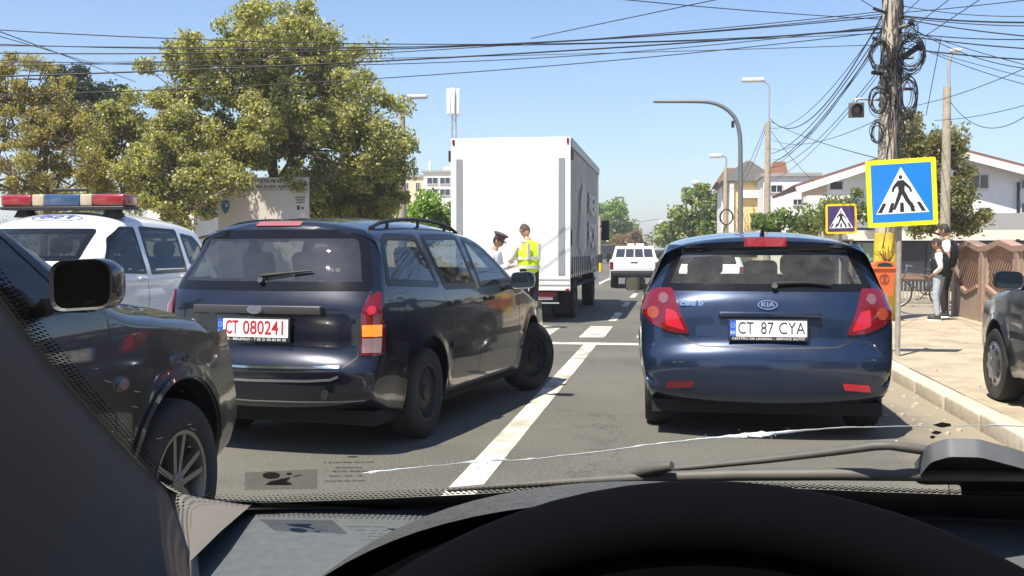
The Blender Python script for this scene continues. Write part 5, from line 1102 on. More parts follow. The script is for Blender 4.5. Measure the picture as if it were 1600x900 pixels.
# lamp posts and other poles
def lamp_post(u, v0, Y, r, label, arm=None, head=None, m=None, zb=0.0, r1=None, nm='street_lamp'):
    b_ = at(u, v0, Y); o = empty(nm, (b_.x, Y, zb)); tag(o, label, 'street lamp' if head else 'pole'); taper_pole(o, b_.z-zb, r, r1 or r*.65, m)
    if arm:
        pts = [at(*a, Y)-o.location for a in arm]; q = MB(); q.tube(catmull(pts, .15) if len(pts) > 2 else pts, .035*max(1, Y/40), 8); q.build('arm', M_GALV, o, 60)
    if head:
        (ua, ub, vh) = head; a = at(ua, vh, Y)-o.location; c = at(ub, vh, Y)-o.location; q = MB(); t = max(.05, .09*Y/45)
        q.box(a.x, c.x, -.12*Y/40, .12*Y/40, a.z-t, a.z+t*.8, bev=.03); h = q.build('lamp_head', mat('lamp_head_grey', (.55, .56, .56), .4), o, 40)
        q = MB(); q.box(a.x+.06, c.x-.06, -.08*Y/40, .08*Y/40, a.z-t-.02, a.z-t+.003); q.build('lamp_glass', M_WHITETX, h)
    return o
lamp_post(628, 170, 31, .15, 'concrete lamp pole left of the truck with a cable coil', [(632, 175), (631, 158), (642, 152)], (636, 668, 151))
lamp_post(1200, 190, 40, .15, 'grey concrete cable pole with a street lamp behind the curved mast', [(1201, 190), (1202, 150), (1201, 132), (1192, 126)], (1159, 1194, 125))
lamp_post(1134, 262, 58, .16, 'lamp pole in front of the yellow house', [(1134, 262), (1134, 246), (1128, 243)], (1108, 1129, 243))
lamp_post(1097, 302, 80, .16, 'lamp pole beside the green tree along the street', [(1097, 302), (1098, 288), (1092, 285)], (1081, 1093, 285))
lamp_post(1086, 312, 92, .14, 'thin pole left of the green tree far along the street', None, None)
lamp_post(1041, 352, 120, .16, 'most distant lamp pole at the end of the street', [(1041, 352), (1040, 348), (1036, 347)], (1029, 1037, 347))
lamp_post(1480, 135, 24, .125, 'slim concrete pole with a street lamp behind the two pedestrians', [(1483, 135), (1483, 100), (1487, 84)], (1484, 1502, 79), zb=-.02)
lamp_post(1133, 330, 50, .05, 'thin pole with a cable coil beside the yellow house', None, None) if False else None
for u, Y_, v0, lb_ in ((937, 72, 338, 'pole beyond the truck on the left verge'), (1003, 130, 360, 'far slim pole beside the brown tree'), (1022, 110, 352, 'far slim pole right of the open sky gap')): lamp_post(u, v0, Y_, .13, lb_)
# curved mast
Y = 26.0; b_ = at(1157, 330, Y); o = empty('curved_mast', (b_.x, Y, 0)); tag(o, 'tall grey mast curving over the road with a bare horizontal arm', 'mast')
pts = [Vector((0, 0, 0)), Vector((0, 0, 1.5))]+[at(u, v, Y)-o.location for u, v in ((1157, 260), (1155, 205), (1147, 182), (1130, 167), (1110, 160), (1085, 158.5), (1050, 158.5), (1021, 158.5))]
q = MB(); pp = catmull(pts, .15); q.tube(pp, [.075-.035*i/len(pp) for i in range(len(pp))], 12); q.build('mast_tube', mat('mast_grey', (.16, .17, .18), .5, .3), o, 60); q = MB(); c_ = at(1146, 193, Y)-o.location; q.box(c_.x-.05, c_.x+.02, -.04, .04, c_.z-.1, c_.z+.06); q.build('cable_hook', M_TRIM, o)
# coil on the pole by the truck and by the yellow house
for (u, v, Y_, s_, lb_) in ((621, 282, 30.8, .22, 'cable coil hanging on the lamp pole left of the truck'), (1135, 339, 57.5, .35, 'cable coil on the lamp pole by the yellow house')):
    p = at(u, v, Y_); q = MB()
    for k in range(7): q.tube([p+Vector((s_*rd.uniform(.8, 1.1)*math.cos(i*.26), .03*math.sin(i+k), s_*rd.uniform(.95, 1.05)*1.2*math.sin(i*.26))) for i in range(25)], .012+.012*(Y_ > 40), 5, False)
    tag(q.build('cable_coil', M_CAB), lb_, 'cable coil')
# bollard stripes post past the truck
p = gnd(937, 420); 
o = empty('striped_bollard', (at(937.5, 400, 66).x, 66, 0)); tag(o, 'yellow and black striped post on the left verge past the truck', 'bollard'); q = MB(); q.tube([(0, 0, 0), (0, 0, .55)], .16, 10); q.build('yellow_band', YO, o); q = MB(); q.tube([(0, 0, .55), (0, 0, 1.1)], .16, 10); q.build('black_band', SK, o)

# overhead cables
def cable(p0, p1, sag, r, m, label, group):
    n = 26; pts = [p0.lerp(p1, i/n)-Vector((0, 0, sag*4*(i/n)*(1-i/n))) for i in range(n+1)]
    q = MB(); q.tube(pts, r*.72, 5, False); o = q.build('overhead_cable', m, None, 180); tag(o, label, 'cable', group)
G1 = 'cables crossing the sky from the tangled pole to the left'
for (u0, v0, Y0, u1, v1, Y1, s_, r) in [(-80, 42, 13, 1378, 46, PY, .25, .011), (-80, 70, 13, 1378, 52, PY, .12, .009), (-80, 66, 14, 1378, 22, PY, .30, .011), (-80, 82, 14, 1378, 26, PY, .22, .014), (-80, 122, 14, 1378, 44, PY, .10, .018), (-80, 150, 15, 1378, 50, PY, .20, .011), (-80, 104, 15, 1378, 18, PY, .20, .011), (-80, 98, 22, 1378, 70, PY, .08, .010), (-80, 90, 14, 1378, 40, PY, .35, .010)]:
    cable(at(u0, v0, Y0), at(u1, v1, Y1), s_, r, M_CAB, 'thin dark overhead cable crossing the sky from the tangled pole to the left edge', G1)
G2 = 'cables fanning from the tangled pole down to the far cable pole'
for (v0, u1, v1, s_, r) in [(22, 1204, 186, 1.0, .02), (30, 1204, 200, .55, .012), (42, 1205, 240, .45, .016), (48, 1206, 250, .55, .010), (54, 1206, 255, .35, .018), (60, 1206, 262, .30, .012), (46, 1206, 232, .7, .010), (100, 1206, 262, .4, .012), (108, 1206, 282, .3, .010)]:
    cable(at(1380, v0, PY), at(u1, v1, 40), s_, r, M_CAB, 'dark cable dropping from the tangled pole to the far cable pole', G2)
G3 = 'cables leaving the tangled pole to the right'
for (v0, u1, v1, Y1, s_, r) in [(8, 1680, 22, 17, .10, .010), (24, 1680, 34, 15, .05, .018), (26, 1680, 40, 17, .06, .012), (28, 1680, 62, 16, .05, .014), (40, 1680, 120, 16, .05, .009), (50, 1680, 60, 15, .06, .012), (54, 1680, 80, 15, .04, .014), (74, 1680, 96, 16, .04, .016), (60, 1680, 150, 18, .10, .009), (30, 1680, 110, 16, .25, .010), (66, 1680, 140, 18, .02, .008), (20, 1680, -10, 15, .02, .010)]:
    cable(at(1404, v0, PY), at(u1, v1, Y1), s_, r, M_CAB, 'dark overhead cable leaving the tangled pole to the right edge', G3)
G4 = 'cables running up out of view beside the tangled pole'
for (u0, v0, u1, v1, Y1, s_, r) in [(1404, 60, 1560, -60, 12, 0, .009), (1404, 30, 1500, -60, 12, 0, .009), (1404, 84, 1620, -60, 11, 0, .009), (1378, 20, 1250, -60, 12, 0, .009)]: cable(at(u0, v0, PY), at(u1, v1, Y1), s_, r, M_CAB, 'dark cable rising steeply from the tangled pole out of view', G4)
ORD = ['topmost', 'second', 'third', 'fourth', 'fifth', 'sixth', 'seventh', 'eighth', 'ninth', 'tenth', 'eleventh', 'lowest']
def rank(group, fmt, low):
    L_ = [o for o in bpy.data.objects if o.get('group') == group]; L_.sort(key=lambda o: -low(o))
    for i, o in enumerate(L_): o['label'] = fmt.format(ORD[i] if i < len(L_)-1 else 'lowest')
def endz(o, k):
    me = o.data; p = me.vertices[0].co if k == 0 else me.vertices[len(me.vertices)-1].co; return (p.z-CAM_H)/p.y
rank(G1, '{} of the dark cables crossing the sky at the left edge', lambda o: endz(o, 0)); rank(G2, '{} of the dark cables reaching the far cable pole', lambda o: endz(o, 1)*1000+endz(o, 0)); rank(G3, '{} of the dark cables leaving the tangled pole at the right edge', lambda o: endz(o, 1)); rank(G4, '{} of the steep cables rising from the tangled pole out of view', lambda o: endz(o, 0))
def one(u0, v0, Y0, u1, v1, Y1, s_, r, lb_): cable(at(u0, v0, Y0), at(u1, v1, Y1), s_, r, M_CAB, lb_, None)
one(1205, 190, 40, 1374, 248, PY, .1, .012, 'cable sloping down right from the far cable pole to behind the tangled pole')
one(1205, 218, 40, 1374, 186, PY, .3, .010, 'nearly level cable between the far cable pole and the tangled pole')
one(1205, 205, 40, 1292, 300, 46, .2, .014, 'cable from the far cable pole down to the balcony of the gabled house')
one(1198, 190, 40, 1136, 300, 58, .5, .016, 'cable from the far cable pole back to the lamp pole by the yellow house')
one(1197, 200, 40, 1136, 290, 58, .9, .014, 'second cable from the far cable pole back to the lamp pole by the yellow house')
one(1470, 60, 19, 1447, 180, 26, .0, .012, 'steep thin cable right of the tangled pole ending in the olive tree')
one(1430, 165, 24, 1680, 70, 15, .1, .010, 'cable rising to the right behind the slim lamp pole')
one(1484, 158, 24, 1680, 100, 16, .75, .010, 'sagging cable from the slim lamp pole to the right edge')
one(1460, 188, 24, 1680, 140, 16, .1, .009, 'lowest cable behind the slim lamp pole to the right')
one(-80, 20, 12, 212, 128, 25, .0, .012, 'dark cable slanting down from the upper left corner into the trees')
one(-80, 34, 12, 150, 100, 25, .0, .010, 'second cable slanting down beside it from the upper left corner')
one(700, -30, 12, 1378, 30, PY, .05, .010, 'thin cable from the top edge down to the tangled pole')
one(830, 60, 15, 1260, -30, 12, .0, .009, 'thin cable rising to the top edge near the picture centre')
one(940, 343, 110, 1030, 342, 110, .3, .03, 'far cable strung across the end of the street')

# ================================================================ fence, railing, bicycle on the right
FX = 5.22; fe = empty('concrete_fence', (FX, 20.15, .12)); tag(fe, 'pinkish concrete garden fence with pointed lattice openings', 'fence')
M_FEN = mat('fence_concrete', (.33, .25, .18), .9, var=.16, scale=6, bump=.3); M_FENP = mat('fence_terracotta', (.31, .20, .15), .85, var=.15, scale=12)
PER = 1.80; OP = 1.33; n_pan = 6
# local axes of the fence: runs towards -Y
top = lambda s: 1.26+.16*max(0, 1-abs(s-OP/2)/(OP/2)) if 0 <= s <= OP else 1.26
for k in range(n_pan):
    y0 = -.12-k*PER; zc = .93
    hx = [(0, .60), (OP/2, .46), (OP, .60), (OP, 1.17), (OP/2, 1.27), (0, 1.17)]
    # wall round the opening
    w_ = MB(); T = Matrix.Translation((.0, y0, 0)) @ Matrix(((0, 0, 1, 0), (-1, 0, 0, 0), (0, 1, 0, 0), (0, 0, 0, 1)))
    w_.prism([(0, -.15), (OP/2, -.15), (OP/2, .46), (0, .60)], .14, T); w_.prism([(OP/2, -.15), (OP, -.15), (OP, .60), (OP/2, .46)], .14, T)
    w_.prism([(OP, -.15), (PER, -.15), (PER, 1.26), (OP, 1.26)], .14, T)
    w_.build('wall', M_FEN, fe)
    w_ = MB(); w_.box(-.025, .165, y0-OP-.32, y0-OP-.15, -.15, 1.27, bev=.01); w_.build('post', M_FENP, fe)
    w_ = MB()
    for a, b_ in zip(hx[:3], hx[1:3]): # opening rims
        pass
    rim_ = MB()
    segs = [(hx[0], hx[1]), (hx[1], hx[2]), ((-.06, 1.19), (OP/2, 1.30)), ((OP/2, 1.30), (OP+.06, 1.19)), ((OP+.06, 1.19), (PER-.06, 1.20))]
    for j, (a, b_) in enumerate(segs):
        d = Vector((b_[0]-a[0], b_[1]-a[1])).normalized(); n_ = Vector((-d.y, d.x))*(.045 if j > 1 else .03); A_, B_ = Vector(a), Vector(b_)
        (w_ if j > 1 else rim_).prism([tuple(A_-n_*(0 if j > 1 else 1)), tuple(B_-n_*(0 if j > 1 else 1)), tuple(B_+n_*(2 if j > 1 else 1)), tuple(A_+n_*(2 if j > 1 else 1))], .20 if j > 1 else .18, Matrix.Translation((-.03, 0, .001*j)) @ T)
    w_.build('coping', M_FENP, fe); rim_.build('opening_rim', M_FENP, fe)
    la = MB()
    for sgn, off in ((1, .03), (-1, .062)):
        c0 = -3.0
        while c0 < 3.0: # line z = sgn*s + c clipped by the opening
            c = c0; c0 += .135; ts = []
            for (a, b_) in zip(hx, hx[1:]+hx[:1]):
                fa = a[1]-sgn*a[0]-c; fb = b_[1]-sgn*b_[0]-c
                if fa*fb < 0: t = fa/(fa-fb); ts.append((a[0]+(b_[0]-a[0])*t, a[1]+(b_[1]-a[1])*t))
            if len(ts) == 2:
                A_, B_ = Vector(ts[0]), Vector(ts[1])
                if (A_-B_).length < .05: continue
                d = (B_-A_).normalized(); n_ = Vector((-d.y, d.x))*.017; la.prism([tuple(A_-n_), tuple(B_-n_), tuple(B_+n_), tuple(A_+n_)], .028, Matrix.Translation((off, 0, 0)) @ T)
    la.build('lattice', M_FENP, fe)
q = MB(); q.box(-.05, .19, -.13, .06, -.15, 1.34, bev=.01); q.build('post', M_FEN, fe)
# railing across the side road
rl = empty('railing', (at(1385, 430, 27.2).x, 27.2, 0)); tag(rl, 'low metal bar railing with a brown top rail behind the bicycle', 'railing'); w_ = (at(1475, 430, 27.2)-rl.location).x
zr = at(1400, 428, 27.2).z; q = MB(); q.box(0, w_, -.04, .04, zr-.14, zr, bev=.01); q.build('top_rail', mat('rail_brown', (.25, .15, .10), .7), rl)
q = MB(); q.box(0, w_, -.03, .03, .02, .12); q.build('bottom_rail', M_GALV2, rl)
for k in range(15): q = MB(); x = .05+(w_-.1)*k/14; q.box(x-.012, x+.012, -.012, .012, .1, zr-.13); q.build('bar', M_GALV2, rl)
# bicycle
def bicycle(o, P_, r, front, rear, col):
    for c, nm in ((rear, 'rear'), (front, 'front')):
        e = empty('wheel', c, 0, o); q = MB(); q.tube([(r*math.cos(2*math.pi*k/32), 0, r*math.sin(2*math.pi*k/32)) for k in range(33)], .02, 8, False); q.build('tyre', M_TYRE, e)
        q = MB(); q.tube([((r-.025)*math.cos(2*math.pi*k/32), 0, (r-.025)*math.sin(2*math.pi*k/32)) for k in range(33)], .009, 6, False)
        for k in range(18): a = 2*math.pi*k/18; q.tube([(0, .02*(-1)**k, 0), ((r-.02)*math.cos(a), 0, (r-.02)*math.sin(a))], .0022, 3, False)
        q.build('rim', M_GALV, e)
    bb_ = Vector((-.06, 0, .29)); st = Vector((-.20, 0, .80)); hd = Vector((.36, 0, .84)); hb = Vector((.41, 0, .66)); q = MB()
    for a, b_ in ((bb_, st), (st*1.0-Vector((0, 0, .08)), hd-Vector((0, 0, .04))), (bb_, hb), (hb, hd), (bb_, Vector(rear)), (st-Vector((0, 0, .1)), Vector(rear)), (hb, Vector(front))): q.tube([a, b_], .016, 8)
    q.build('bicycle_frame', col, o, 60); q = MB(); q.box(-.32, -.08, -.06, .06, .84, .89, bev=.02); q.tube([st, st+Vector((0, 0, .06))], .012, 6); q.build('saddle', M_TRIM, o, 40)
    q = MB(); q.tube([hd, hd+Vector((-.02, 0, .14)), hd+Vector((-.02, 0, .15))], .013, 6); q.tube([hd+Vector((-.14, -.28, .13)), hd+Vector((-.0, -.2, .15)), hd+Vector((-.0, .2, .15)), hd+Vector((-.14, .28, .13))], .012, 6); q.build('handlebar', M_CHROME, o, 60)
    q = MB(); q.tube([bb_+Vector((0, -.04, 0)), bb_+Vector((.10, -.06, -.12))], .01, 6); q.tube([bb_+Vector((0, .04, 0)), bb_+Vector((-.10, .06, .12))], .01, 6); q.box(.06, .14, -.14, -.05, .16, .18); q.box(-.14, -.06, .05, .14, .40, .42); q.build('crank', M_STEEL, o)
p = at(1440, 470, 25.5); o = empty('bicycle', (p.x, 25.5, 0), R(168)); tag(o, 'bicycle leaning by the railing behind the boy in the black vest', 'bicycle'); bicycle(o, p, .33, (.55, 0, .33), (-.50, 0, .33), mat('bicycle_paint', (.12, .11, .10), .4, .4))

# ================================================================ people
def skin_mesh(name, pts, edges, m, parent, root=0, sub=2, extra=None):
    me = bpy.data.meshes.new('t'); me.from_pydata([p[0] for p in pts], edges, []); o = bpy.data.objects.new('t', me); sc.collection.objects.link(o)
    md = o.modifiers.new('s', 'SKIN'); md.use_smooth_shade = True; s2 = o.modifiers.new('u', 'SUBSURF'); s2.levels = sub; s2.render_levels = sub
    sv = me.skin_vertices[0].data
    for i, p in enumerate(pts): r = p[1]; sv[i].radius = (r, r) if not isinstance(r, tuple) else r; sv[i].use_root = (i == root)
    bpy.context.view_layer.update(); n = bpy.data.meshes.new_from_object(o.evaluated_get(bpy.context.evaluated_depsgraph_get())); bpy.data.objects.remove(o); n.materials.clear()
    for x in (m if isinstance(m, list) else [m]): n.materials.append(x)
    if extra: # head and other shapes joined into the same body
        bm = bmesh.new(); bm.from_mesh(n); e = extra.build('t2', m); bm.from_mesh(e.data); k0 = len(n.polygons); bm.to_mesh(n); bpy.data.objects.remove(e); bm.free()
    n.shade_smooth(); n.name = name; q = bpy.data.objects.new(name, n); sc.collection.objects.link(q); q.parent = parent; return q
SKIN = mat('skin', (.42, .24, .16), .55); SKIN2 = mat('skin_tanned', (.36, .20, .13), .55)
def person(label, loc, rz, S, J, top, top_m, legs_m, shoe_m, hair_m, head_dir=(0, 1, 0), tilt=0.0, sleeves=True, hairlen=.6, vest=None, skinm=None, hat=None):
    """J: joints by name in metres for a 1.75 m figure facing +Y; S scales the whole figure"""
    skinm = skinm or SKIN; o = empty('person', loc, rz); tag(o, label, 'person'); o.scale = (S, S, S); V = {k: Vector(v) for k, v in J.items()}
    P = []; E_ = []; ix = {}
    def add(nm, co, r): ix[nm] = len(P); P.append((tuple(co), r)); return ix[nm]
    add('pel', V['pel'], .115); add('waist', V['pel'].lerp(V['chest'], .4), .105); add('chest', V['chest'], .115); add('nb', V['neck'], .06); add('nt', V['neck'].lerp(V['head'], .45), .052)
    E_ += [(0, 1), (1, 2), (2, 3), (3, 4)]
    for s_ in 'LR':
        a = add('sh'+s_, V['sh'+s_], .056); b_ = add('el'+s_, V['el'+s_], .041); c = add('wr'+s_, V['wr'+s_], .027); E_ += [(ix['chest'], a), (a, b_), (b_, c)]
        d = (V['wr'+s_]-V['el'+s_]).normalized(); pm = add('pa'+s_, V['wr'+s_]+d*.05, (.034, .020)); E_.append((c, pm))
        side = d.cross(Vector((0, 0, 1))); side = side.normalized() if side.length > .1 else Vector((0, 1, 0)); curl = Vector((0, .35, -.25))
        for k in range(4):
            L_ = (.066, .076, .070, .056)[k]; b0 = V['wr'+s_]+d*.075+side*((k-1.5)*.019); p1 = add(f'f{k}a'+s_, b0, .0095); p2 = add(f'f{k}b'+s_, b0+(d+curl*.4).normalized()*L_*.55, .0085); p3 = add(f'f{k}c'+s_, b0+(d+curl*.4).normalized()*L_*.55+(d+curl*2).normalized()*L_*.45, .0075); E_ += [(pm, p1), (p1, p2), (p2, p3)]
        t1 = add('t1'+s_, V['wr'+s_]+d*.035+side*.034, .011); t2 = add('t2'+s_, V['wr'+s_]+d*.075+side*.052, .009); E_ += [(pm, t1), (t1, t2)]
        h = add('hp'+s_, V['hp'+s_], .088); k_ = add('kn'+s_, V['kn'+s_], .056); cf = add('cf'+s_, V['kn'+s_].lerp(V['an'+s_], .35), .055); n_ = add('an'+s_, V['an'+s_], .036); E_ += [(0, h), (h, k_), (k_, cf), (cf, n_)]
    hd = MB(); hc = V['head']; fd = Vector(head_dir).normalized(); Rm = fd.to_track_quat('Y', 'Z').to_matrix().to_4x4(); T = Matrix.Translation(hc) @ Rm @ Matrix.Rotation(tilt, 4, 'X')
    n1, n2 = 20, 14; vs = []
    def hp(a, b_, k=1.0):
        x = math.cos(b_)*math.sin(a); y = math.cos(b_)*math.cos(a); z = math.sin(b_); rx, ry, rz_ = .076, .094, .118
        jaw = 1-.22*max(0, -z)**1.3; nose = .022*math.exp(-((x/.16)**2+((z+.12)/.16)**2)) if y > 0 else 0
        eye = -.007*math.exp(-((abs(x)-.38)/.14)**2-((z-.06)/.12)**2) if y > 0 else 0; lip = .005*math.exp(-(x/.22)**2-((z+.46)/.07)**2) if y > 0 else 0
        return Vector((x*rx*jaw*k, y*ry*(1-.1*max(0, -z))*k+nose+eye+lip+(.012*max(0, -z) if y > 0 else -.01*max(0, z)), z*rz_*k))
    vs = [hp(2*math.pi*i/n1, -math.pi/2+math.pi*j/n2) for j in range(n2+1) for i in range(n1)]; fs = [(j*n1+i, j*n1+(i+1)%n1, (j+1)*n1+(i+1)%n1, (j+1)*n1+i) for j in range(n2) for i in range(n1)]
    hd.add([T @ v for v in vs], fs)
    for s_ in (-1, 1): hd.add([T @ (Vector((s_*(.074+.010*abs(math.sin(a))), -.008+.018*math.cos(a), -.005+.03*math.sin(a)))) for a in [2*math.pi*k/10 for k in range(10)]]+[T @ Vector((s_*.086, -.012, -.005))], [(k, (k+1)%10, 10) for k in range(10)])
    bd = skin_mesh('body', P, E_, skinm, o, 0, 2, hd)
    for s_ in (-1, 1): e = MB(); e.lathe([(.001, -.010), (.008, -.006), (.011, 0), (.008, .006), (.001, .010)], 8, T @ Matrix.Translation((s_*.029, .082, .008))); e.build('eye', M_BLACKTX, bd, 60)
    e = MB(); e.box(-.022, .022, .088, .096, -.058, -.052, T); e.build('mouth', mat('lips', (.30, .12, .10), .6), bd)
    # hair cap
    hr = MB(); vs = []; n3 = 9
    for j in range(n3+1):
        for i in range(n1):
            a = 2*math.pi*i/n1; lo = (.42 if math.cos(a) > .45 else (-.15-.45*hairlen if math.cos(a) < -.2 else .0)); b0 = math.asin(max(-1, min(1, lo))); b_ = b0+(math.pi/2-b0)*j/n3; v = hp(a, b_, 1.09); v += Vector((0, 0, .004*math.sin(i*3+j*2))); vs.append(T @ v)
    hr.add(vs, [(j*n1+i, j*n1+(i+1)%n1, (j+1)*n1+(i+1)%n1, (j+1)*n1+i) for j in range(n3) for i in range(n1)]); hr.build('hair', hair_m, bd, 180)
    # clothes, grown along the same joints
    def cloth(nm, lst, edges, m): return skin_mesh(nm, lst, edges, m, o, 0, 2)
    lg = [(tuple(V['pel']+Vector((0, 0, .17))), (.150, .120)), (tuple(V['pel']), (.158, .128))]; ed = [(0, 1)]
    for s_ in 'LR':
        b0 = len(lg); lg += [(tuple(V['hp'+s_]), .100), (tuple(V['kn'+s_]), .070), (tuple(V['kn'+s_].lerp(V['an'+s_], .5)), .066), (tuple(V['an'+s_]-Vector((0, 0, .01))), .058)]; ed += [(1, b0), (b0, b0+1), (b0+1, b0+2), (b0+2, b0+3)]
    cloth('trousers', lg, ed, legs_m)
    tp = [(tuple(V['pel']+Vector((0, 0, -.08))), .158), (tuple(V['pel'].lerp(V['chest'], .4)), .152), (tuple(V['chest']), .158), (tuple(V['chest'].lerp(V['neck'], .62)), .138), (tuple(V['neck']+Vector((0, -.01, -.005))), .088)]; ed = [(0, 1), (1, 2), (2, 3), (3, 4)]
    for s_ in 'LR':
        b0 = len(tp); end = V['wr'+s_] if sleeves else V['sh'+s_].lerp(V['el'+s_], .75)
        tp += [(tuple(V['sh'+s_]), .072)]+([(tuple(V['el'+s_]), .056), (tuple(V['wr'+s_]), .042)] if sleeves else [(tuple(end), .058)]); ed += [(2, b0), (b0, b0+1)]+([(b0+1, b0+2)] if sleeves else [])
    cloth(top, tp, ed, top_m)
    if vest:
        vl = [(tuple(V['pel']+Vector((0, 0, -.06))), .176), (tuple(V['pel'].lerp(V['chest'], .4)), .172), (tuple(V['chest']), .184), (tuple(V['chest'].lerp(V['neck'], .62)), .162), (tuple(V['chest'].lerp(V['neck'], .92)), .108)]; ed = [(0, 1), (1, 2), (2, 3), (3, 4)]
        for s_ in 'LR': vl.append((tuple(V['chest'].lerp(V['sh'+s_], .85)+Vector((0, 0, .012))), .092)); ed.append((2, len(vl)-1))
        cloth('vest', vl, ed, vest)
    for s_ in 'LR':
        a = V['an'+s_]; f = Vector(J.get('toe'+s_, (a.x, a.y+.17, 0)))-a; f.z = 0; f.normalize(); q = MB(); Tm = Matrix.Translation((a.x, a.y, 0)) @ f.to_track_quat('Y', 'Z').to_matrix().to_4x4()
        q.box(-.045, .045, -.07, .20, .02, .085, Tm, bev=.03); q.box(-.04, .04, -.06, .05, .06, .13, Tm, bev=.02); sh = q.build('shoe', shoe_m, o, 50); q = MB(); q.box(-.048, .048, -.075, .205, .0, .028, Tm, bev=.01); q.build('sole', M_WHITETX, sh)
    return o, T
M_VIS = mat('hi_vis_yellow', (.62, .85, .02), .7, emit=None); M_REFL = mat('reflective_silver', (.62, .62, .60), .35, .2)
M_CREAMJ = mat('cream_jacket', (.72, .69, .58), .85, var=.06, scale=9); M_DARKTR = mat('dark_trousers', (.02, .022, .03), .85); HAIRG = mat('hair_grey_brown', (.055, .042, .035), .8, var=.3, scale=40); HAIRD = mat('hair_dark', (.025, .018, .014), .7)
# standing man in a reflective vest: seen from behind, head bowed, forearms held in front to the left
J = dict(pel=(0, 0, .93), chest=(0, .03, 1.28), neck=(0, .06, 1.45), head=(0, .13, 1.60), shL=(-.19, .05, 1.38), elL=(-.27, .13, 1.12), wrL=(-.12, .36, 1.10), shR=(.19, .05, 1.38), elR=(.25, .16, 1.12), wrR=(.04, .38, 1.14), hpL=(-.09, 0, .90), knL=(-.11, .03, .49), anL=(-.12, 0, .09), hpR=(.09, 0, .90), knR=(.11, .03, .49), anR=(.12, 0, .09))
p = at(827, 400, 17.0); man, T = person('man in a yellow reflective vest standing behind the truck, head bowed over papers', (p.x, 17.0, 0), R(40), 1.04, J, 'jacket', M_CREAMJ, M_DARKTR, M_TRIM, HAIRG, (0, 1, -.3), R(-28), vest=M_VIS)
for zc in (1.02, 1.16):
    q = MB(); V_ = []; n = 28
    for z in (zc-.026, zc+.026): V_ += [Vector((.196*math.cos(2*math.pi*k/n), .015+.166*math.sin(2*math.pi*k/n), z)) for k in range(n)]
    q.add(V_, [(k, (k+1)%n, n+(k+1)%n, n+k) for k in range(n)]); q.build('reflective_band', M_REFL, man, 60)
for x in (-.10, .10): q = MB(); q.box(x-.026, x+.026, -.150, -.130, 1.14, 1.40); q.build('reflective_band', M_REFL, man)
q = MB(); q.box(-.10, .08, .42, .425, 1.08, 1.24, Matrix.Rotation(R(-14), 4, 'X')); nb = q.build('paper_sheet', M_WHITEPL); nb.matrix_world = Matrix.Translation(man.location) @ Matrix.Rotation(R(40), 4, 'Z'); tag(nb, 'sheet of paper held by the man in the reflective vest', 'paper')
# officer in a flat cap and a white shirt, mostly behind the estate car
J2 = dict(J); J2.update(elL=(-.25, .10, 1.12), wrL=(-.14, .32, 1.16), elR=(.25, .10, 1.12), wrR=(.10, .34, 1.16))
p = at(768, 400, 16.3); off, T = person('officer in a dark peaked cap and white shirt behind the estate car', (p.x, 16.3, 0), R(-100), .93, J2, 'shirt', mat('shirt_white', (.78, .78, .78), .85), M_DARKTR, M_TRIM, HAIRD, (0, 1, -.2), R(-12), skinm=SKIN2)
q = MB(); Tc = T @ Matrix.Translation((0, 0, .06)); q.lathe([(.001, .085), (.10, .085), (.138, .072), (.135, .055), (.098, .03), (.094, -.01)], 28, Tc @ Matrix.Rotation(R(-90), 4, 'Y')); cp = q.build('peaked_cap', mat('cap_dark', (.05, .04, .05), .7), off, 40)
q = MB(); q.lathe([(.0985, .026), (.0955, -.006)], 28, Tc @ Matrix.Rotation(R(-90), 4, 'Y')); q.build('cap_band', mat('cap_band_red', (.22, .05, .07), .7), cp, 60)
q = MB(); q.prism([(-.08, .05), (.08, .05), (.065, .12), (.03, .150), (-.03, .150), (-.065, .12)], .006, Tc @ Matrix.Translation((0, 0, -.012)) @ Matrix.Rotation(R(-14), 4, 'X')); q.build('cap_peak', M_TRIM, cp)
# boy and man beside the fence
J3 = dict(pel=(0, 0, .93), chest=(-.02, -.02, 1.26), neck=(-.02, .0, 1.44), head=(-.02, .05, 1.60), shL=(-.18, -.02, 1.37), elL=(-.24, -.10, 1.10), wrL=(-.16, .06, .98), shR=(.17, -.02, 1.37), elR=(.24, -.08, 1.10), wrR=(.16, .08, .98), hpL=(-.09, 0, .88), knL=(-.12, .03, .48), anL=(-.14, -.02, .09), hpR=(.09, 0, .88), knR=(.10, .06, .48), anR=(.12, .05, .09))
M_JEAN = mat('light_jeans', (.33, .37, .42), .85, var=.22, scale=14); M_BVEST = mat('black_body_warmer', (.015, .015, .017), .7)
pb_ = gnd(1466, 501, .12); boy, T = person('boy in a black body warmer over a white top and pale jeans beside the fence', pb_, R(62), .83, J3, 'sweatshirt', mat('white_top', (.70, .68, .66), .85), M_JEAN, mat('trainer_black', (.02, .02, .02), .6), mat('hair_brown', (.045, .026, .016), .8), (0, 1, -.25), R(-10), vest=M_BVEST, hairlen=.7)
Tv = Matrix.Translation((-.20, .015, 1.27)) @ Matrix.Rotation(R(-90), 4, 'Z') @ Matrix.Rotation(R(90), 4, 'X')
text('vest_lettering', 'NO MERCY', .06, M_WHITETX, Matrix.Translation((-.03, .142, 1.255)) @ Matrix.Rotation(R(180), 4, 'Z') @ Matrix.Rotation(R(90), 4, 'X'), boy, .002, .20)
pb_ = gnd(1478, 496, .12); mn, T = person('dark haired man in a black sleeveless jacket and white shirt behind the boy', pb_, R(60), .985, J3, 't_shirt', mat('white_top', (.70, .68, .66), .85), mat('black_trousers', (.012, .012, .014), .8), mat('trainer_black', (.02, .02, .02), .6), HAIRD, (0, 1, -.1), R(-4), sleeves=False, vest=M_BVEST, hairlen=.5, skinm=SKIN2)

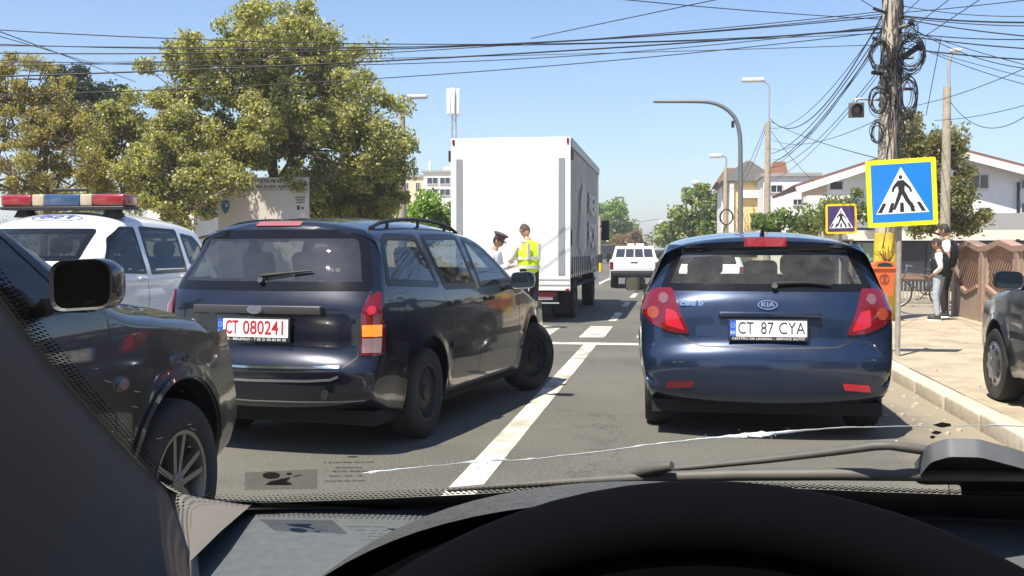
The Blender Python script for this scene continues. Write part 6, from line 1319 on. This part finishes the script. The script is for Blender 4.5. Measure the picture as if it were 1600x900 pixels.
# ================================================================ the car the picture is taken from
TAN = math.tan(R(30))
def pl(u, v, off=0.0): # point of the windscreen pane (a plane sloping at 30 degrees) seen at that spot
    d = ray(u, v); t = (1.1+off+.9*TAN-CAM_H)/(d.z+TAN*d.y); return EYE+d*t
def pxy(x, y, off=0.0): return Vector((x, y, 1.1+off+(.9-y)*TAN))
own = empty('own_car', (.36, -1.0, 0)); tag(own, 'inside of the car the picture is taken from: dashboard, steering wheel, windscreen and wipers', 'car')
OL = own.location
M_DASH = mat('dashboard_plastic', (.080, .090, .093), .62, var=.14, scale=90, bump=.15); M_PIL = mat('pillar_trim', (.034, .023, .014), .75, var=.06, scale=60); M_FRIT = mat('glass_border_black', (.008, .008, .008), .4); M_HOOD = mat('binnacle_plastic', (.10, .10, .09), .45, var=.3, scale=160, bump=.9); M_WHEEL = mat('steering_wheel_leather', (.0022, .0022, .0035), .9, spec=.04)
def W2(v): return Vector(v)-OL
pane = glass('windscreen_glass', (.96, .965, .955)); nn = pane.node_tree
MATS.pop('windscreen_glass'); bpy.data.materials.remove(pane)
wsm = bpy.data.materials.new('windscreen_glass'); wsm.use_nodes = True; n_ = wsm.node_tree; n_.nodes.remove(n_.nodes['Principled BSDF']); tn = n_.nodes.new('ShaderNodeBsdfTransparent'); tn.inputs[0].default_value = (.965, .965, .955, 1); n_.links.new(tn.outputs[0], n_.nodes['Material Output'].inputs['Surface'])
cw = .36
G_ = [pxy(-.27, .30), pxy(.99, .30), pxy(1.20, .93), pxy(-.48, .93)]
ws = mk('windscreen', [W2(v) for v in G_], [(0, 1, 2, 3)], wsm, own)
# black printed border with its dotted edge
BL = [(-700, -260), (-160, 250), (0, 452), (60, 532), (120, 606), (190, 684), (235, 732), (262, 757), (290, 772), (330, 780), (390, 782), (600, 774), (760, 766), (880, 757), (1000, 752), (1200, 756), (1400, 764), (1600, 770), (2300, 800)]
IN = [(-660, -300), (-130, 225), (20, 424), (80, 508), (140, 584), (208, 664), (250, 712), (275, 736), (300, 752), (335, 764), (395, 768), (600, 760), (760, 754), (880, 748), (1000, 744), (1200, 748), (1400, 756), (1600, 762), (2300, 792)]
A = [pl(*p) for p in BL]; Bq = [pl(*p) for p in IN]; OP_ = {9: (318, 797), 10: (388, 794), 11: (600, 791), 12: (760, 789), 13: (880, 790), 14: (1000, 793), 15: (1200, 799), 16: (1400, 806), 17: (1600, 814), 18: (2300, 838)}
OUT = [pl(*OP_[i]) if i in OP_ else a+(a-b)*2.4 for i, (a, b) in enumerate(zip(A, Bq))]
n = len(A); V = [W2(a)+Vector((0, -.002, -.003)) for a in OUT]+[W2(b)+Vector((0, -.002, -.003)) for b in Bq]
# inner edge resampled later for the dots; solid band up to BL line
V = [W2(a)+Vector((0, -.0015, -.0025)) for a in OUT]+[W2(a)+Vector((0, -.0015, -.0025)) for a in A]
mk('windscreen_border', V, [(i, i+1, n+i+1, n+i) for i in range(n-1)], M_FRIT, own)
dn = (Vector((0, -TAN, -1))).normalized()*0.0022; dots = MB(); nrm_ = Vector((0, TAN, 1)).normalized(); 
def walk(P, step):
    out = []; 
    for a, b_ in zip(P, P[1:]):
        L_ = (b_-a).length; m_ = max(1, int(L_/step))
        out += [(a.lerp(b_, k/m_), (b_-a).normalized()) for k in range(m_)]
    return out
for row in range(4):
    f = (row+.3)/4.6; rad = .0023*(1-.62*f); PP = [a.lerp(b_, f*1.0) for a, b_ in zip(A[1:], Bq[1:])]
    for k, (c, d) in enumerate(walk(PP, .0052)):
        c = c+d*(.0026 if row % 2 else 0)
        if c.x > .62: continue
        e1 = d; e2 = nrm_.cross(d); dots.add([W2(c+(e1*math.cos(t*math.pi/3)+e2*math.sin(t*math.pi/3))*rad)+dn for t in range(6)], [tuple(range(6))])
dots.build('border_dots', M_FRIT, own)
# pillar trim: a padded post from the header down to the dashboard end
PG = [pl(-700, -260), pl(-160, 250), pl(0, 452), pl(60, 532), pl(120, 606), pl(190, 684), pl(235, 732), pl(262, 757), at(272, 784, .85), at(284, 822, .80), at(312, 900, .70), at(350, 1040, .58)]
PI_ = [at(-900, 500, .12), at(-700, 900, .16), at(-420, 1000, .24), at(-300, 1050, .29), at(-200, 1100, .33), at(-90, 1120, .38), at(0, 1130, .41), at(60, 1140, .43), at(110, 1150, .45), at(160, 1160, .46), at(220, 1170, .47), at(300, 1180, .48)]
V = []; F = []; nk = 14
for a_, b_ in zip(PG, PI_):
    for j in range(nk):
        t = j/(nk-1); bul = math.sin(math.pi*t**.6)*.035; p = a_.lerp(b_, t); V.append(W2(p+(EYE-p).normalized()*bul+Vector((0, -.003, -.004))))
for i in range(len(PG)-1):
    for j in range(nk-1): F.append((i*nk+j, i*nk+j+1, (i+1)*nk+j+1, (i+1)*nk+j))
mk('pillar_trim', V, F, M_PIL, own, 60)
# corner trim piece between pillar foot and dashboard
def nearp(u, v, Y): return W2(at(u, v, Y))
cp_ = [nearp(250, 752, .90), nearp(290, 773, .89), nearp(330, 781, .90), nearp(395, 787, .908), nearp(345, 830, .80), nearp(296, 878, .72), nearp(300, 960, .62), nearp(330, 1060, .60), nearp(250, 960, .70), nearp(230, 880, .78), nearp(240, 800, .88)]
b = MB(); cen = nearp(300, 800, .87)+Vector((0, 0, .004)); b.add(cp_+[cen], [(i, (i+1)%len(cp_), len(cp_)) for i in range(len(cp_))]); b.build('pillar_foot', mat('foot_trim_light', (.12, .11, .095), .7, var=.05, scale=40), own, 60)
# door side below and left of the pillar, dark
q = MB(); q.box(-.95, -.87, .1, 1.9, .35, 1.03, bev=.03); q.build('door_panel', mat('door_dark', (.03, .027, .025), .8), own, 40)
# dashboard top: gently curved sheet
V = []; F = []; nx, ny = 40, 16; z_at = lambda x, y: 1.082-(.92-y)*.05-.35*max(0, .62-y)**2
for i in range(nx+1):
    for j in range(ny+1):
        x = -.50+1.72*i/nx; yb = float(np.interp(x, [-.5, -.4, -.2, 0, .2, .34, .8, 1.22], [.94, .925, .895, .882, .874, .876, .90, .94])); y = .30+(yb-.30)*(j/ny)**.7; z = z_at(x, y)+(1.1+(.9-yb)*TAN-.004-z_at(x, yb))*(j/ny)**3; V.append(W2((x, y, z)))
for i in range(nx):
    for j in range(ny): F.append((i*(ny+1)+j, (i+1)*(ny+1)+j, (i+1)*(ny+1)+j+1, i*(ny+1)+j+1))
dsh = mk('dashboard', V, F, M_DASH, own, 60)
q = MB(); q.box(-.86, .86, 1.26, 1.31, .45, 1.0); q.build('dashboard_front', M_TRIM, own)
q = MB(); a = gnd; q.tube([W2((.20, .66, z_at(.2, .66)+.001)), W2((.62, .61, z_at(.6, .61)+.001)), W2((1.1, .60, z_at(1.1, .6)+.001))], .0015, 4, False); q.build('dashboard_seam', M_BLACKTX, own)
# instrument hood (a shell that bulges over the dials)
hx = at(1058, 800, .60).x; V = []; F = []; na, nb_ = 48, 14; Y0h, Y1h = .52, .78
for i in range(na+1):
    t = math.pi*i/na
    for j in range(nb_+1):
        s_ = j/nb_; y = Y0h+(Y1h-Y0h)*s_; zt = 1.203-.10*s_**2.2; zb0 = 1.0; rx = .256*(1-.10*s_**2)
        V.append(W2((hx-rx*math.copysign(abs(math.cos(t))**.92, math.cos(t)), y, zb0+(zt-zb0)*math.sin(t)**.75)))
for i in range(na):
    for j in range(nb_): F.append((i*(nb_+1)+j, (i+1)*(nb_+1)+j, (i+1)*(nb_+1)+j+1, i*(nb_+1)+j+1))
F.append(tuple(i*(nb_+1)+nb_ for i in range(na+1)))
mk('instrument_hood', V, F, M_HOOD, own, 60)
q = MB(); q.prism([(-(.245)*math.cos(math.pi*i/24), .185*math.sin(math.pi*i/24)**.75) for i in range(25)], .01, Matrix.Translation(W2((hx, Y0h+.06, 1.0))) @ Matrix.Rotation(R(90), 4, 'X')); q.build('instrument_panel', M_BLACKTX, own)
# steering wheel: rim top just under the line of sight
rs = .226; tl = R(30); topp = at(1128, 753, .46); c0 = Vector((topp.x, .46-rs*math.sin(tl)*1.0, topp.z-.0185-rs*math.cos(tl)))
T = Matrix.Translation(W2(c0)) @ Matrix.Rotation(-tl, 4, 'X')
e = empty('steering_wheel', (0, 0, 0), 0, own); q = MB(); q.tube([T @ Vector((rs*math.cos(2*math.pi*k/90), 0, rs*math.sin(2*math.pi*k/90))) for k in range(91)], .0185, 18, False); q.build('rim', M_WHEEL, e, 180)
q = MB(); q.box(-.095, .095, -.03, .03, -.07, .075, T, bev=.025)
for s_ in (-1, 1): q.box(min(s_*.06, s_*.185), max(s_*.06, s_*.185), -.015, .012, -.035, .04, T, bev=.01)
q.box(-.03, .03, -.02, .01, -.18, -.05, T, bev=.01); q.build('hub', M_TRIM, e, 40)
q = MB(); q.tube([T @ Vector((0, .02, 0)), T @ Vector((0, .22, 0))], .05, 12); q.build('column', M_TRIM, e, 60)
# airbag sticker and printed text on the glass
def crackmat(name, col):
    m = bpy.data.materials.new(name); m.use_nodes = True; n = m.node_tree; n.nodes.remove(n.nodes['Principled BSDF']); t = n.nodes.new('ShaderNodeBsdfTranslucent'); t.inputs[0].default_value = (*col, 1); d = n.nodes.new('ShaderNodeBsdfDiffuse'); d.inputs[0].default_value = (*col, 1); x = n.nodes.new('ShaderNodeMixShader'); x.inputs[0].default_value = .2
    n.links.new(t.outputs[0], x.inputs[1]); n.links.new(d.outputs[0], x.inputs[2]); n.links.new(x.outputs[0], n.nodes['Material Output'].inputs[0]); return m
def on(u, v, off=-.0015): return W2(pl(u, v, off*1.1547))
def quad(nm, uv, m, off, par=own): return mk(nm, [on(u, v, off) for u, v in uv], [tuple(range(len(uv)))], m, par)
stk_m = bpy.data.materials.new('clear_sticker'); stk_m.use_nodes = True; n_ = stk_m.node_tree; pr = n_.nodes['Principled BSDF']; pr.inputs['Base Color'].default_value = (.36, .33, .28, 1); pr.inputs['Roughness'].default_value = .5; t2 = n_.nodes.new('ShaderNodeBsdfTransparent'); m2 = n_.nodes.new('ShaderNodeMixShader'); m2.inputs[0].default_value = .5; n_.links.new(t2.outputs[0], m2.inputs[1]); n_.links.new(pr.outputs[0], m2.inputs[2]); n_.links.new(m2.outputs[0], n_.nodes['Material Output'].inputs[0])
stk = quad('airbag_sticker', [(383, 738), (496, 733), (496, 764), (382, 766)], stk_m, -.0012)
M_INK = mat('sticker_ink', (.03, .022, .015), .6)
q = MB()
for pts in ([(424+14*math.cos(t*.4), 743+5.5*math.sin(t*.4)) for t in range(16)], [(452+5*math.cos(t*.6), 740.5+2*math.sin(t*.6)) for t in range(11)], [(414, 758), (422, 752), (430, 750.5), (442, 752), (447, 747), (454, 745), (453, 748), (448, 752), (457, 756), (455, 758), (443, 755), (430, 753), (420, 758)], [(458, 744), (471, 742), (471, 743.4), (459, 745.6)]):
    bm = bmesh.new(); f = bm.faces.new([bm.verts.new(on(u, v, -.0022)) for u, v in pts]); bmesh.ops.triangulate(bm, faces=[f]); bm.verts.index_update(); q.add([v.co.copy() for v in bm.verts], [[v.index for v in f.verts] for f in bm.faces]); bm.free()
q.build('airbag_pictogram', M_INK, stk)
def gtext(body, u, v, wpx):
    a = on(u-wpx/2, v, -.002); b_ = on(u+wpx/2, v-.01*wpx, -.002); x = (a-b_).normalized(); up = nrm_.cross(x)*-1
    up = -up if up.z < 0 else up
    M_ = Matrix((( x.x, up.x, nrm_.x, (a.x+b_.x)/2), (x.y, up.y, nrm_.y, (a.y+b_.y)/2), (x.z, up.z, nrm_.z, (a.z+b_.z)/2), (0, 0, 0, 1)))
    text('glass_lettering', body, .0052, M_INK, M_, own, .0001, (a-b_).length)
gtext('DACIA-RENAULT', 545, 723, 78); gtext('LAMISAFE', 545, 731, 40); gtext('43R-00295  DOT 20', 548, 737, 56); gtext('E1  AS2  M200', 540, 744, 50); gtext('TRANSP 75% MIN GLASS', 540, 752, 62)
# crack in the glass, its sun glints put into pale colour and width
CR = [(566, 740, 3), (580, 738, 8), (600, 736, 6), (640, 732, 4), (690, 727, 2), (716, 724, 2), (735, 722, 8), (756, 719, 14), (775, 718, 7), (800, 720, 3), (826, 718, 6), (850, 716, 3), (880, 712, 4), (920, 708, 4), (960, 703, 4), (1000, 697, 6), (1050, 691, 5), (1100, 686, 6), (1140, 682, 9), (1185, 679, 18), (1210, 677, 9), (1260, 672, 4), (1320, 668, 3), (1400, 666, 2), (1455, 665, 1.5)]
CR = [(u, v, w_*.5+.5) for u, v, w_ in CR]
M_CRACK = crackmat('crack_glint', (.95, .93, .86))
def crack(CR, nm):
    q = MB(); CC = []
    for (a, b_) in zip(CR, CR[1:]):
        for k in range(6): t = k/6; CC.append((a[0]+(b_[0]-a[0])*t, a[1]+(b_[1]-a[1])*t+rd.uniform(-.5, .5), (a[2]+(b_[2]-a[2])*t)*rd.uniform(.75, 1.2)))
    CC.append(CR[-1]); V = []
    for (u, v, wd) in CC: V += [on(u, v-wd*.5, .0006), on(u, v, .0006+.0008), on(u, v+wd*.5, .0006)]
    q.add(V, [f for i in range(len(CC)-1) for f in ((3*i, 3*i+1, 3*i+4, 3*i+3), (3*i+1, 3*i+2, 3*i+5, 3*i+4))]); return q.build(nm, M_CRACK, own, 180)
cr = crack(CR, 'windscreen_crack'); crack([(1490, 665, 1.5), (1550, 665, 2), (1700, 667, 2)], 'windscreen_crack')
q = MB()
for k in range(70):
    u = rd.uniform(560, 1240); v = float(np.interp(u, [c[0] for c in CR], [c[1] for c in CR]))+rd.gauss(0, 5); s_ = rd.uniform(.4, 1.5)
    q.add([on(u-s_, v, .001), on(u, v-s_, .001), on(u+s_, v, .001), on(u, v+s_, .001)], [(0, 1, 2, 3)])
for k in range(16): # scratches and specks over the lower left glass
    u = rd.uniform(120, 330); v = rd.uniform(460, 700); l_ = rd.uniform(2, 12); a = rd.uniform(-.3, .5); q.add([on(u, v, .001), on(u+l_, v+l_*a, .001), on(u+l_, v+l_*a+.5, .001), on(u, v+.4, .001)], [(0, 1, 2, 3)])
q.build('glass_chips', crackmat('chip_glint', (.22, .21, .18)), cr)
for kk, (u, v, rx, ry) in enumerate(((1473, 664, 13, 4), (1463, 676, 7, 3), (1457, 683, 4, 2.5))):
    quad('bird_speck', [(u+rx*(1+.25*math.sin(t*2.3+kk))*math.cos(t*.52), v+ry*(1+.3*math.sin(t*3.1))*math.sin(t*.52)) for t in range(12)], mat('speck_brown', (.06, .045, .035), .6), .0018)
# wipers and cowl outside the glass
M_WIP = mat('wiper_dusty', (.085, .08, .07), .6, var=.15, scale=60)
def outp(u, v, off): return W2(pl(u, v, off*1.1547))
q = MB(); q.tube([outp(u, v, .010) for u, v in ((700, 765), (800, 758), (930, 750), (1000, 746), (1150, 742), (1300, 741), (1450, 742), (1620, 742), (1800, 744))], [.002, .003, .0035, .0045, .005, .005, .005, .005, .005], 8); wb = q.build('wiper_blade', M_WIP, own, 60)
q = MB(); q.tube([outp(u, v, .014) for u, v in ((985, 741), (1015, 733), (1050, 728))], [.004, .0055, .004], 8); q.build('blade_clip', M_WIP, wb, 60)
q = MB(); q.tube([outp(u, v, .024) for u, v in ((1010, 736), (1100, 728), (1200, 718), (1300, 706), (1365, 697), (1390, 696), (1450, 704), (1470, 706))], [.0022, .0026, .003, .0033, .0036, .0036, .004, .004], 8); q.build('wiper_arm', M_WIP, own, 60)
P0 = [outp(u, v, .016) for u, v in roundpoly([(1428, 738), (1452, 706), (1482, 697), (1530, 698), (1590, 714), (1660, 738), (1660, 764), (1500, 762), (1500, 742), (1440, 742)], 8, 4)]
q = MB(); n = len(P0); q.add([p+nrm_*.006 for p in P0]+[p-nrm_*.008 for p in P0], [tuple(range(n))]+[(i, (i+1)%n, n+(i+1)%n, n+i) for i in range(n)]); q.build('wiper_pivot_cover', mat('cover_grey', (.11, .115, .12), .6, var=.12, scale=50), own, 75)
q = MB(); P1 = [outp(u, v, .026) for u, v in ((1482, 748), (1570, 748), (1570, 766), (1482, 766))]; q.add([p+nrm_*.004 for p in P1]+[p-nrm_*.02 for p in P1], [(0, 1, 2, 3), (0, 1, 5, 4), (1, 2, 6, 5), (2, 3, 7, 6), (3, 0, 4, 7)]); q.build('cover_clip', M_WIP, own)
q = MB(); V = []
for x in np.linspace(-.50, 1.22, 24): V += [W2((x, .90, 1.095)), W2((x, .96, 1.07)), W2((x, 1.10, 1.045))]
q.add(V, [f for i in range(23) for f in ((3*i, 3*i+3, 3*i+4, 3*i+1), (3*i+1, 3*i+4, 3*i+5, 3*i+2))]); q.build('cowl', M_TRIM, own, 60)
# shell: roof, header, doors, bonnet, seats (what a step aside would show)
PO = mat('own_car_paint', (.10, .11, .12), .25, .3, 1.0)
V = []; F = []
for i in range(13):
    x = -.46+1.64*i/12; c = 1-abs((x-.36)/.86)**3*.25
    for j, (y, z) in enumerate(((.30, 1.452), (.15, 1.50), (-.3, 1.54), (-1.0, 1.545), (-1.7, 1.50))): V.append(W2((x, y, z*1.0-.06*(1-c))))
for i in range(12):
    for j in range(4): F.append((i*5+j, (i+1)*5+j, (i+1)*5+j+1, i*5+j+1))
V2 = [v+Vector((0, 0, -.035)) for v in V]; nv = len(V); mk('roof', V+V2, F+[tuple(nv+x for x in f[::-1]) for f in F]+[(5*i, 5*(i+1), nv+5*(i+1), nv+5*i) for i in range(12)], PO, own, 60)
q = MB()
for s_ in (-1, 1):
    x = .36+s_*.86
    q.hexa([W2(p) for p in ((x-.02, -1.7, .30), (x+.02, -1.7, .30), (x+.02, 1.9, .30), (x-.02, 1.9, .30), (x-.02, -1.7, .98), (x+.02, -1.7, .98), (x+.02, 1.9, .80), (x-.02, 1.9, .80))])
q.build('side_panels', PO, own)
V = []; F = []
for i in range(17):
    x = -.49+1.70*i/16; k = abs((x-.36)/.85)**4
    for j, (y, z) in enumerate(((1.0, 1.0), (1.3, .955), (1.6, .89), (1.85, .80), (1.98, .70), (2.02, .52), (2.0, .32))): V.append(W2((x, y-.12*k, z-.04*k)))
for i in range(16):
    for j in range(6): F.append((i*7+j, (i+1)*7+j, (i+1)*7+j+1, i*7+j+1))
mk('bonnet', V, F, PO, own, 60)
for s_ in (-1, 1):
    for y in (1.25, -1.35): wheel(own, s_*.80, y-OL.y, .30, .30, .19, s_, 'cap')
    for k, (ya, za, yb, zb_) in enumerate(((-.55, .98, -.50, 1.50), (-1.7, .98, -1.45, 1.49))):
        q = MB(); q.tube([W2((.36+s_*.85, ya, za)), W2((.36+s_*.70, yb, zb_))], .035, 8); q.build('door_pillar', PO, own, 60)
q = MB(); q.tube([W2((1.205, .93, 1.08)), W2((1.03, .30, 1.46))], .035, 10); q.build('pillar_trim', M_PIL, own, 60)
q = MB(); q.box(-.82, .82, -.7, 1.3, .30, .34); q.box(-.82, .82, -.74, -.70, .3, 1.2); q.build('cabin_floor', M_UNDER, own)
seat(own, .38, .35, .42, M_SEAT);
